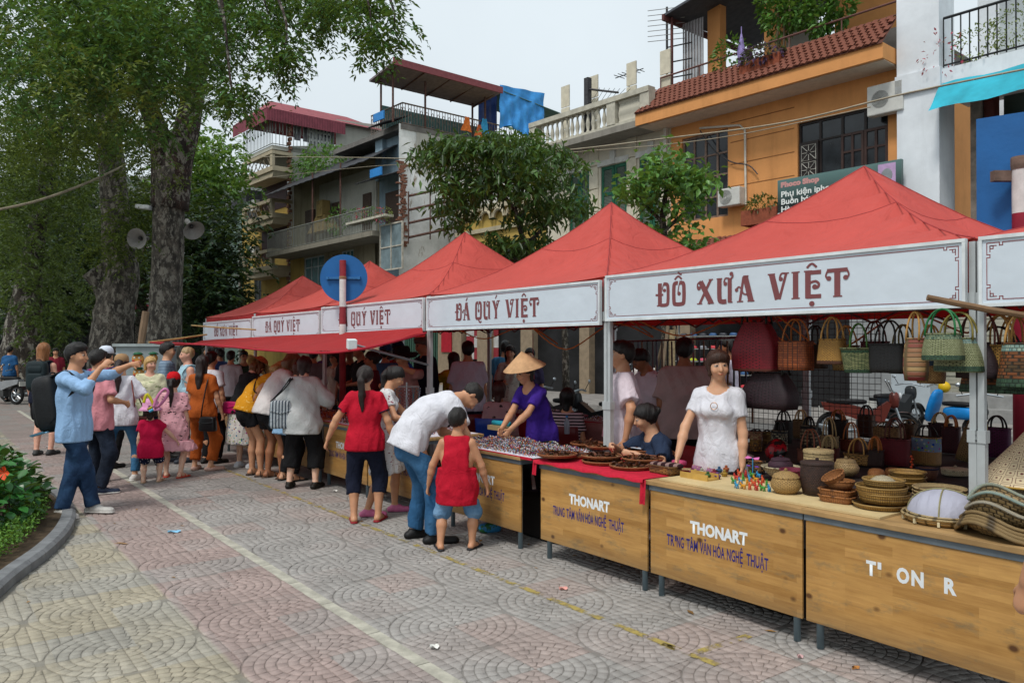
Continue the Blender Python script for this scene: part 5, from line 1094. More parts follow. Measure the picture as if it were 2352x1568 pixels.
tb_=street_tree('young street tree with broad bright leaves and wrapped staked trunk',bb_,[(1526,900),(1527,760),(1532,640),(1528,560),(1522,500),(1530,440)],[.05,.05,.05,.05,.045,.03],[[(1522,510,0),(1480,470,.1),(1460,440,.2)],[(1525,530,0),(1570,490,.1),(1600,450,.1)],[(1530,440,0),(1530,400,0),(1520,370,0)]],[(1530,375,45,34,db-.5,db+.5,60),(1490,420,45,34,db-.5,db+.5,66),(1570,420,48,40,db-.5,db+.5,76),(1460,440,22,26,db-.3,db+.3,20),(1600,430,26,40,db-.3,db+.4,30),(1580,480,32,24,db-.4,db+.4,26),(1490,475,24,18,db-.3,db+.3,14),(1540,555,60,30,db-.5,db+.4,60),(1590,580,40,22,db-.4,db+.3,30),(1500,530,30,18,db-.3,db+.3,18)],leafm('leaf_broad','#3a6a2c',.25,.4,'#6a9a48',.35),77,.13,.07,6,.5)
MB().tube([(0,0,0.01),(0,0,.9),(.01,0,1.95)],[.075,.085,.07],12).build('trunk_wrap',M('hessian','#8a7a5c',.95,.3,20,.6,40),tb_,True)
for a in range(3):MB().tube([(math.cos(a*2.1)*.8,math.sin(a*2.1)*.7,0),(math.cos(a*2.1)*.06,math.sin(a*2.1)*.06,2.0)],.025,7).build('stake',M('stake_wood','#7d6f5c',.9),tb_)
# ---- planted bed with kerb, hoops, shrub and ground cover
soil=M('soil','#4a3d2e',.95,.4,9,.5,30);bedp=[(p.x,p.y,.06) for p in BED];q=MB();q.poly(bedp+[(-14,11,.06),(-14,4,.06)]);bed=struct(q.build('planting_bed_soil',soil))
kst=M('kerb_dark','#747678',.8,.2,7,.3,40);nb=len(BED)
for i in range(0,nb-2,2):
 seg=BED[i:i+3];q=MB();nrm=[]
 for k,p in enumerate(seg):
  t=(seg[min(k+1,len(seg)-1)]-seg[max(k-1,0)]).normalized();nrm.append(Vector((t.y,-t.x,0)))
 sh=.004
 A=[p.lerp(seg[1],.02)+n*.1 for p,n in zip(seg,nrm)];B_=[p.lerp(seg[1],.02)-n*.02 for p,n in zip(seg,nrm)]
 for k in range(2):
  a,b_,c_,d_=A[k],A[k+1],B_[k+1],B_[k];z=Vector((0,0,.08));z2=Vector((0,0,.09))
  q.quad(a,b_,b_+z*.8,a+z*.8);q.quad(a+z*.8,b_+z*.8,b_-nrm[k+1]*.03+z2,a-nrm[k]*.03+z2);q.quad(a-nrm[k]*.03+z2,b_-nrm[k+1]*.03+z2,c_+z2,d_+z2);q.quad(d_+z2,c_+z2,c_,d_)
 q.poly([A[0],A[0]+z*.8,A[0]-nrm[0]*.03+z2,B_[0]+z2,B_[0]]);q.build('kerb_block',kst,bed)
hm=M('hoop_metal','#5c4d46',.6,.35,9,metal=.3)
for k in range(11):
 s_=1.5+k*1.02+9.0;i0=int(s_);
 if i0+1>=nb:break
 p=BED[i0].lerp(BED[i0+1],s_-i0);t=(BED[i0+1]-BED[i0]).normalized();nrm_=Vector((t.y,-t.x,0));c_=p-nrm_*.42+Vector((0,0,.08));o=MB().tube([c_+t*(-.13*math.cos(a*PI/10))+Vector((0,0,.1+.13*math.sin(a*PI/10) if 0<a<10 else 0)) for a in range(11)],.011,6).build('hoop',hm,None,True)
 tag(o,'bent metal hoop edging the planted bed, %s counted from the front'%('first','second','third','fourth','fifth','sixth','seventh','eighth','ninth','tenth','eleventh')[k],'edging hoop','metal hoops edging the planted bed')
g_=np.random.default_rng(19)
def inbed_pt(off):
 while True:
  i=g_.integers(5,nb-12);p=BED[i].lerp(BED[i+1],g_.random());t=(BED[i+1]-BED[i]).normalized();n_=Vector((t.y,-t.x,0));return p-n_*off
N=15000;C=np.array([tuple(inbed_pt(.16+1.1*g_.random()**1.2)+Vector((0,0,.1+.1*g_.random()))) for _ in range(N//3)]);C=np.repeat(C,3,0)+g_.normal(0,.02,(len(C)*3,3));D=g_.normal(0,1,(len(C),3));D[:,2]=abs(D[:,2])*.6
V,F=leaves_np(C,D,np.tile([0,0,1.0],(len(C),1))+g_.normal(0,.4,(len(C),3)),g_.uniform(.02,.045,len(C)),g_.uniform(.012,.026,len(C)));gc=link('ground_cover',rawmesh('ground_cover',V,F,leafm('leaf_cover','#3c6a26',.25,.5,'#6a9a3a')));stuff(tag(gc,'low bright green ground cover along the bed edge','plants'))
shrubs=[('broad-leaved shrub in the bed with an orange flower at the left edge',-4.95,7.15,1.0,.62),('broad-leaved shrub in the bed nearest the man in light blue',-5.35,8.0,.95,.6),('broad-leaved shrub at the far end of the bed',-6.3,8.9,1.0,.5)]
for k,(lab,x_,y_,w_,h_) in enumerate(shrubs):
 r=thing('shrub',lab,'shrub',(x_,y_,.09),0,'shrubs in the planted bed');g2=np.random.default_rng(90+k);n=620;d=g2 .normal(size=(n,3));d/=np.linalg.norm(d,axis=1,keepdims=True);d[:,2]=abs(d[:,2]);C=d*np.array([w_*.62,w_*.62,h_])*(.55+.45*g2 .random((n,1))**.5);C[:,2]+=.02;D=d*.8+g2 .normal(0,.5,(n,3));D[:,2]-=.25;Nn=d*.4+np.array([0,0,1.0])+g2 .normal(0,.3,(n,3))
 L_=g2 .uniform(.08,.15,n);D/=np.linalg.norm(D,axis=1,keepdims=True);S=np.cross(D,Nn);S/=np.linalg.norm(S,axis=1,keepdims=True);N2=np.cross(S,D);L_=L_[:,None];W_=L_*.6
 ring=[(0,0,0),(.25,.38,.05),(.55,.5,.06),(.82,.28,.0),(1,0,-.1),(.82,-.28,.0),(.55,-.5,.06),(.25,-.38,.05)]
 V=np.stack([C+D*L_*a+S*W_*b_+N2*L_*c_ for a,b_,c_ in ring],1).reshape(-1,3);F0=np.arange(n*8).reshape(n,8);F=np.concatenate([F0[:,[0,1,2,3]],F0[:,[0,3,4,5]],F0[:,[0,5,6,7]]])
 o=link('foliage',rawmesh('foliage',V,F,leafm('leaf_hibiscus','#1f4a26',.15,.45,'#3d7a38',.3)),r);o['kind']='stuff'
 mb=MB()
 for a in range(7):mb.tube([(0,0,0),(math.cos(a)*.15*w_,math.sin(a)*.15*w_,h_*.5),(math.cos(a)*.4*w_,math.sin(a)*.4*w_,h_*.85)],[.012,.008,.004],5)
 mb.build('stem',bark_sm,r)
 if k==0:
  fl=MB();c_=at(10,1085,6.9)-Vector((x_,y_,.09))
  for a in range(5):fl.poly([c_+Vector((math.cos(a*1.257+b_)*rr,-.03*(rr>.03),math.sin(a*1.257+b_)*rr)) for b_,rr in((0,.0),(-.5,.05),(0,.065),(.5,.05))])
  fl.build('flower',M('flower_orange','#d8502a',.6),r)
wm=M('cable_pale','#9c937f',.7,.2);
def span(name,lab,pts,r,mat=wm):return tag(MB().tube(smooth_path(pts,8),r,6).build(name,mat,None,True),lab,'cable')
span('overhead_cable','pale bundled cable rising from the left edge to the second trunk',[at(-20,485,19),at(90,460,20),at(200,420,22),at(290,378,25)],.035)
span('overhead_cable','long sagging cable bundle crossing in front of all the houses',[at(600,360,30),at(820,362,24),at(1060,365,18),at(1300,345,15.5),at(1530,318,14),at(1800,282,12.5),at(2050,222,11.5),at(2200,190,11),at(2400,150,10.5)],.014)
span('overhead_cable','second thinner cable just below the long sagging bundle',[at(560,415,34),at(820,385,24),at(1060,372,18.2),at(1300,351,15.7),at(1530,332,14.2),at(1720,305,13),at(2000,246,12)],.008)
for o in list(COL.objects):
 if o.name.split('.')[0] in('foliage','terrace_shrub','potted_plant','balcony_plant','bougainvillea','pot_flowers','wall_shrub','lettering','slats','star_grille','grille','array','crown','seam','truss','border_line','washing','door_glass','roof_valance','branches','groove','broken_brick_edge','brick_edge') or 'rail' in o.name and o.parent:o['kind']='stuff'
 # ------ people: smooth-blended bodies, clothes as separate meshes over them
def va(*a):return np.array(a,np.float64)
def unit(v):return v/(np.linalg.norm(v)+1e-12)
class Field:
 """implicit shape on a (possibly uneven) grid, meshed with surface nets"""
 def __init__(s,lo,hi,h,fine=None,hf=.008):
  def axis(a,b,f):
   if f is None:return np.arange(a,b+h,h)
   f0,f1=max(a,f[0]),min(b,f[1])
   if f1<=f0:return np.arange(a,b+h,h)
   return np.concatenate([np.arange(a,f0-h*.5,h),np.arange(f0,f1,hf),np.arange(f1+h*.3,b+h,h)])
  s.h=h;s.ax=[axis(lo[i],hi[i],None if fine is None else(fine[0][i],fine[1][i])) for i in range(3)]
  s.D=np.full([len(a) for a in s.ax],9.0,np.float32)
 def sub(s,lo,hi):
  sl=[];pts=[]
  for i in range(3):
   a=np.searchsorted(s.ax[i],lo[i]);b=np.searchsorted(s.ax[i],hi[i]);sl.append(slice(a,max(b,a)));sh=[1,1,1];sh[i]=-1;pts.append(s.ax[i][a:max(b,a)].reshape(sh))
  return tuple(sl),pts
 def put(s,lo,hi,fn,k=.02,op='u'):
  m=k+s.h*3;sl,P=s.sub(np.asarray(lo)-m,np.asarray(hi)+m)
  if any(x.stop<=x.start for x in sl):return
  d=fn(P).astype(np.float32);A=s.D[sl]
  if op=='u':
   hh=np.maximum(k-np.abs(A-d),0)/k;s.D[sl]=np.minimum(A,d)-hh*hh*k*.25
  else:
   d=-d;hh=np.maximum(k-np.abs(A-d),0)/k;s.D[sl]=np.maximum(A,d)+hh*hh*k*.25
 def cone(s,a,b,ra,rb,k=.02,flat=None,ax=None,cuts=(),op='u'):
  a,b=np.asarray(a,float),np.asarray(b,float);r=max(ra,rb);fl=flat or 1.0
  def fn(P):
   q=[P[i]-a[i] for i in range(3)];ab=b-a
   if flat:
    dt=q[0]*ax[0]+q[1]*ax[1]+q[2]*ax[2];g=(1/fl-1);q=[q[i]+g*dt*ax[i] for i in range(3)];ab=ab+g*np.dot(ab,ax)*np.asarray(ax)
   t=np.clip((q[0]*ab[0]+q[1]*ab[1]+q[2]*ab[2])/(ab@ab+1e-12),0,1)
   d=np.sqrt((q[0]-t*ab[0])**2+(q[1]-t*ab[1])**2+(q[2]-t*ab[2])**2)-(ra+(rb-ra)*t)
   if flat:d=d*(fl+(1-fl)*.5)
   for p,n in cuts:d=np.maximum(d,(P[0]-p[0])*n[0]+(P[1]-p[1])*n[1]+(P[2]-p[2])*n[2])
   return d
  s.put(np.minimum(a,b)-r,np.maximum(a,b)+r,fn,k,op)
 def ell(s,c,r,B=None,k=.02,op='u'):
  c=np.asarray(c,float);r=np.asarray(r,float);B=np.eye(3) if B is None else B;R_=r.max()
  def fn(P):
   q=[P[i]-c[i] for i in range(3)];l=[(q[0]*B[j][0]+q[1]*B[j][1]+q[2]*B[j][2])/r[j] for j in range(3)]
   k0=np.sqrt(l[0]**2+l[1]**2+l[2]**2);k1=np.sqrt((l[0]/r[0])**2+(l[1]/r[1])**2+(l[2]/r[2])**2)+1e-9
   return k0*(k0-1)/k1
  s.put(c-R_,c+R_,fn,k,op)
 def cut(s,p,n):
  P=[s.ax[i].reshape([-1 if j==i else 1 for j in range(3)]) for i in range(3)]
  s.D=np.maximum(s.D,((P[0]-p[0])*n[0]+(P[1]-p[1])*n[1]+(P[2]-p[2])*n[2]).astype(np.float32))
 def cutfn(s,fn):
  P=[s.ax[i].reshape([-1 if j==i else 1 for j in range(3)]) for i in range(3)];s.D=np.maximum(s.D,fn(P).astype(np.float32))
 def wave(s,amp,seed,f=(38,70),zs=.5):
  g=np.random.default_rng(seed);P=[s.ax[i].reshape([-1 if j==i else 1 for j in range(3)]) for i in range(3)];W=0
  for _ in range(4):
   d=unit(g.normal(size=3))*g.uniform(*f);d[2]*=zs*2;ph=g.uniform(0,6);e=unit(g.normal(size=3))*g.uniform(8,16)
   W=W+np.sin(P[0]*d[0]+P[1]*d[1]+P[2]*d[2]+ph+1.5*np.sin(P[0]*e[0]+P[1]*e[1]+P[2]*e[2]))
  s.D=s.D+(amp*(.5*W-.75)).astype(np.float32)
 def mesh(s):
  D=s.D;S=D<0
  n0,n1,n2=D.shape;c=[(i,j,k) for i in(0,1) for j in(0,1) for k in(0,1)]
  sl=lambda A,o:A[o[0]:n0-1+o[0],o[1]:n1-1+o[1],o[2]:n2-1+o[2]]
  cnt=np.zeros((n0-1,n1-1,n2-1),np.int8)
  for o in c:cnt+=sl(S,o)
  act=np.argwhere((cnt>0)&(cnt<8))
  if len(act)==0:return np.zeros((0,3)),np.zeros((0,4),int)
  vid=np.full(cnt.shape,-1,np.int64);vid[tuple(act.T)]=np.arange(len(act))
  cv={o:D[act[:,0]+o[0],act[:,1]+o[1],act[:,2]+o[2]] for o in c}
  pos=np.zeros((len(act),3));num=np.zeros(len(act))
  for o in c:
   for a in range(3):
    if o[a]==0:
     o2=list(o);o2[a]=1;o2=tuple(o2);A,B=cv[o],cv[o2];m=(A<0)!=(B<0);t=np.where(m,A/np.where(m,A-B,1),0)
     p=np.tile(np.array(o,float),(len(act),1));p[:,a]=t;pos[m]+=p[m];num[m]+=1
  idx=act+pos/num[:,None]
  V=np.stack([np.interp(idx[:,i],np.arange(len(s.ax[i])),s.ax[i]) for i in range(3)],1);F=[]
  for a in range(3):
   b_,c_=(a+1)%3,(a+2)%3;s0=[slice(None)]*3;s1=[slice(None)]*3;s0[a]=slice(0,-1);s1[a]=slice(1,None)
   A,B=S[tuple(s0)],S[tuple(s1)];e=np.argwhere(A!=B)
   e=e[(e[:,b_]>0)&(e[:,c_]>0)&(e[:,b_]<D.shape[b_]-1)&(e[:,c_]<D.shape[c_]-1)]
   if len(e)==0:continue
   fl=A[tuple(e.T)]
   def q(db,dc):
    t=e.copy();t[:,b_]+=db;t[:,c_]+=dc;return vid[tuple(t.T)]
   f=np.stack([q(-1,-1),q(0,-1),q(0,0),q(-1,0)],1);f[~fl]=f[~fl][:,::-1];F.append(f)
  F=np.concatenate(F);F=F[(F>=0).all(1)];return V,F
skinm,nt,b=newmat('skin');at_=nd(nt,'ShaderNodeAttribute');at_.attribute_name='tone';v=coords(nt,'Object')
nt.links.new(mixc(nt,.5,at_.outputs['Color'],mixc(nt,ramp(nt,noise(nt,v,18,3),.3,.7),(.86,.82,.8),(1.1,1.1,1.1)),'MULTIPLY'),b.inputs['Base Color']);b.inputs['Roughness'].default_value=.48;b.inputs['Specular IOR Level'].default_value=.35;b.inputs['Subsurface Weight'].default_value=.12;b.inputs['Subsurface Radius'].default_value=(.01,.004,.002);b.inputs['Subsurface Scale'].default_value=1.0
def hairm(col):
 nm='hair_'+col[1:]
 if nm in MATS:return MATS[nm]
 m,nt,b=newmat(nm);v=coords(nt,'Object',(60,60,7));c=H(col);n=noise(nt,v,2,4,.7)
 nt.links.new(mixc(nt,ramp(nt,n,.3,.7),tuple(x*.55 for x in c),tuple(min(1,x*1.5) for x in c)),b.inputs['Base Color']);b.inputs['Roughness'].default_value=.42;b.inputs['Specular IOR Level'].default_value=.4;bumpn(nt,b,n,.7,.012);return m
def cloth(name,col='#888888',kind='plain',col2=None,rough=.85,s=1.0):
 if name in MATS:return MATS[name]
 m,nt,b=newmat(name);v=coords(nt,'Object');c=H(col);d=H(col2) if col2 else tuple(x*.7 for x in c)
 sp=nd(nt,'ShaderNodeSeparateXYZ',i_0=v);w1=noise(nt,v,7,4,.6)
 if kind=='stripe':
  w=nd(nt,'ShaderNodeTexWave',i_Vector=v,i_Scale=s);w.wave_type='BANDS';w.bands_direction='Z';w.inputs['Distortion'].default_value=.6;base=mixc(nt,ramp(nt,w.outputs[1],.45,.55),c,d)
 elif kind=='vstripe':
  w=nd(nt,'ShaderNodeTexWave',i_Vector=v,i_Scale=s);w.wave_type='BANDS';w.bands_direction='X';base=mixc(nt,ramp(nt,w.outputs[1],.55,.65),c,d)
 elif kind=='floral':
  vo=nd(nt,'ShaderNodeTexVoronoi',i_Vector=v,i_Scale=22*s);vr=nd(nt,'ShaderNodeTexVoronoi',i_Vector=v,i_Scale=22*s);hs_=nd(nt,'ShaderNodeHueSaturation',i_Color=vr.outputs['Color']);hs_.inputs['Saturation'].default_value=1.1;hs_.inputs['Value'].default_value=.5
  base=mixc(nt,ramp(nt,vo.outputs['Distance'],.3,.36,1,0),c,mixc(nt,.15,hs_.outputs[0],d))
 elif kind=='dots':
  vo=nd(nt,'ShaderNodeTexVoronoi',i_Vector=v,i_Scale=24*s);vo.inputs['Randomness'].default_value=.25;base=mixc(nt,ramp(nt,vo.outputs['Distance'],.2,.26,1,0),c,d)
 elif kind=='denim':
  base=mixc(nt,ramp(nt,noise(nt,v,4.5,3),.45,.75),c,d);base=mixc(nt,.35,base,mixc(nt,noise(nt,coords(nt,'Object',(90,90,14)),3,3),(.5,.5,.5),(1.4,1.4,1.4)),'MULTIPLY')
 elif kind=='marks':
  base=mixc(nt,ramp(nt,noise(nt,coords(nt,'Object',(1,1,2.2)),30*s,2,.4),.63,.66),c,d)
 else:base=mixc(nt,ramp(nt,w1,.3,.7),tuple(x*.92 for x in c),tuple(min(1,x*1.06) for x in c))
 nt.links.new(base,b.inputs['Base Color']);b.inputs['Roughness'].default_value=rough;b.inputs['Specular IOR Level'].default_value=.2
 vb=coords(nt,'Object',(1,1,.6));nz=nt.nodes.new('ShaderNodeTexNoise');nt.links.new(vb,nz.inputs['Vector']);nz.inputs['Scale'].default_value=13;nz.inputs['Detail'].default_value=4;nz.inputs['Distortion'].default_value=2.2;bumpn(nt,b,nz.outputs[0],.6,.022);return m
def ik(a,t,l1,l2,hint):
 d=t-a;L=np.linalg.norm(d);L=min(max(L,abs(l1-l2)+.01),l1+l2-.004);u=unit(d);x=(l1*l1-l2*l2+L*L)/(2*L);y=math.sqrt(max(l1*l1-x*x,0));hn=hint-np.dot(hint,u)*u;hn=unit(hn)
 return a+u*x+hn*y,a+u*L
def rotz(a):c,s=math.cos(a),math.sin(a);return np.array([[c,-s,0],[s,c,0],[0,0,1]])
def rodr(v,k,a):return v*math.cos(a)+np.cross(k,v)*math.sin(a)+k*np.dot(k,v)*(1-math.cos(a))
SK={'tan':'#c08d6c','mid':'#c99a7a','fair':'#dbb39a','dark':'#9a6648','pink':'#d3a08a'}
def person(label,pos,face,h=1.65,fem=False,skin='mid',hair='#16120f',hstyle='short',lean=0.,hip=None,feet=None,lh=None,rh=None,le=None,re=None,head=(0,0,0),top=None,bottom=None,shoes=('shoe','#222222'),hat=None,res=.014,leg=1.0,hk=1.0,fat=1.0,seat=None,twist=0.,extra=None,group=None,side=0.,lfing=.5,rfing=.5,sleeve_cut=True,curl=(0,0),hem_cut=None,name='person',cat='person'):
 """local frame: x right, y forward, z up; coordinates of hands/feet in metres for this person"""
 total=.885*leg+.62+.10+.205*(hk-1)*.8+.09;S=h/1.7;K=1.7/total if(leg!=1 or hk!=1) else 1.0;S=S*K
 G=lambda v:np.asarray(v,float)/S
 root=thing(name,label,cat,(pos[0],pos[1],pos[2] if len(pos)>2 else 0),R(face)-PI/2,group)
 hz=(.905*leg if seat is None else seat/S+.07);hip=hip if hasattr(hip,'__len__') else(hip or 0,0);p0=va(0,hip[0]/S,hz-hip[1]/S)
 ux=va(1,0,0);dirf=lambda a:va(math.sin(side)*.8,math.sin(a),math.cos(a))/np.linalg.norm(va(math.sin(side)*.8,math.sin(a),math.cos(a)))
 a0,a1,a2=lean*.45,lean*.85,lean*1.12
 p1=p0+dirf(a0)*.12;p2=p1+dirf(a1)*.17;p3=p2+dirf(a2)*.15;p4=p3+dirf(a2)*.085
 rx=rotz(-twist)@ux;sw=.146 if fem else .166;sh={-1:p3+dirf(a2)*.035-rx*sw,1:p3+dirf(a2)*.035+rx*sw}
 up=dirf(a2);fw=np.cross(up,rx)*1.0;fw=unit(np.cross(up,rx))
 yaw,pit,rol=head;hu=rodr(up,unit(rx),pit);hf=unit(np.cross(hu,rx));hf=rodr(hf,hu,yaw);hr=unit(np.cross(hf,hu));hu=rodr(hu,hf,rol);hr=unit(np.cross(hf,hu))
 nk=p4+unit(up*.55+hu*.45)*.045;hc=p4+unit(up*.55+hu*.45)*.075+hu*.105*hk**.7+hf*.018
 hj={s:p0+va(s*.088,0,-.02) for s in(-1,1)};ft=feet or[(-.1,.0,8),(.1,.02,-8)];kn,an,fy={},{},{}
 for s,f in zip((-1,1),ft):
  tz=(f[3]/S if len(f)>3 else 0);t=va(f[0]/S,f[1]/S,.075+tz);yw=R(f[2]);fy[s]=va(-math.sin(yw)*1.0,math.cos(yw),0)*1.0;fy[s]=va(math.sin(-yw),math.cos(yw),0)
  kn[s],an[s]=ik(hj[s],t,.425*leg,.415*leg,fy[s]+va(s*.12,0,0))
 el,wr,hd={},{},{}
 for s,t,e in((-1,lh,le),(1,rh,re)):
  t=G(t) if t is not None else sh[s]+va(s*.07,.05,-.53);hint=va(s*.5,-.8,-.3) if e is None else np.asarray(e,float);el[s],wr[s]=ik(sh[s],t,.285,.25,hint);hd[s]=unit(unit(wr[s]-el[s])*.8+va(0,0,-.25))
  # ---- body
 pts=[p0,p1,p2,p3,p4,hc+hu*.16,hc-hu*.1]+list(kn.values())+list(an.values())+list(el.values())+[wr[s]+hd[s]*.2 for s in(-1,1)]+[an[s]+fy[s]*.2 for s in(-1,1)]
 pts=np.array(pts);lo,hi=pts.min(0)-.19,pts.max(0)+.19;lo[2]=max(lo[2],-.03)
 hb=res/S;near=res<=.0145;fine=(hc-.13*hk,hc+.14*hk) if near else None
 f=Field(lo,hi,hb,fine,min(hb,.0082))
 fw0=va(0,1,0);hipw=.156 if fem else .146
 wst=.118 if fem else .138;cst=.14 if fem else .158
 f.cone(p0-va(0,0,.03),p1,hipw*fat,wst*fat,.05,.68,unit(np.cross(dirf(a0),ux)));f.cone(p1,p2,wst*fat,cst*fat,.05,.68,unit(np.cross(dirf(a1),ux)));f.cone(p2,p3,cst*fat,(.12 if fem else .135),.05,.68,fw)
 f.cone(sh[-1]*.88+p3*.12,sh[1]*.88+p3*.12,.05,.05,.05)
 if fem:
  for s in(-1,1):f.ell(p2+dirf(a1)*.07+fw*.085+rx*s*.062,(.058,.05,.055),np.array([rx,fw,up]),.03)
 f.cone(p3,nk,.062,.052,.04);f.cone(nk,hc-hu*.05-hf*.015,.05 if fem else .056,.05,.03)
 for s in(-1,1):
  th=.085 if not fem else .088;f.cone(hj[s],kn[s],th*fat,.052*fat,.03);f.cone(kn[s],kn[s]*.62+an[s]*.38-fy[s]*.012,.05*fat,.054*fat,.02);f.cone(kn[s]*.62+an[s]*.38-fy[s]*.012,an[s],.053*fat,.034,.02)
  heel=an[s]-fy[s]*.03-va(0,0,.04);f.cone(an[s],heel,.034,.03,.02);f.cone(heel+va(0,0,.004),an[s]+fy[s]*.13-va(0,0,.05),.033,.03,.025,.72,va(0,0,1));f.cone(an[s]+fy[s]*.02-va(0,0,.01),an[s]+fy[s]*.16-va(0,0,.054),.036,.022,.02,.8,va(0,0,1))
  f.cone(sh[s],el[s],.045*fat if not fem else .039*fat,.036*fat,.03);f.cone(el[s],el[s]*.65+wr[s]*.35,.037*fat,.038*fat,.02);f.cone(el[s]*.65+wr[s]*.35,wr[s],.037*fat,.025,.02)
  d=hd[s];hn=va(-s,0,0);hn=unit(hn-np.dot(hn,d)*d);sd=unit(np.cross(d,hn));sd=sd if sd[1]>0 else -sd;fr=max(.0088,.58*hb);pe=wr[s]+d*.085
  f.cone(wr[s]+d*.01,pe,.026,.036,.014,.5,hn);bend=lfing if s<0 else rfing
  for q,(o_,l_) in enumerate(((.027,.068),(.009,.078),(-.009,.073),(-.026,.056))):
   b0=pe+sd*o_-d*.006;d1=rodr(d,sd,0);d1=unit(d*math.cos(bend*.8)+hn*math.sin(bend*.8)+sd*o_*3);d2=unit(d*math.cos(bend*2)+hn*math.sin(bend*2));f.cone(b0,b0+d1*l_*.5,fr,fr*.95,.004);f.cone(b0+d1*l_*.5,b0+d1*l_*.5+d2*l_*.5,fr*.95,fr*.8,.004)
  tb=wr[s]+d*.03+sd*.022;td=unit(d*.75+sd*.65+hn*.25);f.cone(tb,tb+td*.045,.0115,fr,.008);f.cone(tb+td*.045,tb+td*.045+unit(d*.9+sd*.2+hn*.3)*.032,fr,fr*.85,.004)
 B=np.array([hr,hf,hu]);X_=lambda a,b_,c:hc+(hr*a+hf*b_+hu*c)*hk
 f.ell(X_(0,-.012,.022),np.array((.073,.094,.088))*hk,B,.02);f.cone(X_(0,.022,-.03),X_(0,.05,-.088),.056*hk,.026*hk,.03,.95,hr);f.ell(X_(0,.03,-.02),np.array((.062,.062,.075))*hk,B,.02)
 f.cone(X_(0,.086,.012),X_(0,.103,-.028),.008*hk,.0135*hk,.012)
 for s in(-1,1):
  f.ell(X_(s*.03,.092,.012),np.array((.017,.012,.011))*hk,B,.012,'s');f.ell(X_(s*.03,.0785,.009),np.array((.0135,)*3)*hk,B,.004);f.ell(X_(s*.074,-.012,-.002),np.array((.011,.019,.031))*hk,B,.008);f.ell(X_(s*.038,.07,-.03),np.array((.022,.018,.02))*hk,B,.02)
 f.ell(X_(0,.089,-.056),np.array((.023,.011,.0085))*hk,B,.008)
 V,F=f.mesh();base=np.array(H(SK.get(skin,skin)));C=np.tile(base,(len(V),1));rel=V-hc;lx=rel@hr/hk;ly=rel@hf/hk;lz=rel@hu/hk;fr_=ly>.045
 def paint(m,c,a=1.0):C[m]=C[m]*(1-a)+np.array(c)*a
 paint(fr_&(abs(lz+.056)<.0065)&(abs(lx)<.019),base*np.array((.95,.52,.5)),.8);paint(fr_&(abs(abs(lx)-.03)<.0165)&(abs(lz-.009)<.0075),(.06,.045,.04) if not near else(.3,.27,.25),.85);paint(fr_&(abs(abs(lx)-.03)<.0075)&(abs(lz-.009)<.008),(.015,.01,.01));paint(fr_&(abs(abs(lx)-.031)<.02)&(abs(lz-.031)<.0055),np.array(H(hair))*.9+.01,.75);paint((abs(lx)<.055)&fr_&(lz<-.01)&(lz>-.05)&(abs(lx)>.03),base*np.array((1.05,.88,.85)),.4)
 me=rawmesh('body',V*S,F,skinm,True);setcol(me,'tone',C);link('body',me,root)
 # ---- hair
 def part(fld,nm,mat,smooth=True,par=None):
  V,F=fld.mesh()
  if len(F):return link(nm,rawmesh(nm,V*S,F,mat,smooth),par or root)
 if hstyle!='bald':
  lo_h,hi_h=hc-.2*hk,hc+.2*hk;back=unit(-hf+0*hu);dn=va(0,0,-1.);ends=[]
  if hstyle in('long','pony','bob','bun','longwavy'):
   dr=unit(dn*(1 if lean<.8 else .6)+hf*(0 if lean<.5 else .4)-fw*.12)
  if hstyle=='pony':ends=[X_(0,-.115,.05),X_(0,-.15,.0)+dn*.05,X_(0,-.12,0)+dr*.2,X_(0,-.105,0)+dr*.38]
  if hstyle in('long','longwavy'):ends=[X_(0,-.06,.02),X_(0,-.085,-.05),X_(0,-.09,0)+dr*.2,X_(0,-.085,0)+dr*.36]
  if hstyle=='bob':ends=[X_(0,-.05,0),X_(0,-.05,0)+dr*.13]
  for e in ends:lo_h=np.minimum(lo_h,e-.13);hi_h=np.maximum(hi_h,e+.13)
  fh=Field(lo_h,hi_h,min(hb,.011));t=.014 if hstyle in('short','crop') else .016
  if hstyle=='crop':t=.006
  fh.ell(X_(0,-.014,.026),np.array((.073+t,.094+t,.088+t*(1.5 if hstyle=='short' else 1.0)))*hk,B,.01)
  if hstyle=='short':fh.ell(X_(.01,.03,.088),np.array((.062,.062,.034))*hk,B,.03)
  slope=.78 if hstyle in('short','crop') else .95;z0=.058 if hstyle in('short','crop') else .05
  def keep(P,slope=slope,z0=z0):
   q=[P[i]-hc[i] for i in range(3)];a=(q[0]*hf[0]+q[1]*hf[1]+q[2]*hf[2])/hk;c=(q[0]*hu[0]+q[1]*hu[1]+q[2]*hu[2])/hk;l=(q[0]*hr[0]+q[1]*hr[1]+q[2]*hr[2])/hk
   line=z0+(a-.085)*slope+.9*l*l*3+.006*np.sin(l*240+a*90)+.005*np.sin(l*110-a*170);return np.maximum((line-c),-c-.085)*.8
  fh.cutfn(keep)
  if hstyle=='bangs' or(hstyle=='bob'):pass
  if hstyle in('long','bob','longwavy'):
   w={'long':.062,'bob':.07,'longwavy':.072}[hstyle]*hk
   for a,b_ in zip(ends[:-1],ends[1:]):fh.cone(a,b_,w,w*(.9 if b_ is not ends[-1] else .55),.02,.62,hf)
   for s in(-1,1):fh.cone(X_(s*.068,-.03,.03),X_(s*.07,-.03,-.05)+dr*(.03 if hstyle=='bob' else .1),.024*hk,.018*hk,.02)
  if hstyle=='pony':
   for a,b_,r1,r2 in zip(ends[:-1],ends[1:],(.026,.036,.036),(.036,.036,.012)):fh.cone(a,b_,r1,r2,.012)
  if hstyle=='bun':fh.ell(X_(0,-.115,.03),np.array((.042,.04,.042))*hk,B,.01)
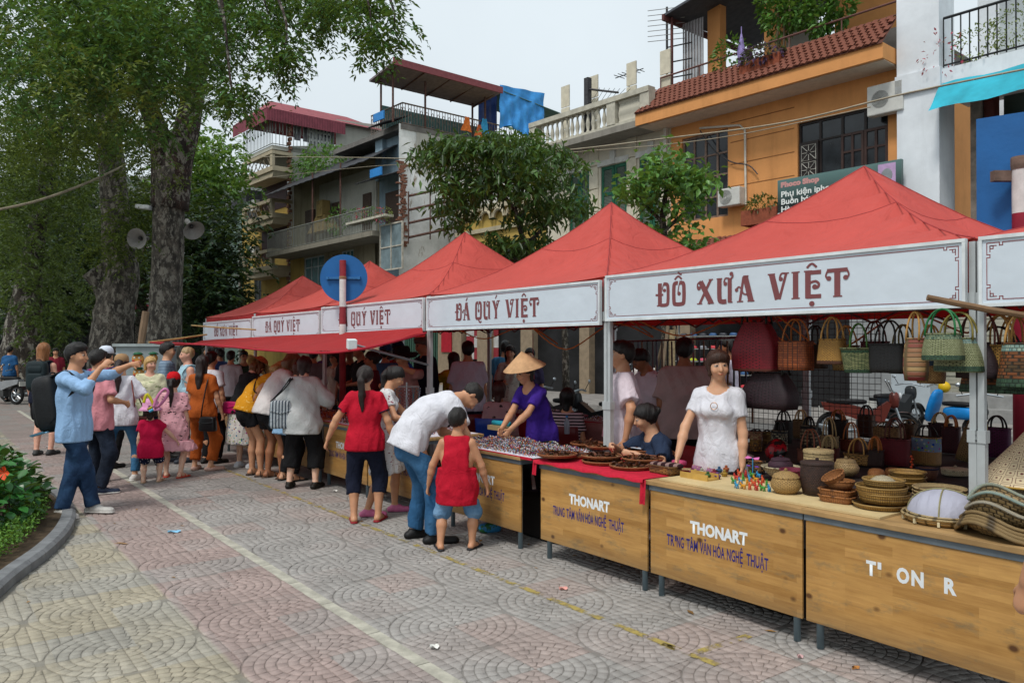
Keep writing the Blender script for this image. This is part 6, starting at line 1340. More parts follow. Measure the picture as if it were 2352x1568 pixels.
  if hstyle=='bangs':
   fh.ell(X_(0,.055,.07),np.array((.066,.04,.045))*hk,B,.015);fh.cone(X_(.066,.03,.06),X_(.072,.02,-.06),.018,.014,.015);fh.cone(X_(-.066,.03,.06),X_(-.072,.02,-.06),.018,.014,.015);fh.cone(X_(0,-.09,-.02),X_(0,-.085,-.12),.05,.04,.02,.7,hf)
  if hstyle in('longwavy',):fh.wave(.006,3,(60,90))
  else:fh.wave(.0042,5,(70,150),.2)
  part(fh,'hair',hairm(hair))
  # ---- clothes
 clothes_bounds=lambda:(lo-.02,hi+.02)
 def noise_seed():return int(abs(pos[0]*917+pos[1]*131))%9999
 hc_=None
 if bottom:
  kind,mat,ln=bottom[0],bottom[1],bottom[2];lo2=np.min([p1-.26,an[-1]-.2,an[1]-.2,kn[-1]-.22,kn[1]-.22,hj[-1]-.26,hj[1]-.26],0);hi2=np.max([p1+.26,kn[-1]+.25,kn[1]+.25,hj[1]+.26,an[1]+.2,an[-1]+.2],0);lo2[2]=max(lo2[2],0);fb_=Field(lo2,hi2,hb);dw=dirf(a0);lse=bottom[3] if len(bottom)>3 else .0
  fb_.cone(p0-va(0,0,.03),p1,(hipw+.01)*fat,(wst+.016)*fat,.05,.7,unit(np.cross(dw,ux)))
  if kind=='skirt':
   hem=p0-va(0,0,ln/S);fb_.cone(p0,hem+va(0,.02,0),(hipw+.015)*fat,hipw+.05+lse,.05,.8,fw0,[(hem,va(0,0,-1.))])
   for s in(-1,1):fb_.cone(hj[s],kn[s],.1,.09+lse,.05,None,None,[(hem,va(0,0,-1.))])
  else:
   for s in(-1,1):
    if ln<=1:
     e=hj[s]+(kn[s]-hj[s])*ln;dn_=unit(kn[s]-hj[s]);fb_.cone(hj[s],hj[s]+(kn[s]-hj[s])*min(1,ln+.2),(.098+lse*.3)*fat,(.086-.02*ln+lse)*fat,.03,None,None,[(e,dn_)])
    else:
     e=kn[s]+(an[s]-kn[s])*(ln-1);dn_=unit(an[s]-kn[s]);fb_.cone(hj[s],kn[s],(.096+lse*.3)*fat,(.07+lse*.6)*fat,.03);fb_.cone(kn[s],an[s]-va(0,0,.03),(.072+lse*.7)*fat,.052+lse,.03,None,None,[(e,dn_)])
  fb_.wave(.0042 if kind!='skirt' else .009,noise_seed(),(45,85) if kind!='skirt' else(50,90),.4 if kind!='skirt' else .12);fb_.cut(p0+dw*.1 if not top or top[2]<.03 else p0-dw*(top[2]/S-.045),dw);part(fb_,{'skirt':'skirt','shorts':'shorts'}.get(kind,'trousers'),mat)
 if top:
  mat,sl,hem=top[0],top[1],top[2];lse=top[3] if len(top)>3 else .012;neck=top[4] if len(top)>4 else .075
  lo3=np.min([p0-.3,p4-.25,el[-1]-.13,el[1]-.13,wr[-1]-.1,wr[1]-.1,p0-va(.3,.3,hem/S+.05)],0);hi3=np.max([p0+.3,p4+.25,el[-1]+.13,el[1]+.13,wr[-1]+.1,wr[1]+.1,p4+.15],0);lo3[2]=max(lo3[2],0);fs=Field(lo3,hi3,hb)
  dw=dirf(a0);hp=p0-dw*(hem/S);g=lse
  fs.cone(p0-va(0,0,.03),p1,(hipw+g+.026)*fat,(wst+g*1.3+.006)*fat,.05,.7,unit(np.cross(dw,ux)));fs.cone(p1,p2,(wst+g*1.3+.006)*fat,(cst+g)*fat,.05,.7,unit(np.cross(dirf(a1),ux)));fs.cone(p2,p3,(cst+g)*fat,(.128 if fem else .145)+g*.5,.05,.7,fw);fs.cone(p3,p4-up*.02,.1,.07,.04,.8,fw)
  fs.cone(p0,hp-dw*.12,(hipw+g+.026)*fat,(hipw+g+.03+.12*max(0,hem-.15))*fat,.04,.72,unit(np.cross(dw,ux)))
  fs.cone(sh[-1]*.9+p3*.1,sh[1]*.9+p3*.1,.05+g*.4,.05+g*.4,.045)
  if fem:
   for s in(-1,1):fs.ell(p2+dirf(a1)*.07+fw*.09+rx*s*.06,(.064,.055,.06),np.array([rx,fw,up]),.04)
  for s in(-1,1):
   if sl<=0:
    fs.put(sh[s]-.2,sh[s]+.2,lambda P,s=s:-(((P[0]-p3[0])*rx[0]+(P[1]-p3[1])*rx[1]+(P[2]-p3[2])*rx[2])*s-sw*.86),.02,'s');continue
   if sl<=1:
    e=sh[s]+(el[s]-sh[s])*sl;dn_=unit(el[s]-sh[s]);fs.cone(sh[s],el[s],(.049+g*.6)*fat,(.048+g*.9)*fat,.035,None,None,[(e,dn_)])
   else:
    e=el[s]+(wr[s]-el[s])*(sl-1);dn_=unit(wr[s]-el[s]);fs.cone(sh[s],el[s],(.049+g*.5)*fat,(.044+g*.7)*fat,.035);fs.cone(el[s],wr[s],(.046+g*.7)*fat,.034+g*.6,.025,None,None,[(e,dn_)])
  fs.wave(.0045+g*.12,noise_seed()+1,(45,85),.22);fs.cut(hp,-dw if hem_cut is None else -dw);fs.cone(p4+up*.02+fw*.02,p4+up*.2+fw*.05,neck,neck+.02,.01,None,None,(),'s')
  fs.cut(p4+up*.035,up);part(fs,top[5] if len(top)>5 else 'shirt',mat)
  # ---- shoes
 kind,scol=shoes[0],shoes[1];sm_=M('footwear_'+scol[1:],scol,.55,.15,20)
 for s in(-1,1):
  hl=an[s]-fy[s]*.05;hl[2]=an[s][2]-.075;tz=hl[2];toe=an[s]+fy[s]*.185;toe[2]=tz
  if kind=='bare':continue
  f2=Field(np.minimum(hl,toe)-.09,np.maximum(hl,toe)+va(.09,.09,.16),min(hb,.012))
  if kind in('sandal','flip'):
   f2 .cone(hl+va(0,0,.008),toe+va(0,0,.008),.042,.047,.01,.42,va(0,0,1));f2 .cut(hl+va(0,0,.0),va(0,0,-1.));sd=np.cross(fy[s],va(0,0,1));m_=hl+fy[s]*.15
   for t_ in((.15,) if kind=='flip' else(.13,.03)):
    for q in range(8):a_,b_=PI*q/8,PI*(q+1)/8;c_=hl+fy[s]*t_;f2 .cone(c_+sd*math.cos(a_)*.046+va(0,0,.012+.056*math.sin(a_)*(1 if t_>.1 else 1.7)),c_+sd*math.cos(b_)*.046+va(0,0,.012+.056*math.sin(b_)*(1 if t_>.1 else 1.7)),.008,.008,.003)
  else:
   f2 .cone(hl+va(0,0,.03),toe+va(0,0,.022),.043,.043,.02,.85,va(0,0,1));f2 .cone(an[s]+va(0,0,-.01 if kind!='flat' else -.05),hl+fy[s]*.1+va(0,0,.045),.045,.042,.03)
   if kind=='flat':f2 .cone(an[s]+va(0,0,.0),an[s]+fy[s]*.06+va(0,0,.02),.045,.04,.01,None,None,(),'s')
   f2 .cut(hl,va(0,0,-1.))
   if kind!='flat':f2 .cut(an[s]+va(0,0,.02),va(0,0,1.))
  o=part(f2,'shoe' if kind not in('sandal','flip') else 'sandal',sm_)
  if kind=='sneaker' and o:
   f3=Field(np.minimum(hl,toe)-.09,np.maximum(hl,toe)+va(.09,.09,.1),min(hb,.012));f3 .cone(hl+va(0,0,.01),toe+va(0,0,.01),.047,.047,.01,.5,va(0,0,1));f3 .cut(hl,va(0,0,-1.));part(f3,'sole',M('sole_white','#cfcdc8',.6),True,o)
 J=dict(S=S,p0=p0*S,p1=p1*S,p2=p2*S,p3=p3*S,p4=p4*S,up=up,fw=fw,rx=rx,hc=hc*S,hf=hf,hu=hu,hr=hr,wr={k:v_*S for k,v_ in wr.items()},el={k:v_*S for k,v_ in el.items()},sh={k:v_*S for k,v_ in sh.items()},hd=hd,root=root,hk=hk,an={k:v_*S for k,v_ in an.items()})
 # ---- hats
 if hat:
  Rm=Matrix((Vector(hr),Vector(hf),Vector(hu))).transposed();q=MB();sc=S*hk
  if hat[0]=='cap':
   q.lathe([(.092,.0),(.095,.03),(.085,.075),(.055,.108),(.0,.118)],20,sy=1.18,caps=False);P=[[Vector((math.sin(a)*r*.9,.05+math.cos(a)*r*1.0,.005-.03*(r-.09)*8*abs(math.sin(a)))) for a in np.linspace(-1.15,1.15,9)] for r in(.07,.11,.15)];q.grid(P)
  elif hat[0]=='conical':q.lathe([(.235,-.035),(.232,-.03),(.15,.035),(.07,.098),(.0,.15),(.0,.147),(.068,.092),(.15,.028),(.23,-.037)],36,caps=False)
  elif hat[0]=='sun':q.lathe([(.2,-.03),(.17,-.01),(.1,.015),(.1,.06),(.08,.1),(.0,.115)],24,sy=1.1,caps=False,fn=lambda a,r,z:(r*(1+.06*math.sin(3*a)*(r>.15)),z+.02*math.sin(3*a+1)*(r>.15)))
  elif hat[0]=='bucket':q.lathe([(.15,-.05),(.12,-.02),(.1,.0),(.102,.05),(.075,.1),(.0,.11)],24,sy=1.12,caps=False,fn=lambda a,r,z:(r*(1+.05*math.sin(7*a)*(r>.11)),z))
  z_={'cap':.045,'conical':.085,'sun':.05,'bucket':.05}[hat[0]];q.xf(lambda p:Rm@(p*sc)+Vector(J['hc'])+Vector(hu)*z_*sc-Vector(hf)*.01*sc);o=q.build('hat',hat[1],root,True);o.modifiers.new('t','SOLIDIFY').thickness=.004
 return J
 # ------ the people
def W(J,v):return J['root'].matrix_basis@Vector(v) if False else(Matrix.Translation(J['root'].location)@Matrix.Rotation(J['root'].rotation_euler.z,4,'Z'))@Vector(v)
def supel(mb,c,r,e=.35,n=16,m=10,B=None,taper=0.0):
 """superellipsoid: rounded box"""
 o=len(mb.v);c=Vector(c)
 sg=lambda x,p:math.copysign(abs(x)**p,x)
 for i in range(m+1):
  ph=-PI/2+PI*i/m
  for k in range(n):
   th=2*PI*k/n;z=sg(math.sin(ph),e);t=1-taper*(z*.5+.5);p=Vector((r[0]*sg(math.cos(ph),e)*sg(math.cos(th),e)*t,r[1]*sg(math.cos(ph),e)*sg(math.sin(th),e)*t,r[2]*z))
   mb.v.append(c+(B@p if B is not None else p))
 for i in range(m):
  for k in range(n):
   k2=(k+1)%n;mb.face((o+i*n+k,o+i*n+k2,o+(i+1)*n+k2,o+(i+1)*n+k),[(k/n,i/m),((k+1)/n,i/m),((k+1)/n,(i+1)/m),(k/n,(i+1)/m)])
 return mb
def worn(J,name,label,cat):return thing(name,label,cat,J['root'].location,J['root'].rotation_euler.z)
def frame_of(J):return Matrix((Vector(J['rx']),Vector(J['fw']),Vector(J['up']))).transposed()
def backpack(J,label,mat,w=.17,d=.1,h=.24,strap=None,dz=-.03,pocket=True,tilt=0):
 r=worn(J,'backpack',label,'backpack');B=frame_of(J)@Matrix.Rotation(tilt,3,'X');c=Vector((Vector(J['p2'])*.6+Vector(J['p3'])*.4))-Vector(J['fw'])*(.1+d)+Vector(J['up'])*dz
 o=supel(MB(),c,(w,d,h),.42,18,12,B).build('body',mat,r,True)
 if pocket:supel(MB(),c-B@Vector((0,d*.85,h*.3)),(w*.82,d*.38,h*.5),.4,14,8,B).build('pocket',mat,r,True);supel(MB(),c-B@Vector((0,d*.8,-h*.45)),(w*.7,d*.3,h*.22),.4,14,6,B).build('pocket',mat,r,True)
 MB().tube([c+B@Vector((math.cos(a*PI/8)*.05,d*.3,h+.03*math.sin(a*PI/8)-.01)) for a in range(9)],.008,6).build('handle',mat,r,True)
 for s in(-1,1):
  shp=Vector(J['sh'][s])*.72+Vector(J['p4'])*.28;q=smooth_path([c+B@Vector((s*w*.5,d*.4,h*.85)),shp+Vector(J['up'])*.062,shp+Vector(J['fw'])*.115-Vector(J['up'])*.06,Vector(J['p2'])+Vector(J['rx'])*s*.15+Vector(J['fw'])*.06,c+B@Vector((s*w*.8,d*.4,-h*.7))],5);MB().tube(q,.03,8,flat=.35).build('strap',strap or mat,r,True)
 return r
def handbag(J,label,mat,c,r3,strap_to=None,strapm=None,rot=0,name='handbag',extra=None,e=.3,two=False):
 r=worn(J,name,label,'bag');B=Matrix.Rotation(rot,3,'Z');c=Vector(c);o=supel(MB(),c,r3,e,16,10,B,.12).build('body',mat,r,True)
 MB().tube([c+B@Vector((-r3[0]*.9,-r3[1]*1.0,r3[2]*.3)),c+B@Vector((0,-r3[1]*1.04,r3[2]*.1)),c+B@Vector((r3[0]*.9,-r3[1]*1.0,r3[2]*.3))],.006,5).build('flap_edge',mat,r)
 if strap_to:
  for k in((0,1) if two else(0,)):MB().tube(smooth_path([c+B@Vector((-r3[0]*.85,0,r3[2]*.9))]+[Vector(p)+Vector((.02*k,.015*k,0)) for p in strap_to]+[c+B@Vector((r3[0]*.85,0,r3[2]*.9))],5),.0085,6).build('strap',strapm or mat,r,True)
 return r
white=cloth('cotton_white','#d3d3da');white2=cloth('cotton_offwhite','#cfcac8');black=cloth('cotton_black','#17171a');navy=cloth('cotton_navy','#151a2c');denim=cloth('denim_dark','#1d3350','denim','#36567a');denim2=cloth('denim_mid','#2b567c','denim','#46739a');denim3=cloth('denim_light','#5d86ad','denim','#86a8c6');red=cloth('cotton_red','#b3132b');pinks=cloth('shirt_pink','#cf8790');sky_=cloth('shirt_sky','#8fb2d8');blackbag=M('bag_black','#15171a',.6,.3,12,.3,40);leather=M('leather_black','#121315',.4,.2,20)
RA,RB_,RC=.0125,.016,.022
# -- near group at the counters
J=person('boy in a red sleeveless top and light denim shorts, seen from behind',gp(1050,1262),84,1.17,skin='tan',hk=1.3,leg=.82,hstyle='crop',fat=1.12,top=(red,0,.16,.028,.06),bottom=('shorts',denim3,1.08,.022),shoes=('flip','#26262a'),feet=[(-.14,-.02,22),(.12,.04,-20)],lh=(-.27,.06,.5),rh=(.25,.08,.5),le=(-.6,-.5,0),re=(.6,-.5,0),res=RA,head=(-.2,-.12,0))
pc=Vector(J['p4']);MB().tube([pc+Vector((.062*math.cos(a),.012+.05*math.sin(a),-.012-.012*math.sin(a))) for a in np.linspace(0,6.0,18)],.006,5,closed=True).build('neck_piping',navy,J['root'],True)
J=person('man in a white T-shirt and jeans bending over the bead counter',gp(990,1240),22,1.72,skin='tan',lean=1.0,hip=(-.2,.02),hstyle='crop',hair='#1a1613',top=(white,.72,.1,.024,.08),bottom=('trousers',denim2,1.97,.014),shoes=('shoe','#141416'),feet=[(-.14,-.12,10),(.13,-.02,-10)],rh=(.12,.34,.82),lh=(-.16,.4,.84),re=(.9,-.2,-.2),head=(0,-.15,0),fat=1.06,res=RA)
J=person('woman in a red T-shirt and navy capri trousers with a long ponytail',gp(838,1196),96,1.49,fem=True,skin='tan',hair='#241a16',hstyle='pony',top=(red,.62,.1,.012,.06),bottom=('trousers',navy,1.42,.012),shoes=('flip','#8a2028'),feet=[(-.1,-.06,8),(.13,-.02,-18)],lh=(-.4,.03,.74),le=(-.9,-.5,-.1),rh=(.33,-.02,.66),fat=1.08,res=RA,head=(-.25,-.05,0))
for s in(-1,1):
 a_,b_=Vector(J['sh'][s]),Vector(J['el'][s]);d_=(b_-a_).normalized();x_=d_.cross(Vector((0,1,0))).normalized();y_=d_.cross(x_);c_=a_+(b_-a_)*.6
 MB().tube([c_+x_*(.052*math.cos(t))+y_*(.052*math.sin(t)) for t in np.linspace(0,6.0,18)],.011,6,closed=True,flat=.7).build('sleeve_hem',navy,J['root'],True)
J=person('girl in a white dress with a green hair tie reaching over the counter',gp(880,1180),10,1.5,fem=True,skin='tan',hair='#16110f',hstyle='pony',lean=.12,top=(cloth('dress_white','#d5d5d6','marks','#8d5560'),.5,.12,.01),bottom=('skirt',cloth('dress_white'),.36,.01),shoes=('shoe','#c46a92'),feet=[(-.1,.12,0),(.1,-.16,0)],lh=(-.2,.42,.86),rh=(.2,.32,.95),res=RA,head=(-.1,-.35,0))
J=person('man in a light blue shirt over maroon with arms raised, wearing a black backpack',gp(170,1183),-8,1.71,skin='tan',hair='#141110',hstyle='short',top=(sky_,1.35,.16,.02,.07),bottom=('trousers',denim,1.98,.012),shoes=('sneaker','#b5b3ae'),feet=[(.12,-.06,-12),(-.12,.13,2)],rh=(.1,.36,1.5),re=(.5,.1,-.9),lh=(-.16,.64,1.56),le=(-.4,0,-.8),head=(.15,-.05,0),res=RA)
backpack(J,'large black backpack worn by the man in light blue',blackbag,.17,.13,.29,None,-.13,True,.18)
q=MB();vs=Field(va(-.2,.0,.8),va(.2,.25,1.45),.013);
q=worn(J,'blue_face_mask','light blue face mask tucked at the hip of the man in light blue','mask');MB().grid([[Vector((.17+.01*i,-.14-.05*k-.012*i,.86-.015*k+.01*math.sin(i*2))) for i in range(5)] for k in range(4)]).build('mask',M('mask_blue','#7fb8dc',.7),q,True)
J=person('man in a pink short-sleeved shirt and dark jeans behind the backpack',gp(222,1130),62,1.64,skin='tan',hstyle='short',top=(pinks,.8,.14,.03,.065),bottom=('trousers',cloth('denim_black','#161d2a','denim','#2a3446'),1.98,.014),shoes=('sneaker','#1d2a40'),feet=[(-.14,.02,10),(.14,-.06,-35)],rh=(.22,.2,1.05),res=RB_,fat=1.05)
J=person('woman in a loose white T-shirt, blue jeans and brown cap',gp(278,1104),96,1.56,fem=True,skin='mid',hair='#2a1a18',hstyle='pony',top=(white,.85,.12,.026,.06),bottom=('trousers',cloth('denim_bright','#2f6288','denim','#4f82a8'),1.86,.0),shoes=('sneaker','#c9c6c2'),feet=[(-.18,-.02,30),(.16,.02,-20)],lh=(-.24,.2,1.0),rh=(.24,.22,1.0),hat=('cap',M('cap_brown','#9a7a58',.9,.15)),res=RB_)
handbag(J,'thin brown shoulder strap bag of the woman in white T-shirt',M('strap_brown','#7a4038',.6),(.2,.16,.72),(.1,.04,.08),[(.19,-.1,1.05),(.13,-.02,1.33),(.2,.1,1.0)])
J=person('small child in a magenta top, dotted navy shorts and pink sun hat',gp(345,1108),110,1.0,fem=True,skin='fair',hair='#2a1d18',hstyle='bob',hk=1.45,leg=.74,fat=1.1,top=(cloth('magenta','#b8103f'),.5,.12,.025),bottom=('shorts',cloth('dotted_navy','#141c38','dots','#c9c9d0',s=1.4),.9,.02),shoes=('sandal','#b39a80'),feet=[(-.08,0,0),(.1,.05,-20)],rh=(.3,.14,.5),hat=('bucket',cloth('pink_hat','#d99ac0')),res=RB_)
J=person('girl in a pale pink frilled dress and red cap with long black hair',gp(398,1096),98,1.32,fem=True,skin='fair',hair='#120e0d',hstyle='pony',hk=1.14,leg=.92,top=(cloth('pale_pink','#d9a3ac','marks','#2a2024',s=.8),.75,.22,.04,.06,'dress'),bottom=('skirt',cloth('pale_pink2','#d9a3ac'),.3,.1),shoes=('sandal','#b8402f'),feet=[(-.1,.04,10),(.1,-.05,-25)],hat=('cap',cloth('red_cap','#c2121c')),res=RB_)
J=person('woman in a rust orange top and trousers, back turned',gp(464,1080),84,1.56,fem=True,skin='mid',hair='#231815',hstyle='long',top=(cloth('rust','#a85420'),.68,.1,.02,.06),bottom=('trousers',cloth('rust2','#a4501c'),1.8,.018),shoes=('flat','#c9a597'),feet=[(-.12,.02,8),(.13,-.02,-40)],rh=(.27,.08,.72),fat=1.03,res=RB_)
handbag(J,'small black handbag hanging beside the woman in rust orange',leather,(.17,-.17,.66),(.13,.05,.1),[(.1,-.17,.95),(.12,-.02,1.31),(.16,.12,1.0),(.2,.0,.75)],rot=-.2)
J=person('woman in a black T-shirt, floral skirt and straw sun hat leaning to the counter',gp(562,1073),58,1.6,fem=True,skin='fair',hair='#6a4426',hstyle='long',lean=.45,hip=(-.08,0),head=(.0,-.3,0),top=(black,.6,.1,.016),bottom=('skirt',cloth('floral','#d0cdc6','floral','#2a3550',s=1.3),.5,.05),shoes=('sneaker','#c9ccd2'),feet=[(-.12,0,10),(.12,.02,-20)],lh=(-.2,.35,.95),hat=('sun',M('straw','#b08d5c',.9,.2,40)),res=RB_)
handbag(J,'bright pink clutch bag before the floral skirt',M('bag_pink','#b01a5c',.5),(-.05,-.2,.86),(.13,.05,.085),None,rot=.2,name='clutch_bag')
J=person('blonde woman in a mustard yellow top and black shorts bending over',gp(592,1092),40,1.7,fem=True,skin='tan',hair='#a8854f',hstyle='longwavy',lean=.8,hip=(-.16,0),head=(0,-.1,0),top=(cloth('mustard','#c98a1a','marks','#d8b060',s=.8),0,.06,.01),bottom=('shorts',black,.5,.02),shoes=('sandal','#3a2a22'),feet=[(-.12,-.03,5),(.1,.0,-5)],rh=(.16,.0,.84),re=(.8,.2,.4),lh=(-.2,.55,.9),res=RB_)
handbag(J,'black crossbody bag at the hip of the blonde woman in mustard',leather,(.12,.1,.98),(.1,.05,.08),[(.15,-.12,1.15),(-.1,.12,1.4)])
J=person('woman in an off-white T-shirt and black shorts leaning on the counter',gp(630,1098),42,1.7,fem=True,skin='dark',hair='#6b5238',hstyle='longwavy',lean=.55,hip=(-.1,0),top=(white2,.75,.08,.02),bottom=('shorts',black,.55,.025),shoes=('sandal','#4a3528'),feet=[(-.13,-.03,5),(.12,.05,-15)],rh=(.22,.42,.95),lh=(-.2,.45,.95),fat=1.06,res=RB_)
J=person('woman in a light blue shirt with reddish brown hair, between black shorts and grey blouse',gp(660,1104),50,1.52,fem=True,skin='mid',hair='#4a2a1c',hstyle='bob',lean=.3,top=(cloth('light_blue','#8db4d6'),1.5,.22,.025),bottom=('trousers',black,1.9),shoes=('sandal','#1a1a1a'),res=RB_,lh=(-.15,.4,.95),rh=(.2,.38,.95))
J=person('woman in a loose grey blouse and black culottes, back turned',gp(694,1121),86,1.57,fem=True,skin='fair',hair='#2c1b1c',hstyle='bob',lean=.12,top=(cloth('grey_blouse','#b5b9b9'),1.7,.18,.045,.06),bottom=('trousers',cloth('culotte','#131315'),1.55,.05),shoes=('shoe','#1a1712'),feet=[(-.16,0,6),(.16,.0,-10)],lh=(-.22,.3,1.0),rh=(.26,.28,1.0),fat=1.05,res=RB_)
handbag(J,'grey striped tote bag on the shoulder of the woman in grey blouse',cloth('tote_stripe','#a9b3b8','vstripe','#3f4a55',s=9),(-.23,-.1,.9),(.14,.07,.17),[(-.22,-.08,1.2),(-.13,-.05,1.33),(-.2,.02,1.2)],leather,rot=.3,name='tote_bag',two=True)
# -- second rank of the crowd on the left
J=person('blonde woman facing the camera in a pale yellow top',at(345,798,11.6)*1-Vector((0,0,CAMZ)),290,1.54,fem=True,skin='pink',hair='#b8935a',hstyle='bob',top=(cloth('pale_yellow','#d3d1b0','marks','#8f9a70',s=.5),.6,.1,.03),bottom=('trousers',navy,1.9),res=RB_,fat=1.15,head=(.5,0,0))
J=person('man in glasses and a blue striped T-shirt behind the red cap',at(383,798,12.4)-Vector((0,0,CAMZ)),15,1.74,skin='mid',hstyle='short',top=(cloth('blue_stripe','#8fa3b5','stripe','#4a6078',s=14),.75,.1,.025),bottom=('trousers',navy,1.95),res=RB_)
q=worn(J,'eyeglasses','dark framed glasses on the man in blue stripes','glasses');MB().tube([Vector(J['hc'])+Vector(J['hr'])*(.05*math.cos(a))+Vector(J['hf'])*.105+Vector(J['hu'])*(.012+.016*math.sin(a)) for a in np.linspace(0,6.28,13)],.004,4).build('frame',iron,q)
J=person('elderly man in glasses and a sleeveless light blue vest',at(432,798,11.9)-Vector((0,0,CAMZ)),215,1.68,skin='pink',hair='#a58a64',hstyle='crop',top=(cloth('vest_blue','#a3c6d6'),0,.12,.03),bottom=('trousers',cloth('grey_short','#8d9190'),1.3,.02),shoes=('shoe','#3a3f48'),res=RB_,fat=1.1)
backpack(J,'pale blue backpack worn by the elderly man in the vest',M('bag_paleblue','#9cc4cf',.7,.1),.16,.08,.22)
J=person('man in a white T-shirt and black trousers hidden behind the rust outfit',at(484,798,11.7)-Vector((0,0,CAMZ)),70,1.6,skin='tan',hstyle='short',top=(white,.6,.1,.02),bottom=('trousers',black,1.95),res=RB_)
J=person('woman in a navy tank top with a dark green backpack walking away far left',at(100,798,12.6)-Vector((0,0,CAMZ)),95,1.74,fem=True,skin='pink',hair='#8a5a34',hstyle='long',top=(navy,0,.1,.01),bottom=('shorts',black,.8,.02),shoes=('shoe','#333333'),res=RB_)
backpack(J,'dark green backpack on the woman walking away far left',M('bag_green','#18262a',.7,.2),.15,.09,.24)
J=person('person in a white cap with a red and blue backpack behind the pink shirt',at(243,798,11.2)-Vector((0,0,CAMZ)),80,1.66,skin='mid',hstyle='short',top=(white2,.6,.1),bottom=('trousers',black,1.9),hat=('cap',M('cap_white2','#c9d0dc',.8)),res=RC)
backpack(J,'red and blue backpack worn under the white cap',M('bag_redblue','#8a1828',.7,.5,6,col2='#2a3f8a'),.15,.08,.22)
# -- vendors and visitors under the tents
J=person('young saleswoman in a fitted white T-shirt standing behind the baskets',at(1650,798,6.0)-Vector((0,0,CAMZ)),243,1.65,fem=True,skin='mid',hair='#3a241a',hstyle='bangs',top=(white,.55,.1,.009,.085),bottom=('trousers',black,1.9),rh=(.26,.3,.82),re=(.7,-.4,0),lh=(-.2,.1,.75),head=(.45,-.05,.04),res=.0115,fat=.95)
q=worn(J,'necklace_pendant','round ring pendant on the white T-shirt','pendant');cc=Vector(J['p2'])+Vector(J['up'])*.11+Vector(J['fw'])*.15;MB().tube([cc+Vector(J['rx'])*(.026*math.cos(a))+Vector(J['up'])*(.026*math.sin(a)) for a in np.linspace(0,6.28,17)],.003,5).build('ring',M('ring_gold','#b98f70',.4,metal=.5),q)
J=person('seated woman in a navy T-shirt eating from a white box',ST.p(-1.98,.98),200,1.58,fem=True,skin='mid',hair='#141010',hstyle='bun',seat=.42,lean=.25,top=(cloth('navy_tee','#26334a'),.7,.1,.02,.085),bottom=('trousers',black,1.9),feet=[(-.15,.42,0),(.15,.42,0)],rh=(.12,.42,.88),lh=(-.16,.36,.84),re=(.8,-.3,-.4),le=(-.8,-.3,-.5),head=(-.35,-.05,0),res=RA)
J=person('man in a greyish pink shirt seen from behind under the big banner',at(1572,798,8.0)-Vector((0,0,CAMZ)),80,1.76,skin='dark',hair='#0c0a0a',hstyle='short',top=(cloth('greypink','#a8918f'),.8,.14,.035,.06),bottom=('trousers',black,1.95),res=.0145,fat=1.1,rh=(.3,.15,.8))
J=person('man in a white T-shirt looking left behind the white tent pole',at(1432,798,7.2)-Vector((0,0,CAMZ)),175,1.72,skin='tan',hair='#17120f',hstyle='short',top=(cloth('white_pinkish','#d3c6cf'),.75,.12,.03),bottom=('shorts',cloth('pink_short','#b99aa5'),1.1,.02),res=.0145,fat=1.12,lh=(-.34,.0,.92),le=(-.9,-.5,-.2))
J=person('woman in a purple T-shirt and conical hat leaning over the bead counter',at(1232,798,8.1)-Vector((0,0,CAMZ)),222,1.58,fem=True,skin='tan',hair='#1c1512',hstyle='bob',lean=.42,hip=(-.08,0),head=(-.1,.22,0),top=(cloth('purple','#3d2386'),.65,.1,.014,.085),bottom=('trousers',black,1.95),rh=(.02,.5,.84),lh=(-.1,.52,.84),hat=('conical',M('palm_leaf','#c39a72',.85,.18,12,.4,30)),res=RA)
J=person('seated woman in a black and white striped top, back turned',at(1303,798,9.0)-Vector((0,0,CAMZ)),70,1.56,fem=True,skin='tan',hair='#0d0a0a',hstyle='bob',seat=.42,top=(cloth('bw_stripe','#1c181c','stripe','#b9a3ab',s=9),.6,.1,.02,.1),bottom=('trousers',black,1.9),feet=[(-.15,.4,0),(.15,.4,0)],res=.0145)
J=person('seated person with dark reddish hair in a patterned pink top on the blue chair',at(1146,798,10.0)-Vector((0,0,CAMZ)),75,1.58,fem=True,skin='dark',hair='#3a1a16',hstyle='bob',seat=.44,top=(cloth('pink_pattern','#a37f83','marks','#2a2024',s=.4),1.4,.1,.03),bottom=('trousers',black,1.9),feet=[(-.15,.4,0),(.15,.4,0)],res=RB_)
J=person('young man in a white sports T-shirt with black shoulder stripes, head bowed',at(1500,798,8.9)-Vector((0,0,CAMZ)),205,1.68,skin='dark',hair='#100c0b',hstyle='short',lean=.15,head=(-.2,-.4,0),top=(cloth('white_sport','#cfc4cf'),.7,.1,.02),bottom=('trousers',navy,1.95),res=RB_)
for k in range(3):
 shp=Vector(J['sh'][-1]);q=MB();q.tube([shp+Vector((-.0-.028*k+.03,.02,.062)),shp+Vector((-.06,.04-.02*k,.02)),shp+Vector((-.085,.05-.03*k,-.06))],.007,5).build('sleeve_stripe',black,J['root'],True)
J=person('girl in a white T-shirt with a black backpack walking away',at(1436,798,12.8)-Vector((0,0,CAMZ)),95,1.68,fem=True,hair='#120e0d',hstyle='pony',top=(white,.6,.1,.02),bottom=('trousers',denim,1.95),res=RC);backpack(J,'small black backpack worn by the girl walking away',leather,.13,.07,.17)
J=person('girl in a loose white blouse with long dark hair beside the backpack girl',at(1482,798,12.2)-Vector((0,0,CAMZ)),100,1.62,fem=True,hair='#120e0d',hstyle='long',top=(white2,.8,.16,.03),bottom=('trousers',denim,1.95),res=RC)
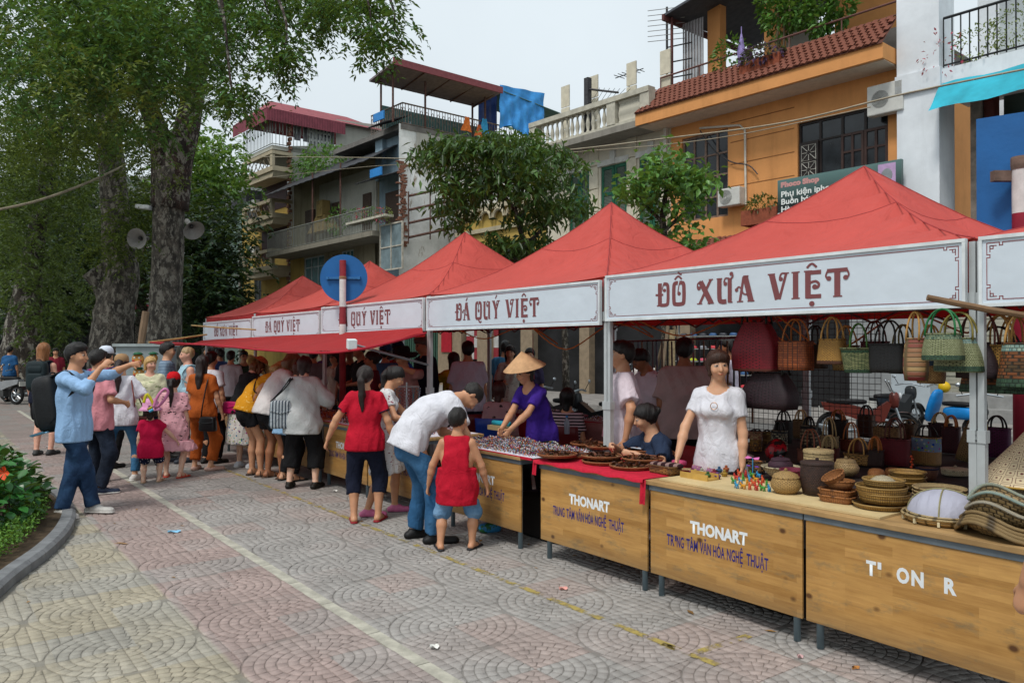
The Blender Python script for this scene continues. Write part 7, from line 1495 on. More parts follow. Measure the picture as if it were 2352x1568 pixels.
J=person('man in white looking left behind the red hanging bag',at(1672,798,10.3)-Vector((0,0,CAMZ)),165,1.79,skin='dark',hstyle='short',top=(cloth('white_lilac','#c5bccb'),.7,.1,.02),bottom=('trousers',black,1.95),res=RB_)
J=person('woman in a black jacket over a pale top facing the camera',at(1172,798,13.0)-Vector((0,0,CAMZ)),265,1.7,fem=True,skin='mid',hair='#1a1210',hstyle='long',top=(cloth('pale_print','#bdbdb5','marks','#77776f'),.8,.1,.02),bottom=('trousers',black,1.95),rh=(.1,.22,1.15),res=RB_)
f_=Field(va(-.45,-.3,.8),va(.45,.3,1.5),.02)
for s in(-1,1):f_.cone(va(s*.13,-.02,1.38),va(s*.17,-.0,.92),.075,.095,.02,.8,va(0,1,0));f_.cone(Vector(J['sh'][s]),J['el'][s],.062,.055,.03);f_.cone(J['el'][s],J['wr'][s],.055,.04,.02)
f_.cone(va(0,-.06,1.38),va(0,-.06,.92),.13,.15,.03,.6,va(0,1,0));f_.cut(va(0,0,.9),va(0,0,-1));V,F=f_.mesh();link('jacket',rawmesh('jacket',V,F,black,True),J['root'])
J=person('woman in a blue face mask standing behind the conical hat',at(1217,798,13.4)-Vector((0,0,CAMZ)),262,1.66,fem=True,hair='#1a1210',hstyle='bun',top=(cloth('purple_grey','#3a3550'),.9,.1,.02),bottom=('trousers',black,1.95),res=RB_)
q=MB();hc_=Vector(J['hc']);q.grid([[hc_+Vector(J['hr'])*(.062*math.sin(a))+Vector(J['hf'])*(.045+.072*math.cos(a))+Vector(J['hu'])*z for a in np.linspace(-1.2,1.2,7)] for z in(-.095,-.06,-.015)]);q.build('face_mask',M('mask_blue'),J['root'],True)
J=person('man in a bright blue shirt turned away behind the black jacket',at(1160,798,14.2)-Vector((0,0,CAMZ)),80,1.78,skin='tan',hstyle='short',top=(cloth('bright_blue','#4a8cb8'),.7,.12,.03),bottom=('trousers',black,1.95),res=RC)
J=person('man in a plain white T-shirt seen from behind near the checker panel',at(1075,798,11.2)-Vector((0,0,CAMZ)),100,1.75,skin='tan',hair='#100d0c',hstyle='short',top=(cloth('white_lav','#c3c1d3'),.75,.12,.03),bottom=('trousers',navy,1.95),res=RB_,fat=1.08)
J=person('woman in yellow with long dark hair holding her arms up',at(1042,798,11.8)-Vector((0,0,CAMZ)),120,1.6,fem=True,hair='#2a1712',hstyle='long',top=(cloth('yellow','#c9a820'),1.7,.1,.02),bottom=('trousers',black,1.95),lh=(-.12,.22,1.3),res=RB_)
J=person('grey-haired man in a navy jacket looking down beside the tent pole',at(978,798,11.6)-Vector((0,0,CAMZ)),215,1.84,skin='tan',hair='#5a5854',hstyle='short',head=(0,-.3,0),top=(navy,1.8,.12,.03),bottom=('trousers',black,1.95),res=RB_)
J=person('person in a bright blue jacket and cap bending behind the counter',at(948,798,13.0)-Vector((0,0,CAMZ)),200,1.7,skin='dark',hstyle='short',lean=.3,top=(cloth('jacket_blue','#1f4fa0'),1.8,.12,.03),bottom=('trousers',black,1.95),hat=('cap',navy),res=RC)
J=person('person in a navy cap and red top beyond the necklace stand',at(915,798,13.4)-Vector((0,0,CAMZ)),230,1.74,skin='dark',hstyle='short',top=(red,.7,.12,.03),bottom=('trousers',black,1.95),hat=('cap',cloth('cap_navy','#1a2a52')),res=RC)
J=person('vendor in a dark brimmed hat and brownish pink shirt reaching to the pole',at(936,798,10.5)-Vector((0,0,CAMZ)),225,1.66,skin='tan',hstyle='short',lean=.1,top=(cloth('brown_pink','#9c7670'),1.1,.12,.03),bottom=('trousers',black,1.95),lh=(-.35,.38,1.45),rh=(.15,.3,1.2),hat=('sun',M('hat_black','#111012',.9)),res=RB_)
J=person('vendor with dark tied-back hair looking left behind the red T-shirt',at(856,798,10.8)-Vector((0,0,CAMZ)),190,1.62,fem=True,skin='dark',hair='#0f0b0b',hstyle='bun',top=(cloth('maroon_top2','#5a1c28'),.7,.1,.02),bottom=('trousers',black,1.95),res=RB_)
J=person('man in a black T-shirt looking at goods under the awning',at(832,798,13.0)-Vector((0,0,CAMZ)),215,1.74,skin='tan',hstyle='crop',head=(0,-.3,0),top=(black,.7,.12,.03),bottom=('trousers',black,1.95),rh=(.1,.3,1.1),lh=(-.1,.3,1.1),res=RC)
J=person('man in a tan cap with a camera strap under the awning',at(804,798,13.6)-Vector((0,0,CAMZ)),260,1.68,skin='dark',hstyle='short',top=(cloth('dark_shirt','#2a2a30'),.8,.12,.03),bottom=('trousers',black,1.95),hat=('cap',M('cap_tan','#a8905c',.9)),res=RC)
J=person('person in a blue T-shirt beside the necklace rack',at(885,798,12.4)-Vector((0,0,CAMZ)),80,1.7,skin='tan',hstyle='short',top=(cloth('tee_blue','#3f6f98'),.7,.12,.03),bottom=('trousers',black,1.95),hat=('cap',cloth('cap_blue','#2a4a7a')),res=RC)
bgp=[('pedestrian in white far down the row',530,15.5,'#b9bac2','short'),('pedestrian in blue far down the row',505,16.5,'#3f5f9a','short'),('pedestrian in lilac far down the row',480,17.5,'#8a76a8','long'),('pedestrian in dark green far down the row',560,16,'#2f4a3a','short'),('pedestrian in grey beyond the awning',720,14.5,'#77777c','short'),('pedestrian in purple beyond the awning',745,15,'#5f3f86','long'),('pedestrian in pale shirt beyond the awning',770,14.2,'#b5ada0','bob'),('pedestrian in red helmet colours far left by the tree',128,24,'#7a2030','short'),('pedestrian in blue squatting far left by the trunk',22,25,'#2a5a8a','short')]
for k,(lab,px,d,col,hs_) in enumerate(bgp):person(lab,at(px,798,d)-Vector((0,0,CAMZ)),90+70*(k%4),1.6+.05*(k%3),fem=hs_!='short',skin='tan',hstyle=hs_,top=(cloth('bg'+col[1:],col),.8,.1,.02),bottom=('trousers',black,1.95),res=.026)
J=person('person at the right edge, only part of a hand showing',(2.015,2.6),95,1.62,fem=True,skin='tan',hstyle='long',top=(navy,.7,.1,.02),bottom=('trousers',black,1.95),lh=(-.365,-.01,.95),le=(-.8,-.6,0),res=.0115,lfing=.7)
# ------ goods on and above the counters
def weave(name,c1='#c8a060',c2=None,su=40,sv=14,off=.5,rough=.6,bump=.6,mort=.18):
 if name in MATS:return MATS[name]
 m,nt,b=newmat(name);t=nt.nodes.new('ShaderNodeTexCoord');mp=nt.nodes.new('ShaderNodeMapping');mp.inputs['Scale'].default_value=(su,sv,1);nt.links.new(t.outputs['UV'],mp.inputs[0])
 k=nd(nt,'ShaderNodeTexBrick',i_Vector=mp.outputs[0]);k.inputs['Scale'].default_value=1;k.inputs['Brick Width'].default_value=1;k.inputs['Row Height'].default_value=1;k.inputs['Mortar Size'].default_value=mort;k.inputs['Mortar Smooth'].default_value=.8;k.offset=off
 a=H(c1);d=H(c2) if c2 else tuple(x*.72 for x in a);k.inputs['Color1'].default_value=c4(a);k.inputs['Color2'].default_value=c4(d);k.inputs['Mortar'].default_value=c4(tuple(x*.3 for x in d))
 v=coords(nt,'Object');c=mixc(nt,.5,k.outputs[0],mixc(nt,noise(nt,v,9,4),(.6,.6,.6),(1.25,1.2,1.15)),'MULTIPLY');nt.links.new(c,b.inputs['Base Color']);b.inputs['Roughness'].default_value=rough;n=bumpn(nt,b,k.outputs['Fac'],bump,.006);n.invert=True;return m
def ring(rx,ry,z,n,e):
 sg=lambda x,p:math.copysign(abs(x)**p,x)
 return[Vector((rx*sg(math.cos(2*PI*k/n),e),ry*sg(math.sin(2*PI*k/n),e),z)) for k in range(n)]
def loft(rs,n=28,cap0=True,cap1=False):
 mb=MB();o=0;L=len(rs)
 P=[ring(rx,ry,z,n,e) for rx,ry,z,e in rs]
 for i in range(L):mb.v+=P[i]
 for i in range(L-1):
  for k in range(n):
   k2=(k+1)%n;mb.face((i*n+k,i*n+k2,(i+1)*n+k2,(i+1)*n+k),[(k/n,i/(L-1)),((k+1)/n,i/(L-1)),((k+1)/n,(i+1)/(L-1)),(k/n,(i+1)/(L-1))])
 if cap0:mb.face(range(n-1,-1,-1))
 if cap1:mb.face(range((L-1)*n,L*n))
 return mb
def rimtube(rx,ry,z,r,n=28,e=1.0):return MB().tube(ring(rx,ry,z,n,e),r,6,closed=True)
ON=.7985
def tp(px,py,z=ON):return gp(px,py,z)
def sp(px,py,z):p=gp(px,py,ON);p.z=z;return p
def basket(label,p,prof,mat,rz=0,lid=None,rim=None,name='basket',e=1.0,sy=1.0,coil=0,tilt=None,group=None):
 """prof [(r, z)]; lid = (profile, material)"""
 r=thing(name,label,name.replace('_',' ') if name!='basket' else 'basket',p,ST.rz+rz,group)
 if tilt:r.rotation_euler=(tilt[0],tilt[1],ST.rz+rz)
 pr=prof
 if coil:
  q=[Vector((a,b,0)) for a,b in prof];P=smooth_path(q,coil);pr=[(v.x+.0022*(i%2),v.y) for i,v in enumerate(P)]
 loft([(a,a*sy,z,e) for a,z in pr]).build('body',mat,r,True)
 top_r,top_z=prof[-1]
 loft([(max(a-.004,.004),max(a*sy-.004,.004),z+.004,e) for a,z in prof][::-1],28,False,True).build('inside',mat,r,True)
 rimtube(top_r,top_r*sy,top_z,.005,28,e).build('rim',rim or mat,r,True)
 if lid:lo_=loft([(a,a*sy,z,e) for a,z in lid[0]],28,False,True).build('lid',lid[1],r,True);MB().ball((0,0,lid[0][-1][1]+.006),.011,8,6).build('knob',lid[1],lo_,True)
 return r
def arch(w,h,y,z,r,n=14,lean=0.):return MB().tube([(w*math.cos(PI*k/n),y+lean*math.sin(PI*k/n),z+h*math.sin(PI*k/n)**.8) for k in range(n+1)],r,7)
def bag(label,p,w,h,d,mat,hmat,hh=.14,top=.9,rz=0,bands=(),hr=.006,hw=.6,e=.45,belly=0.,name='woven_bag',rim=None,group=None,lean=.0,tilt=None):
 r=thing(name,label,'bag',p,ST.rz+rz,group)
 if tilt:r.rotation_euler=(tilt[0],tilt[1],ST.rz+rz)
 f=lambda t:(1+(top-1)*t+belly*math.sin(PI*t))*(1-.04*(t<.02))
 cuts=[0]+[b[0] for b in bands for _ in(0,)]+[1];ed=sorted({0.,1.,*[b[0] for b in bands],*[b[1] for b in bands]})
 for a,c in zip(ed[:-1],ed[1:]):
  m_=mat
  for b0,b1,bm_ in bands:
   if b0<=a and c<=b1:m_=bm_
  loft([(w/2*f(a+(c-a)*i/5),d/2*f(a+(c-a)*i/5),h*(a+(c-a)*i/5),e) for i in range(6)],32,a==0,False).build('body' if m_ is mat else 'band',m_,r,True)
 loft([(w/2*f(t)-.005,d/2*f(t)-.005,h*t+.006,e) for t in(1,.5,.02)],32,False,True).build('lining',M('bag_lining','#2a1f1c',.9),r)
 rimtube(w/2*f(1),d/2*f(1),h,.0055,32,e).build('rim',rim or mat,r,True)
 for s in(-1,1):arch(w/2*hw,hh,s*d/2*f(1)*.85,h-.01,hr,14,-s*d*.25+lean).build('handle',hmat,r,True)
 return r
tan=weave('rattan_tan','#bf9052',None,52,16);pale=weave('bamboo_pale','#d0b683',None,60,14);gold=weave('bamboo_gold','#b8914e','#a07a3a',70,3,0.0);beige=weave('palm_beige','#c4a878','#a58a5c',30,16);darkb=weave('rattan_dark','#4a3026','#2e1c18',44,20);rattan=weave('rattan_orange','#b87a42','#9a6030',60,16);terra=weave('rattan_terracotta','#8a4a34','#703826',70,14,0.);purp=weave('rattan_purple','#4a2238','#34162a',50,14);magen=weave('rattan_magenta','#8a1a42',None,40,10);cream=weave('palm_cream','#cdc3a5','#b5a888',40,10)
sl_m=leafm('dried_slice','#2b1712',0.,.5,'#6b3a22',.5);trim=weave('tray_rim','#a5663a','#8a4e2a',90,1,0.)
g_=np.random.default_rng(77)
trays=[(1313,1049,0,'low tray under the left one'),(1384,1063,0,'front middle tray at the bottom of its pile'),(1449,1074,0,'frontmost right tray beside the striped scarf basket'),(1507,1044,0,'right tray half under the scarf basket'),(1350,1022,0,'rear left tray'),(1280,1050,.03,'leftmost tray hanging over the beads'),(1382,1055,.035,'middle tray on top of its pile'),(1388,1030,.03,'rear middle tray before the eating woman'),(1476,1060,.03,'right tray on top of the front one'),(1475,1036,.02,'rear right tray with a paper slip')]
for k,(px,py,dz,lab) in enumerate(trays):
 p=gp(px,py+(6 if dz else 0),.793);p.z+=dz;r=thing('round_tray','round brown tray of dried slices, '+lab,'tray',p,.3*k,'round trays of dried slices');R_=.155
 loft([(R_-.01,R_-.01,0,1),(R_,R_,.004,1),(R_+.004,R_+.004,.02,1)],30).build('base',trim,r,True);MB().lathe([(0,.0065),(R_-.004,.0075)],30,caps=False).build('woven_floor',pale,r);rimtube(R_+.003,R_+.003,.02,.007,36).build('rim',trim,r,True)
 n=95;a=g_.uniform(0,6.28,n);q=np.sqrt(g_.random(n))*R_*.85;C=np.stack([q*np.cos(a),q*np.sin(a),.01+g_.random(n)*.022],1);D=g_.normal(0,1,(n,3));D[:,2]*=.25;V,F=leaves_np(C,D,np.tile([0,0,1.0],(n,1))+g_.normal(0,.3,(n,3)),g_.uniform(.035,.06,n),g_.uniform(.02,.035,n));o=link('dried_slices',rawmesh('dried_slices',V,F,sl_m),r);o['kind']='stuff'
 if k==9:MB().grid([[(x_*.05+.03,y_*.09,.036+.004*x_*y_) for x_ in(-1,0,1)] for y_ in(-1,0,1)]).build('paper_slip',M('paper','#c9ccd6',.8),r)
basket('tan round lidded basket at the counter edge',tp(1805,1132),[(.058,0),(.088,.035),(.092,.06),(.078,.1)],weave('willow_tan','#c49f62',None,26,16),lid=([(.08,.1),(.07,.118),(.03,.135),(.012,.139)],weave('willow_tan')))
basket('tall dark brown lidded basket',tp(1877,1135),[(.082,0),(.098,.06),(.1,.13),(.096,.19)],darkb,lid=([(.1,.19),(.1,.2),(.04,.208),(.01,.21)],darkb))
basket('flat-lidded tan basket just behind the tall dark one',tp(1880,1098),[(.09,0),(.1,.06),(.098,.16),(.098,.18)],pale,lid=([(.102,.18),(.1,.198),(.05,.204),(.01,.206)],pale))
basket('plump beige lidded basket right of the dark one',tp(1943,1092),[(.05,0),(.085,.03),(.09,.06),(.07,.095),(.062,.1)],beige,lid=([(.066,.1),(.062,.114),(.03,.118),(.01,.12)],beige))
basket('cream coiled bowl holding the purple basket',tp(1793,1097),[(.05,0),(.09,.03),(.125,.075),(.128,.08)],cream,coil=2)
basket('deep purple lidded basket set in the cream bowl',sp(1793,1097,ON+.05),[(.06,0),(.085,.025),(.083,.05),(.06,.075)],purp,lid=([(.066,.075),(.06,.085),(.03,.092),(.012,.095)],purp))
basket('magenta flared basket behind the tan round one',tp(1822,1113),[(.06,0),(.07,.06),(.085,.1)],magen)
for k in(0,1):basket(('lower','upper')[k]+' small rectangular rattan basket of the pair',sp(1926,1152,ON+.036*k),[(.085,0),(.093,.01),(.1,.038)],rattan,.12-.05*k,e=.35,sy=.72,name='rectangular_basket',group='rectangular rattan baskets')
basket('oval rattan bowl lying on the rectangular baskets',sp(1930,1150,ON+.072),[(.05,0),(.075,.02),(.082,.05)],rattan,sy=.8,coil=2)
basket('tilted small rattan bowl on top of the oval one',sp(1922,1150,ON+.115),[(.045,0),(.066,.02),(.07,.045)],rattan,tilt=(.5,-.35),sy=.8)
for k,(R_,h,dz,dx,lab) in enumerate(((.145,.026,0,-.01,'bottom wide golden bamboo tray of the stack'),(.135,.055,.03,.012,'lowest deep golden bamboo bowl of the stack'),(.135,.052,.07,-.002,'second deep golden bamboo bowl of the stack'),(.11,.045,.115,.01,'topmost small golden bamboo bowl of the stack'))):
 p=sp(2026,1165,ON+dz);p.x+=dx;basket(lab,p,[(R_*.82,0),(R_*.96,h*.4),(R_,h)],gold,.3*k,rim=weave('gold_rim','#bd9a58','#94703a',60,1,0.),name='bamboo_bowl',group='stacked golden bamboo bowls')
basket('small cream cap-shaped bowl inside the topmost bamboo bowl',sp(2028,1165,ON+.135),[(.07,0),(.062,.02),(.04,.036),(.012,.042)],cream,coil=3)
for k,(px,py) in enumerate(((2013,1100),(2052,1098))):basket(('left','right')[k]+' upturned small rattan cup behind the bamboo bowls',tp(px,py,ON),[(.056,0),(.055,.03),(.048,.06),(.036,.068),(.006,.07)],rattan,coil=2,name='rattan_cup',group='rattan cups')
for k in range(3):basket(('lowest','middle','top')[k]+' bamboo bowl in the nest behind the stack',sp(2085,1122,ON+.03*k),[(.07,0),(.1,.03),(.108,.05)],gold,name='bamboo_bowl',group='nested bamboo bowls')
basket('cup basket lined with navy cloth',tp(2130,1102),[(.05,0),(.066,.05),(.068,.08)],weave('rattan_brown','#7a4a32',None,40,8),rim=cloth('navy_lining','#16203a'))
V,F=leaf_ball((0,0,0),(.06,.06,.02),5,.01,1)
basket('cream round flat box with lid',tp(2194,1090),[(.085,0),(.09,.01),(.09,.035)],cream,lid=([(.093,.03),(.093,.045),(.05,.05),(.01,.051)],cream))
for k in range(4):basket('pale bamboo tray number %s from the bottom behind the mesh cover'%('one','two','three','four')[k],sp(2158,1150,ON+.02*k),[(.13,0),(.14,.012),(.142,.018)],pale,.4*k,name='bamboo_tray',group='pale trays behind the mesh cover')
r=thing('food_cover','white mesh food cover on a wide bamboo tray','food cover',tp(2168,1196,.787),ST.rz);R_=.195
loft([(R_*.9,R_*.9,0,1),(R_,R_,.015,1),(R_+.004,R_+.004,.035,1)],40).build('tray',weave('tray_bamboo','#c2a068','#a98a52',20,3,0.),r,True);rimtube(R_+.004,R_+.004,.036,.007,40).build('tray_rim',pale,r,True)
m_=fabric('mesh_white','#c9cadb',.35,.6,.05);MB().lathe([(.175,.04),(.172,.06),(.15,.105),(.11,.14),(.05,.162),(0,.168)],32,caps=False).build('mesh_dome',m_,r,True);rimtube(.176,.176,.045,.006,40).build('cover_rim',pale,r,True)
for a in(.3,1.87):MB().tube([(math.cos(a)*.174*math.cos(t),math.sin(a)*.174*math.cos(t),.045+.125*math.sin(t)) for t in np.linspace(0,PI,15)],.004,5).build('rib',M('rib_olive','#8a8460',.6),r)
for k in range(10):a=k*.628;MB().box((math.cos(a)*R_,math.sin(a)*R_,.02),(.012,.012,.034),Matrix.Rotation(a,3,'Z')).build('binding',M('binding_pale','#d5c9a5',.7),r)
rope=weave('seagrass','#a58a5c','#7d6640',34,8);ropeb=weave('rope_blue','#7fb0b5','#b5a27a',70,1,0.);ropew=weave('rope_white','#b9b9ae','#a5906a',70,1,0.)
for k,(lab,dz,rm,R_,dx) in enumerate((('loose coil of brown seagrass rope trays under the wavy baskets',0,rope,.2,.0),('wavy seagrass basket with white braided rim',.05,ropew,.19,.02),('wavy seagrass basket with turquoise braided rim on top',.1,ropeb,.185,.03))):
 p=sp(2312,1226,.787+dz);p.x+=dx;r=thing('wavy_basket',lab,'basket',p,ST.rz+.2*k,'wavy seagrass baskets');fz=lambda a:.03*math.sin(3*a+1+k*.25);n=40
 P=[[Vector((math.cos(2*PI*j/n)*R_*s_,math.sin(2*PI*j/n)*R_*s_*.8,(.01+(.085+fz(2*PI*j/n))*t))) for j in range(n)] for s_,t in((.6,0),(.8,.25),(.93,.6),(1,1))];mb=MB().grid(P,closed=True);mb.poly(P[0]);mb.build('body',rope,r,True);MB().tube(P[-1],.009,7,closed=True).build('rim',rm,r,True)
 for q in range(3 if k==0 else 0):MB().tube([v*(1.0+.05*q)+Vector((0,0,-.02-.02*q)) for v in P[-1]],.011,7,closed=True).build('rope_coil',rope,r,True)
m_,nt,b=newmat('printed_cone');t=nt.nodes.new('ShaderNodeTexCoord');mp=nt.nodes.new('ShaderNodeMapping');mp.inputs['Scale'].default_value=(24,9,1);nt.links.new(t.outputs['UV'],mp.inputs[0]);vo=nd(nt,'ShaderNodeTexVoronoi',i_Vector=mp.outputs[0],i_Scale=1.0);vo.inputs['Randomness'].default_value=.12;ve=nd(nt,'ShaderNodeTexVoronoi',i_Vector=mp.outputs[0],i_Scale=1.0,feature='DISTANCE_TO_EDGE');ve.inputs['Randomness'].default_value=.12
c=mixc(nt,ramp(nt,ve.outputs['Distance'],.08,.1),H('#dccba6'),H('#6a302e'));c=mixc(nt,ramp(nt,ve.outputs['Distance'],.13,.15),c,H('#dccba6'));c=mixc(nt,ramp(nt,vo.outputs['Distance'],.12,.17,1,0),c,H('#6a2c2a'));nt.links.new(c,b.inputs['Base Color']);b.inputs['Roughness'].default_value=.6;conem=m_
for k,(lab,p,mt,R_,h) in enumerate((('large patterned conical shade with brown flower print',tp(2368,1108,.9),conem,.29,.33),('second patterned conical shade under the large one',tp(2380,1140,.8),conem,.27,.28),('purple and white patterned conical shade behind',tp(2420,1075,.98),cloth('purple_star','#352a6a','floral','#c9b840',s=.9),.22,.24))):
 r=thing('conical_shade',lab,'lampshade',p,0,'patterned conical shades');MB().lathe([(R_,0),(R_*.66,h*.34),(R_*.33,h*.67),(.012,h)],44,caps=False).build('shade',mt,r,True);rimtube(R_,R_,0,.006,44).build('rim',M('rim_ochre','#b8913a',.6),r,True);MB().lathe([(.02,h-.02),(.01,h+.02),(.0,h+.05)],8).build('tip',M('tip_tan','#b59a70',.8),r)
 MB().tube([(0,0,h*.9),(0,0,-(p.z-.79))],.02,8).build('stand',steelm,r)
lea=M('handle_brown','#5a3028',.5,.2);leo=M('handle_orange','#a3602a',.5,.2);leb=M('handle_black','#141312',.45);crm_=M('handle_cream','#b09a6a',.5,.15)
chk=weave('check_cream','#c2b894','#15130f',22,9,.5,mort=.35)
bag('dark red woven tote with orange bead tassel',tp(2056,1068),.2,.2,.11,weave('weave_red','#7a0f22',None,60,26),lea,.17,1.04,.15)
ts=thing('bead_tassel','orange wooden bead tassel on the dark red tote','tassel',tp(2092,1068,.9),0)
for k in range(8):MB().ball((.008*(k%2),-.005,.06-.018*k),.009,8,6).build('bead',M('bead_orange','#b0401c',.4),ts,True)
bag('tote with blue ikat top and tan woven base',tp(2128,1066),.2,.21,.12,weave('weave_tan2','#b08a52',None,50,20),leb,.1,1.0,-.1,[(.5,1,cloth('ikat','#6a7f9a','floral','#26324a',s=1.6))])
bag('straw bag leaning before the pole',tp(2208,1056),.1,.26,.05,weave('weave_straw','#a38a58',None,24,26),rope,.12,.9,.4,tilt=(.1,.25));bag('magenta and purple gradient bag leaning by the pole',tp(2245,1060),.1,.2,.05,weave('weave_mag','#7a1458','#3a1a6a',24,22),M('rope_yellow','#a38f22',.7),.14,.9,.3,tilt=(.05,.15))
bag('large tan lidded pack basket behind the dark red tote',tp(2040,1030,.8),.24,.19,.17,weave('weave_pack','#a58652','#7d6238',34,20),rope,.06,.95,.1)
bag('small brown lidded pack basket right of the large one',tp(2088,1024,.8),.14,.2,.12,weave('weave_pack2','#6d5436','#4a3822',24,20),rope,.05,.95,.0)
bag('orange brown box bag with arched handles and price tag',tp(1955,1036),.17,.1,.1,weave('weave_box','#7a3418',None,40,14),leo,.16,1.0,.1)
bag('cane basket with one hoop handle and red cloth',tp(1972,1066),.2,.08,.1,weave('cane_holes','#b98c4c','#a5783a',34,6,.5,mort=.3),M('cane','#b98c4c',.5),.13,1.05,.1)
bag('terracotta oval bag with two tall handles',tp(1862,1062),.19,.1,.12,terra,M('handle_terra','#8a5038',.5),.17,1.0,.05)
bag('black bag with cream dotted panel and round black handles',tp(1790,1040),.14,.19,.07,chk,leb,.09,.95,.1,[(0,.12,leb),(.9,1,leb)],.009,.45);bag('black and cream striped bag behind the terracotta one',tp(1858,1022),.16,.18,.08,weave('weave_bw','#b8ac86','#15130f',40,5,0.,mort=.3),leb,.09,.95,.1,[(.85,1,leb)],.009,.45);bag('second cream striped bag with cream loop handles',tp(1905,1036),.15,.13,.08,weave('weave_cream2','#b5a273',None,40,9),crm_,.17,1.0,.1)
bag('tall red and black ethnic pattern cylinder basket',tp(1736,1036),.1,.17,.1,weave('ethnic_red','#7a1a22','#b8a070',12,5,.5),leb,.03,1.08,0,[(.4,.62,weave('ethnic_black','#1c1714','#a87a2a',12,3)),(.0,.4,weave('ethnic_ochre','#b07a24','#3a2416',12,3))],e=1.);bag('diamond patterned brown pouch beside the ethnic cylinder',tp(1762,1034),.08,.16,.04,weave('diamond','#3a2018','#a58a4a',8,8,.5),leb,.03,1.0,.2)
for k,(px,py,w_,h_,c_,lab) in enumerate(((1800,1016,.16,.2,'#1c1a18','black bag with ring handles at the back of the bench'),(1840,1006,.15,.18,'#8a7a52','straw striped bag at the back of the bench'),(1925,1012,.18,.2,'#151413','oval black bag at the back of the bench'),(1990,1004,.16,.22,'#5a3a22','brown bag at the back beside the pack basket'),(2160,1022,.2,.2,'#3a1c2c','plum tote at the back by the ikat tote'),(2185,1040,.14,.22,'#4a1626','wine red bag between the ikat tote and the straw bag'),(2290,1050,.2,.24,'#5a1450','violet raffia bag beside the pole'),(1905,1058,.14,.1,'#7a2a1c','small brick red basket between the terracotta and cane ones'),(2010,1070,.12,.12,'#3a2018','small dark brown basket left of the red tote'))):
 bag(lab,tp(px,py),w_,h_,.09,weave('rear'+c_[1:],c_,None,40,18),(leb,crm_,leo)[k%3],.11,1.0,.1*(k%3),hr=.008)
q=thing('lacquer_dish','round red and black lacquer dish standing on edge','dish',sp(1782,1058,ON+.09),ST.rz);o=MB().lathe([(0,.03),(.05,.022),(.09,0),(.088,-.004),(.05,.016),(0,.024)],30,caps=False).build('dish',M('lacquer','#9c1420',.25,.3,14,col2='#1a1a1a',lo=.5,hi=.54),q,True);o.rotation_euler=(1.15,0,.2);MB().box((0,.03,-.045),(.08,.02,.09)).build('stand',leb,q)
basket('clear plastic lined pinkish round box behind the dark basket',sp(1882,1088,ON),[(.075,0),(.08,.05),(.082,.1)],M('plastic_pink','#b9a3ac',.3,.1))
bag('small open cane box behind the toys',tp(1738,1084),.12,.08,.07,weave('cane_box','#a8783a','#3a2414',18,6,.5,mort=.3),leo,.01,1.0)
toyc=['#2f8ab8','#b8302a','#c98a1e','#3f8a34','#c9522a']
tb=MB();supel(tb,(0,0,.022),(.02,.009,.009),.7,10,6);tb.ball((.022,0,.032),.008,8,6)
for sx in(-1,1):
 for sy in(-1,1):tb.tube([(sx*.013,sy*.005,.02),(sx*.014,sy*.006,0)],.0035,5)
tb.tube([(.026,0,.038),(.024,.006,.048)],.002,4);tb.tube([(.026,0,.038),(.024,-.006,.048)],.002,4);tb.tube([(-.02,0,.026),(-.03,0,.034)],.002,4)
toyme={}
k=0
for row,(n,y0) in enumerate(((6,1122),(6,1112),(5,1103),(4,1094))):
 for i in range(n):
  col=toyc[(i*2+row*3)%5];px=1680+i*15+row*6+(12 if row==0 else 0)
  if col not in toyme:toyme[col]=tb.mesh('toy_animal',M('toy'+col[1:],col,.35),True)
  o=link('toy_animal',toyme[col],None,tp(px,y0+(i-2)*1.6+2),ST.rz+2.6+.4*math.sin(i*2+row));tag(o,'%s toy animal, %s from the left in the %s row of toys'%({'#2f8ab8':'blue','#b8302a':'red','#c98a1e':'yellow','#3f8a34':'green','#c9522a':'orange'}[col],('first','second','third','fourth','fifth','sixth')[i],('front','second','third','rear')[row]),'toy','rows of little painted toy animals')
r=thing('paper_mobile','blue and pink balancing toy on a stick behind the toy animals','toy',tp(1729,1090),ST.rz);MB().tube([(0,0,0),(0,0,.12)],.004,6).build('stick',M('toy2f8ab8'),r)
for s in(-1,1):MB().poly([(0,0,.12),(s*.05,.01,.13),(s*.06,-.015,.115),(s*.03,-.02,.112)]).build('wing',M('toy_pink','#c96aa5',.5),r);MB().ball((s*.035,0,.06),.014,8,5,(1.4,.6,.5)).build('bird',M('toy_purple','#6a3f9a',.5),r,True)
bag('dark woven rectangular basket holding a striped scarf',tp(1528,1086,.793),.22,.055,.13,weave('weave_brownblack','#3a2418','#a5783a',34,5),leb,.005,1.05,.0,e=.3)
r=thing('striped_scarf','folded maroon and grey striped scarf in the dark basket','scarf',sp(1530,1084,.85),ST.rz+.25);supel(MB(),(0,0,0),(.13,.05,.02),.5,16,8).build('scarf',cloth('scarf','#2c1418','vstripe','#8a6f6a',s=5),r,True)
r=thing('wooden_tray','golden wooden tray before the slippers','tray',tp(1606,1098),ST.rz);q=MB();q.bb(-.12,.12,-.06,.06,0,.008)
for y_ in(-.06,.052):q.bb(-.12,.12,y_,y_+.008,.008,.04)
q.build('tray',M('tray_gold','#b8944c',.5,.15,8),r)
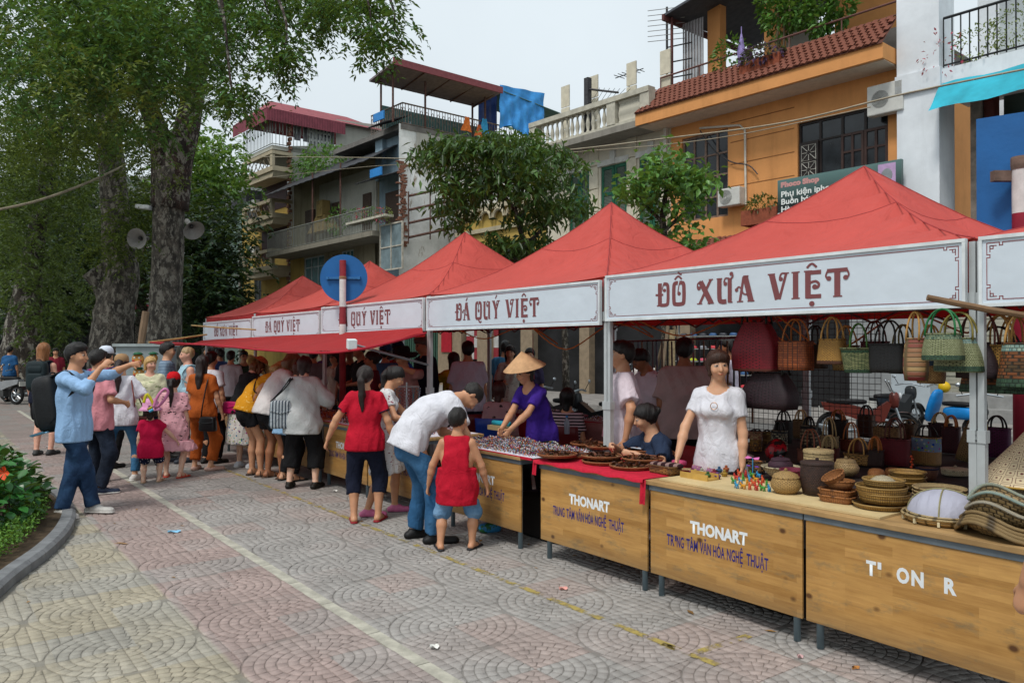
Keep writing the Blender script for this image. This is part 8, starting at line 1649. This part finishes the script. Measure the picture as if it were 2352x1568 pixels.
for k,(px,py) in enumerate(((1585,1078),(1620,1085))):
 r=thing('slipper',('left','right')[k]+' woven slipper with pink patterned upper','slipper',tp(px,py,ON+.01),ST.rz+.5-.2*k,'woven slippers');supel(MB(),(0,0,0),(.1,.035,.009),.8,16,6).build('sole',pale,r,True);MB().grid([[(.02+.06*i/4,.036*math.cos(a),.005+.035*math.sin(a)*(1-.1*i)) for a in np.linspace(0,PI,9)] for i in range(5)]).build('upper',cloth('slipper_up','#8a5a76','marks','#c9b060'),r,True)
r=thing('straw_hat','white straw hat lying behind the toys','hat',tp(1695,1046),ST.rz);MB().lathe([(.13,.0),(.1,.012),(.078,.02),(.075,.06),(.06,.085),(.0,.092)],28,caps=False).build('hat',weave('white_straw','#d0d0c6','#bdbdb2',70,12,0.,bump=.3),r,True)
r=thing('lidded_pot','white striped pot with a yellow spout on the counter','pot',tp(1632,1062),ST.rz);MB().lathe([(.03,0),(.05,.02),(.052,.04),(.03,.07),(.01,.078)],20).build('pot',M('pot_white','#d0d0cb',.4,.1),r,True);MB().tube(smooth_path([(.02,0,.06),(.05,0,.08),(.04,0,.11),(.09,0,.13)],5),.007,7).build('spout',M('toyc98a1e'),r,True)
for k,(px,py,col,nm) in enumerate(((1640,1092,'#a8324a','crimson'),(1652,1086,'#3a6a9a','blue'),(1664,1094,'#c9a23a','yellow'),(1626,1098,'#4a7a3a','green'),(1648,1100,'#7a4a9a','violet'),(1668,1083,'#c96a3a','orange'),(1590,1090,'#8a2a5a','plum'),(1612,1090,'#d0cdb8','ivory'))):
 basket('tiny %s woven trinket box beside the toy animals'%nm,tp(px,py),[(.016,0),(.019,.01),(.019,.022)],weave('trinket'+col[1:],col,None,16,4),lid=([(.02,.022),(.018,.03),(.006,.033)],weave('trinket'+col[1:])),name='trinket_box',group='tiny trinket boxes')
for k,(px,col) in enumerate(((1560,'#b8476f'),(1655,'#6a2018'),(1676,'#7a2a1c'))):
 r=thing('folded_cloth',('pink','maroon','brown')[k]+' folded pouch lying among the goods','pouch',tp(px,1068-8*k),ST.rz+k);supel(MB(),(0,0,.02),(.06,.035,.02),.5,14,8).build('pouch',cloth('pouch'+col[1:],col),r,True)
r=thing('plastic_bag','clear crumpled plastic bag of nuts on the counter','bag',tp(1662,1078),ST.rz);supel(MB(),(0,0,.03),(.04,.03,.03),.8,14,8).build('nuts',M('nuts','#9a6a3c',.5,.3,40),r,True);MB().lathe([(.02,.05),(.012,.07),(.03,.11),(.036,.12)],10,caps=False,fn=lambda a,r_,z:(r_*(1+.3*math.sin(5*a)),z)).build('bag_neck',M('plastic_clear','#c9ccd0',.15,.1,alpha=.45),r,True)
HG='bags hanging below the big banner'
def hang(px,pyb,yy):x_,z_=ST.pix(px,pyb,yy);return ST.p(x_,yy,z_)
wred=weave('hang_red','#8f1628','#7a1020',60,30,bump=.4)
for lab,px,pyb,yy,w,h,d,mt,hm_,hh,kw in(('large red woven duffel bag hanging beside the saleswoman',1738,852,.95,.36,.36,.16,wred,leb,.16,dict(top=.55,belly=.24,e=.35,bands=[(0,.05,lea)],hr=.009,hw=.6)),('dark purple woven duffel bag hanging below the red one',1768,938,1.0,.4,.26,.2,weave('hang_purple','#2e1520','#220e18',60,24,bump=.4),leb,.12,dict(top=.6,belly=.2,e=.35,hr=.01,hw=.7)),('orange rattan basket bag hanging right of the red duffel',1828,850,.9,.24,.2,.14,weave('hang_orange','#9a4f1e','#7a3812',50,12,0.),leo,.17,dict(top=.95,e=.4)),('golden straw bag with looped cane handles',1912,836,.85,.2,.165,.12,weave('hang_gold','#b8893c',None,60,18),M('cane'),.16,dict(top=.82,e=.5,bands=[(0,.14,weave('hang_brownband','#5a3018',None,60,3))])),('green and cream woven bag with yellow ribbon',1972,856,.85,.17,.16,.14,weave('hang_green','#8f9466','#4a5a34',34,16),M('handle_green','#3f6a2a',.5),.17,dict(top=1.3,e=.5,rz=.5,bands=[(.82,.93,weave('green_band','#1f4a2c',None,50,2)),(0,.14,weave('green_band'))])),('black woven bag with thin black handles',2042,856,.85,.22,.18,.12,weave('hang_black','#14171a','#0b0d10',40,20),leb,.16,dict(top=1.05,e=.4)),('small brown woven bag hanging behind the golden straw one',1872,846,1.15,.17,.17,.12,weave('hang_dkbr','#3f2618',None,44,16),leb,.15,dict(top=.95,e=.45)),('natural straw bag hanging behind the green and cream one',1944,850,1.15,.18,.17,.12,weave('hang_nat','#9a7f4c',None,50,16),M('cane'),.15,dict(top=.9,e=.5)),('wine red woven bag hanging behind the black one',2010,846,1.15,.18,.18,.12,weave('hang_wine','#5a1420',None,50,16),lea,.15,dict(top=.95,e=.45)),('olive woven bag hanging between the black and striped ones',2075,858,1.1,.17,.18,.12,weave('hang_olive','#5a5a30','#3a3c1c',40,16),M('ring_olive','#7a6f34',.4),.15,dict(top=.85,e=.5)),('brown cane bag hanging behind the plain golden one',2330,862,1.05,.2,.19,.12,weave('hang_dkbr'),M('cane'),.17,dict(top=.85,e=.5)),('round bag striped in red, black and straw',2104,874,.7,.13,.25,.12,weave('hang_stripe','#7a1a2a','#b59a68',3,9,0.),M('cane'),.17,dict(top=.85,belly=.15,e=.9)),('seagrass and blue round bag behind the striped one',2138,880,.95,.16,.2,.13,weave('hang_sea','#a8834e','#8a6838',30,14),M('cane'),.17,dict(top=.8,belly=.15,e=.9,bands=[(.55,.85,weave('hang_blue','#173f5a',None,30,5))])),('foremost green striped bag with green ring handles and wooden beads',2166,828,.55,.22,.15,.12,weave('hang_gr2','#9aa078','#7a8258',40,14),M('ring_green','#1f6a3a',.4),.15,dict(top=.78,belly=.06,e=.6,hw=.75,bands=[(.8,.98,weave('teal_band','#2a5a4a','#8a9a7a',60,2)),(.03,.2,weave('teal_dark','#1f3a2c','#3a5a40',60,2))])),('larger green striped bag behind the foremost one',2202,854,.68,.26,.19,.14,weave('hang_gr2'),M('ring_olive','#7a6f34',.4),.16,dict(top=.62,belly=.1,e=.6,hw=.7,bands=[(.85,.98,weave('teal_pale','#5f8a8a','#9ab0a0',60,2)),(.03,.18,weave('teal_dark'))])),('dark plum flask-shaped bag hanging behind the green ones',2248,868,.8,.24,.2,.14,weave('hang_plum','#321a24','#24121a',60,20),lea,.2,dict(top=.45,belly=.12,e=.6,hw=.8)),('plain golden straw bag beside the plum one',2296,870,.85,.22,.19,.12,weave('hang_gold'),M('cane'),.18,dict(top=.85,e=.5,bands=[(0,.13,weave('hang_brownband'))])),('wide orange and green checked bag lowest at the right',2290,902,.9,.4,.19,.15,weave('hang_check','#8a4a1c','#4a3a1c',24,8),leb,.2,dict(top=.8,e=.5,bands=[(.0,.25,weave('teal_dark'))])),('orange and green checked bag cut off by the right edge',2352,890,.75,.26,.24,.15,weave('hang_check'),M('cane'),.18,dict(top=.75,e=.5,bands=[(0,.2,weave('teal_dark')),(.82,.98,weave('teal_pale'))]))):
 bag(lab,hang(px,pyb,yy),w,h,d,mt,hm_,hh,name='hanging_bag',group=HG,**kw)
rod('hanging_rail','thin steel rail carrying the hanging bags',ST.p(-1.75,.93,1.94),ST.p(.9,.93,1.94),.008,steelm,'rail')
r=thing('wire_grid','black wire grid panel behind the hanging bags','grid panel',ST.p(-2.9,3.3,.75),ST.rz);q=MB()
for i in range(27):q.tube([(i*.06,0,0),(i*.06,0,1.3)],.003,4)
for i in range(23):q.tube([(0,.003,i*.06),(1.56,.003,i*.06)],.003,4)
stuff(q.build('grid_wires',iron,r))
beadm,nt,b=newmat('beads');g=nt.nodes.new('ShaderNodeNewGeometry');cr=nd(nt,'ShaderNodeValToRGB',i_Fac=g.outputs['Random Per Island']);cr.color_ramp.interpolation='CONSTANT'
pal=['#5a2a12','#c9c6c2','#1c1a1a','#a8762a','#7a1c34','#2a4a8a','#c9a3b0','#3a7a6a','#7a4a1c','#b8b8c6','#552a6a','#c9651e','#8fa8c6','#2a5a2a','#d0cfc6','#9a1f2a']
while len(cr.color_ramp.elements)<16:cr.color_ramp.elements.new(.5)
for i,e in enumerate(cr.color_ramp.elements):e.position=i/16;e.color=c4(H(pal[i]))
nt.links.new(cr.outputs[0],b.inputs['Base Color']);b.inputs['Roughness'].default_value=.2
OC=np.array([(1,0,0),(0,1,0),(-1,0,0),(0,-1,0),(0,0,1),(0,0,-1)],float);OF=np.array([(0,1,4),(1,2,4),(2,3,4),(3,0,4),(1,0,5),(2,1,5),(3,2,5),(0,3,5)])
def beads(label,x0,x1,y0,y1,nb_,nl,seed,z=.794,pile=.03):
 g=np.random.default_rng(seed);C=[];Rr=[]
 for k in range(nb_):
  cx,cy=g.uniform(x0+.05,x1-.05),g.uniform(y0+.05,y1-.05);R_=g.uniform(.026,.036);br=g.uniform(.0045,.0075);n=int(2*PI*R_/(2*br));hz=g.uniform(0,pile);t=g.uniform(-.35,.35,2)
  for j in range(n):a=2*PI*j/n;C.append((cx+R_*math.cos(a),cy+R_*math.sin(a),z+br+hz+abs(t[0])*R_+t[0]*R_*math.cos(a)+t[1]*R_*math.sin(a)));Rr.append(br)
 for k in range(nl):br=g.uniform(.003,.008);C.append((g.uniform(x0,x1),g.uniform(y0,y1),z+br+g.random()**2*.01));Rr.append(br)
 C=np.array([tuple(ST.p(*c)) for c in C]);V=(C[:,None,:]+OC[None]*np.array(Rr)[:,None,None]).reshape(-1,3);F=(OF[None]+6*np.arange(len(C))[:,None,None]).reshape(-1,3);o=link('bead_jewellery',rawmesh('bead_jewellery',V,F,beadm,True));return stuff(tag(o,label,'jewellery'))
beads('heaps of coloured bead bracelets on the counter under the conical hat',-3.8,-2.52,.0,.66,230,2600,5);beads('bead bracelets and charms on the counter beside the grey blouse',-6.65,-4.4,.0,.68,230,1500,6);beads('goods laid out on the street-side table behind the conical hat',-5.1,-2.7,2.8,3.35,110,700,7,.775);beads('goods laid out on the street-side table near the sign post',-8.1,-5.7,2.8,3.35,90,500,8,.775);beads('goods on the far counters behind the women in shorts',-10.6,-6.9,.02,.66,130,600,9,.79)
def flatbox(name,label,cat,px,py,w,h,d,mat,tilt=-.2,z=.795,rz=0,trim_=None):
 r=thing(name,label,cat,tp(px,py,z),ST.rz+rz);r.rotation_euler=(tilt,0,ST.rz+rz);q=MB();q.bb(-w/2,w/2,0,d,0,h);bevel(q.build('case',trim_ or mat,r),.004);MB().bb(-w/2+.01,w/2-.01,-.002,0,.012,h-.03).build('face',mat,r);return r
flatbox('card_box','pink flower-printed card box beside the tent pole','box',1388,1003,.085,.16,.02,M('pink_print','#c95a78',.5,.4,45,col2='#d0b0b8'),trim_=M('box_pink','#c98a94',.5))
flatbox('framed_display','tilted wooden frame with red velvet beside the grey blouse','display',788,944,.14,.3,.02,M('velvet_red','#8a1426',.8),-.35,.795,-.5,M('frame_wood','#a87a4a',.6))
r=thing('heart_stand','pink heart-shaped earring stand on the bead counter','stand',tp(1258,990,.795),ST.rz);MB().prism([(x_*.05,0,z_*.06) for x_,z_ in((0,0),(.8,.1),(.95,.7),(.55,1.25),(.1,1.5),(-.1,1.5),(-.55,1.25),(-.95,.7),(-.8,.1))],(0,.01,0)).build('plate',M('stand_pink','#c98ac6',.5),r)
for k in range(12):MB().ball((-.025+.017*(k%4),-.004,.025+.02*(k//4)),.005,6,4).build('earring',M('bead_red','#7a2430',.3),r,True)
r=thing('water_bottle','clear water bottle with a blue cap on the bead counter','bottle',tp(1302,996,.795),0);MB().lathe([(.028,0),(.03,.01),(.028,.05),(.03,.06),(.03,.12),(.02,.15),(.012,.165),(.012,.175)],18).build('bottle',M('pet','#9aa3b0',.1,.1,alpha=.55),r,True);MB().lathe([(.014,.172),(.014,.19),(.0,.191)],14).build('cap',M('cap_blue2','#2a7ab8',.4),r,True)
r=thing('green_jug','olive green plastic jug beside the tent pole','jug',tp(1428,985,.8),ST.rz);MB().lathe([(.05,-.02),(.055,0),(.055,.12),(.045,.14),(.03,.15),(.03,.17)],18).build('jug',M('jug_green','#6a7a1a',.25,.15),r,True);MB().tube([(.05,0,.12),(.09,0,.1),(.09,0,.04),(.055,0,.02)],.009,6).build('handle',M('jug_green'),r,True);MB().lathe([(.033,.165),(.033,.19),(0,.192)],14).build('lid',M('jug_lid','#4a6a1a',.3),r,True)
r=thing('food_tray','white foam lunch box on a round brown tray held by the seated woman','lunch box',tp(1462,1003,.86),ST.rz);MB().lathe([(.1,0),(.125,.012),(.127,.018)],26).build('tray',M('tray_wood','#9a5f34',.6,.15),r,True);MB().box((-.02,0,.03),(.13,.09,.025),None,1.15).build('foam_box',M('foam','#d0d4d6',.6),r);MB().tube([(-.03,-.02,.04),(-.1,-.03,.13)],.003,5).build('chopstick',pale,r)
r=thing('cloth_roll','turquoise cloth roll lying on the bead boards','roll',tp(1150,972,.86),ST.rz);MB().tube([(-.14,0,0),(.14,.02,0)],.028,14).build('roll',cloth('turquoise','#2a9ab0'),r,True);MB().box((0,0,-.05),(.34,.12,.05)).build('tray',M('hide','#9a8560',.8),r)
r=thing('necklace_stand','rotating stand of hanging bead necklaces beside the bending man','necklace stand',tp(934,975,.79),0);MB().tube([(0,0,0),(0,0,.5)],.009,8).build('post',M('chrome','#a9b0b5',.3,metal=.8),r);MB().lathe([(.09,0),(.09,.01),(.012,.02)],16).build('foot',M('chrome'),r);MB().tube([(math.cos(a)*.15,math.sin(a)*.15,.45) for a in np.linspace(0,6.1,20)],.005,5,closed=True).build('hoop',M('rack_white'),r)
for k in range(14):
 a=k*.449;L=.2+.08*((k*7)%3);col=('#9aa3b5','#2a8a9a','#a88a6a','#7a2a34','#b9b4c6','#1f7a8a','#8a6a54')[k%7];st_=MB()
 for j in range(16):st_.ball((math.cos(a)*.15+.012*math.cos(j*PI/15*1.0)*(1 if j%2 else -1),math.sin(a)*.15,.44-L*j/15),.0075,5,4)
 st_.build('necklace',M('neck'+col[1:],col,.3),r,True)
hr_=thing('hanging_strings','dark bead strings hanging from a red rail behind the conical hat','strings',ST.p(-5.0,3.5,0),ST.rz);MB().tube([(0,0,1.78),(2.3,0,1.82)],.012,6).build('rail',pole_r,hr_)
for k in range(26):MB().tube([(.08+k*.085,.01*(k%3),1.78),(.08+k*.085,.02,1.2-.12*(k%4))],.012,6).build('string',M('string_'+('dark','maroon','plum','amber')[k%4],('#1c1416','#4a1418','#3a2a44','#6a4424')[k%4],.3,.5,60),hr_)
for xx,lab in((-6.2,'red tasselled charm hanging left of the conical hat'),(-3.3,'gold and red lucky charm hanging under the tent')):r=thing('hanging_charm',lab,'charm',ST.p(xx,2.9,1.35),ST.rz);MB().tube([(0,0,0),(0,0,.55)],.004,4).build('string',redc,r);MB().ball((0,0,.1),.04,8,6,(1,.5,1)).build('knot',M('charm_red','#a01420',.5),r,True);MB().lathe([(.006,.06),(.02,-.06),(.022,-.1)],8).build('tassel',M('charm_red'),r,True)
def chair(label,p,rz,mat,group='plastic chairs under the tents'):
 r=thing('plastic_chair',label,'chair',p,rz,group);supel(MB(),(0,0,.42),(.22,.22,.015),.3,16,6).build('seat',mat,r,True);MB().grid([[(.24*math.sin(a),-.2-.06*math.cos(a)-.1*t,.42+.42*t) for a in np.linspace(-1.1,1.1,9)] for t in np.linspace(0,1,5)]).build('backrest',mat,r,True).modifiers.new('t','SOLIDIFY').thickness=.015
 for sx in(-1,1):
  for sy in(-1,1):MB().tube([(sx*.18,sy*.17,.42),(sx*.22,sy*.22,0)],.018,6).build('leg',mat,r)
bch=M('chair_blue','#142f7a',.4);rch=M('chair_red','#5a1418',.4)
chair('blue plastic chair with the seated person in patterned pink',at(1146,798,9.95)-Vector((0,0,CAMZ)),R(-15),bch);chair('dark red plastic chair behind the blue one',at(1092,798,10.6)-Vector((0,0,CAMZ)),R(20),rch);chair('pinkish plastic chair right of the striped top',at(1378,798,9.4)-Vector((0,0,CAMZ)),R(-30),M('chair_pink','#8a5a58',.5));chair('dark plastic chair under the seated woman in navy',ST.p(-1.98,.98),R(110),rch);chair('dark chair under the woman in the striped top',at(1303,798,9.0)-Vector((0,0,CAMZ)),R(-20),rch)
r=thing('snack_bag','crumpled green and blue snack bag under the bead counter','packet',gp(1125,1222),.3);supel(MB(),(0,0,.045),(.11,.05,.045),.6,16,8).build('packet',M('packet','#2f6a3a',.3,.5,14,col2='#3a8ac0',lo=.45,hi=.5),r,True)
for k,(x_,lab) in enumerate(((-2.9,'dark suitcase stowed under the bead counter'),(-4.9,'dark bundle stowed under the counter behind the girl'),(-.5,'dark sack stowed under the basket counter'))):r=thing('stowed_luggage',lab,'luggage',ST.p(x_,.45,0),ST.rz);supel(MB(),(0,0,.2),(.3,.14,.2),.3,16,8).build('case',M('luggage_dark','#211d1c',.7),r,True);MB().tube([(-.1,0,.39),(-.1,0,.43),(.1,0,.43),(.1,0,.39)],.012,6).build('handle',leb,r)
r=thing('utility_box','pale grey utility cabinet beyond the crowd by the trees','cabinet',at(340,798,17)-Vector((0,0,CAMZ)),.1);q=MB();q.bb(-.55,.5,-.3,.3,0,1.72);bevel(q.build('body',M('utility_grey','#8f9a9c',.5,.1),r),.02);MB().bb(-.6,.55,-.35,.35,1.72,1.78).build('roof',M('utility_roof','#a5b0b0',.5),r)
for k,(px,py,d) in enumerate(((317,826,12.2),(352,822,12.6),(318,858,12.3))):
 r=thing('paper_mask',('largest smiling papier-mache mask','smaller papier-mache mask on the right','lower papier-mache mask')[k]+' held above the crowd','mask',at(px,py,d),0,'papier-mache masks');s_=(1.0,.75,.9)[k];supel(MB(),(0,0,0),(.095*s_,.045,.1*s_),.95,16,10).build('face',M('mask_ochre','#b5803a',.5,.2),r,True)
 for sx in(-1,1):MB().ball((sx*.035*s_,-.04,.03),.018*s_,8,5,(1,.5,1)).build('eye',M('mask_white','#c9c9b8',.5),r,True);MB().ball((sx*.05*s_,-.038,-.02),.022*s_,8,5,(1,.4,1)).build('cheek',M('mask_red','#a02420',.5),r,True)
 MB().tube([(.045*s_*math.cos(a),-.043,-.035+.03*s_*math.sin(a)) for a in np.linspace(PI+.3,2*PI-.3,9)],.009,5).build('mouth',M('mask_red'),r);MB().lathe([(.08,0),(.05,.03),(0,.04)],12,(0,0,.08*s_)).build('crest',M('mask_green','#1f5a3a',.5),r,True)
rod('mask_pole','thin bamboo pole carrying the papier-mache masks',at(330,850,12.4),at(322,960,12.4),.012)
for k,(pts,col,lab) in enumerate((([(352,935),(362,910),(378,893),(386,902),(372,925),(356,938)],'#c97aa5','pink twisted balloon loop beside the red cap girl'),([(330,925),(338,905),(352,930),(340,940)],'#c9c22a','yellow twisted balloon above the pink sun hat'),([(342,945),(352,940)],'#3aa0c9','small blue balloon knot above the pink sun hat'))):tag(MB().tube(smooth_path([at(px,py,9.75+.02*i) for i,(px,py) in enumerate(pts)],5),.017,10).build('balloon',M('balloon'+col[1:],col,.25),None,True),lab,'balloon','twisted balloons')
# ---- motorbikes
def motorbike(label,p,rz,col,group='parked motorbikes'):
 r=thing('motorbike',label,'motorbike',p,rz,group);tyre=M('tyre','#161616',.8);chrome=M('chrome');body=M('bike'+col[1:],col,.3,.1)
 for x_ in(-.6,.62):
  w_=MB().tube([(x_+.25*math.cos(a),0,.29+.25*math.sin(a)) for a in np.linspace(0,6.02,24)],.045,8,closed=True).build('wheel',tyre,r,True);q=MB()
  for k in range(10):a=k*.628;q.tube([(x_,0,.29),(x_+.21*math.cos(a),0,.29+.21*math.sin(a))],.006,4)
  q.tube([(x_+.2*math.cos(a),0,.29+.2*math.sin(a)) for a in np.linspace(0,6.02,20)],.012,5,closed=True);q.tube([(x_,-.06,.29),(x_,.06,.29)],.04,8);q.build('rim',chrome,w_)
 MB().prism([(x_,-.1,z_) for x_,z_ in((-.75,.62),(-.3,.5),(.05,.36),(.3,.42),(.42,.75),(.36,.8),(.12,.62),(-.25,.72),(-.8,.76))],(0,.2,0)).build('body',body,r);supel(MB(),(-.35,0,.78),(.36,.12,.05),.5,16,8).build('seat',M('seat_black','#141416',.6),r,True)
 supel(MB(),(.47,0,.82),(.09,.12,.16),.7,14,8).build('front_fairing',body,r,True);MB().ball((.57,0,.9),.065,10,6,(.5,1,1)).build('headlight',M('lamp_glass','#c9cdd0',.15),r,True);MB().tube([(.44,-.34,.98),(.4,-.1,1.02),(.4,.1,1.02),(.44,.34,.98)],.018,6).build('handlebar',chrome,r)
 for s in(-1,1):MB().tube([(.44,s*.06,.85),(.62,s*.06,.29)],.022,6).build('fork',chrome,r);MB().tube([(.42,s*.25,1.0),(.36,s*.3,1.14)],.007,5).build('mirror_stem',leb,r);MB().ball((.35,s*.31,1.17),.05,8,5,(.3,1,.7)).build('mirror',chrome,r,True)
 MB().grid([[(.62+.32*math.cos(a),y_,.29+.32*math.sin(a)) for a in np.linspace(.3,2.3,9)] for y_ in(-.06,.06)]).build('front_mudguard',body,r,True);MB().tube([(.0,-.13,.28),(-.4,-.15,.25),(-.85,-.16,.33)],[.02,.04,.045],8).build('exhaust',chrome,r,True);MB().box((0,0,.33),(.36,.2,.2)).build('engine',M('engine_grey','#4a4a4a',.5,metal=.4),r);MB().box((-.84,0,.62),(.02,.2,.14)).build('number_plate',M('plate_white','#c9c9c3',.5),r)
ang=math.degrees(ST.rz)
def bpos(px,d):return at(px,798,d)-Vector((0,0,CAMZ+.1))
for lab,px,d,a,col in(('black motorbike parked on the street behind the striped top',1378,14.5,150,'#1c1d20'),('dark motorbike parked behind the bead strings',1275,15.5,130,'#2a2426'),('red and cream scooter parked behind the hanging bags',1990,15,-20,'#5f2a22'),('grey motorbike with white number plate at the right',2250,13,60,'#3a3d40'),('dark motorbike parked beyond the red scooter',2060,17,30,'#26292c'),('white and grey motorbike parked behind the sports T-shirt',1540,16,140,'#5f6266')):motorbike(lab,bpos(px,d),R(a),col)
motorbike('black motorbike parked by the leaning trunk at the far left',at(62,798,25)-Vector((0,0,CAMZ)),R(175),'#26171a');motorbike('silver motorbike cut off by the left edge',at(5,798,24)-Vector((0,0,CAMZ)),R(160),'#8a8d90')
r=thing('display_table','dark cloth covered bench behind the basket counters','table',ST.p(-.92,.66,0),ST.rz);q=MB();q.bb(0,2.9,0,1.35,.74,.785);q.build('table_top',M('bench_cloth','#2a2322',.9,.3,5),r);MB().bb(-1.25,-.003,.75,2.72,.742,.7845).build('side_top',M('bench_cloth'),r);MB().bb(0,2.9,1.353,2.72,.742,.7845).build('rear_top',M('bench_cloth'),r);q=MB();q.grid([[(-1.25+4.15*j/50,2.725+.015*math.sin(j*1.2)*k_/3,.78-.2*k_) for j in range(51)] for k_ in range(4)]);q.build('cloth_skirt',M('bench_cloth'),r,True)
for lx in(.08,2.8):
 for ly in(.08,2.6):MB().tube([(lx,ly,0),(lx,ly,.74)],.02,8).build('leg',legm,r)
r=thing('toy_scooter','bright blue scooter with a yellow helmet before the grey wall','scooter',bpos(2150,16.5),R(120));supel(MB(),(.05,0,.6),(.07,.2,.36),.7,14,8,Matrix.Rotation(-.3,3,'Y')).build('shield',M('scooter_blue','#1a7ac0',.3),r,True);supel(MB(),(-.5,0,.48),(.34,.13,.13),.6,14,8).build('rear_body',M('scooter_blue'),r,True);MB().tube([(.0,-.3,1.0),(.06,0,1.05),(.0,.3,1.0)],.02,6).build('handlebar',M('chrome'),r);supel(MB(),(-.45,0,.66),(.3,.12,.05),.5,14,8).build('seat',M('seat_black','#141416',.6),r,True);MB().ball((-.05,-.2,.98),.12,14,8).build('helmet',M('helmet_yellow','#c9a51a',.3),r,True)
for x_ in(-.75,.2):MB().tube([(x_+.17*math.cos(a),0,.2+.17*math.sin(a)) for a in np.linspace(0,6,18)],.045,8,closed=True).build('wheel',M('tyre'),r,True)
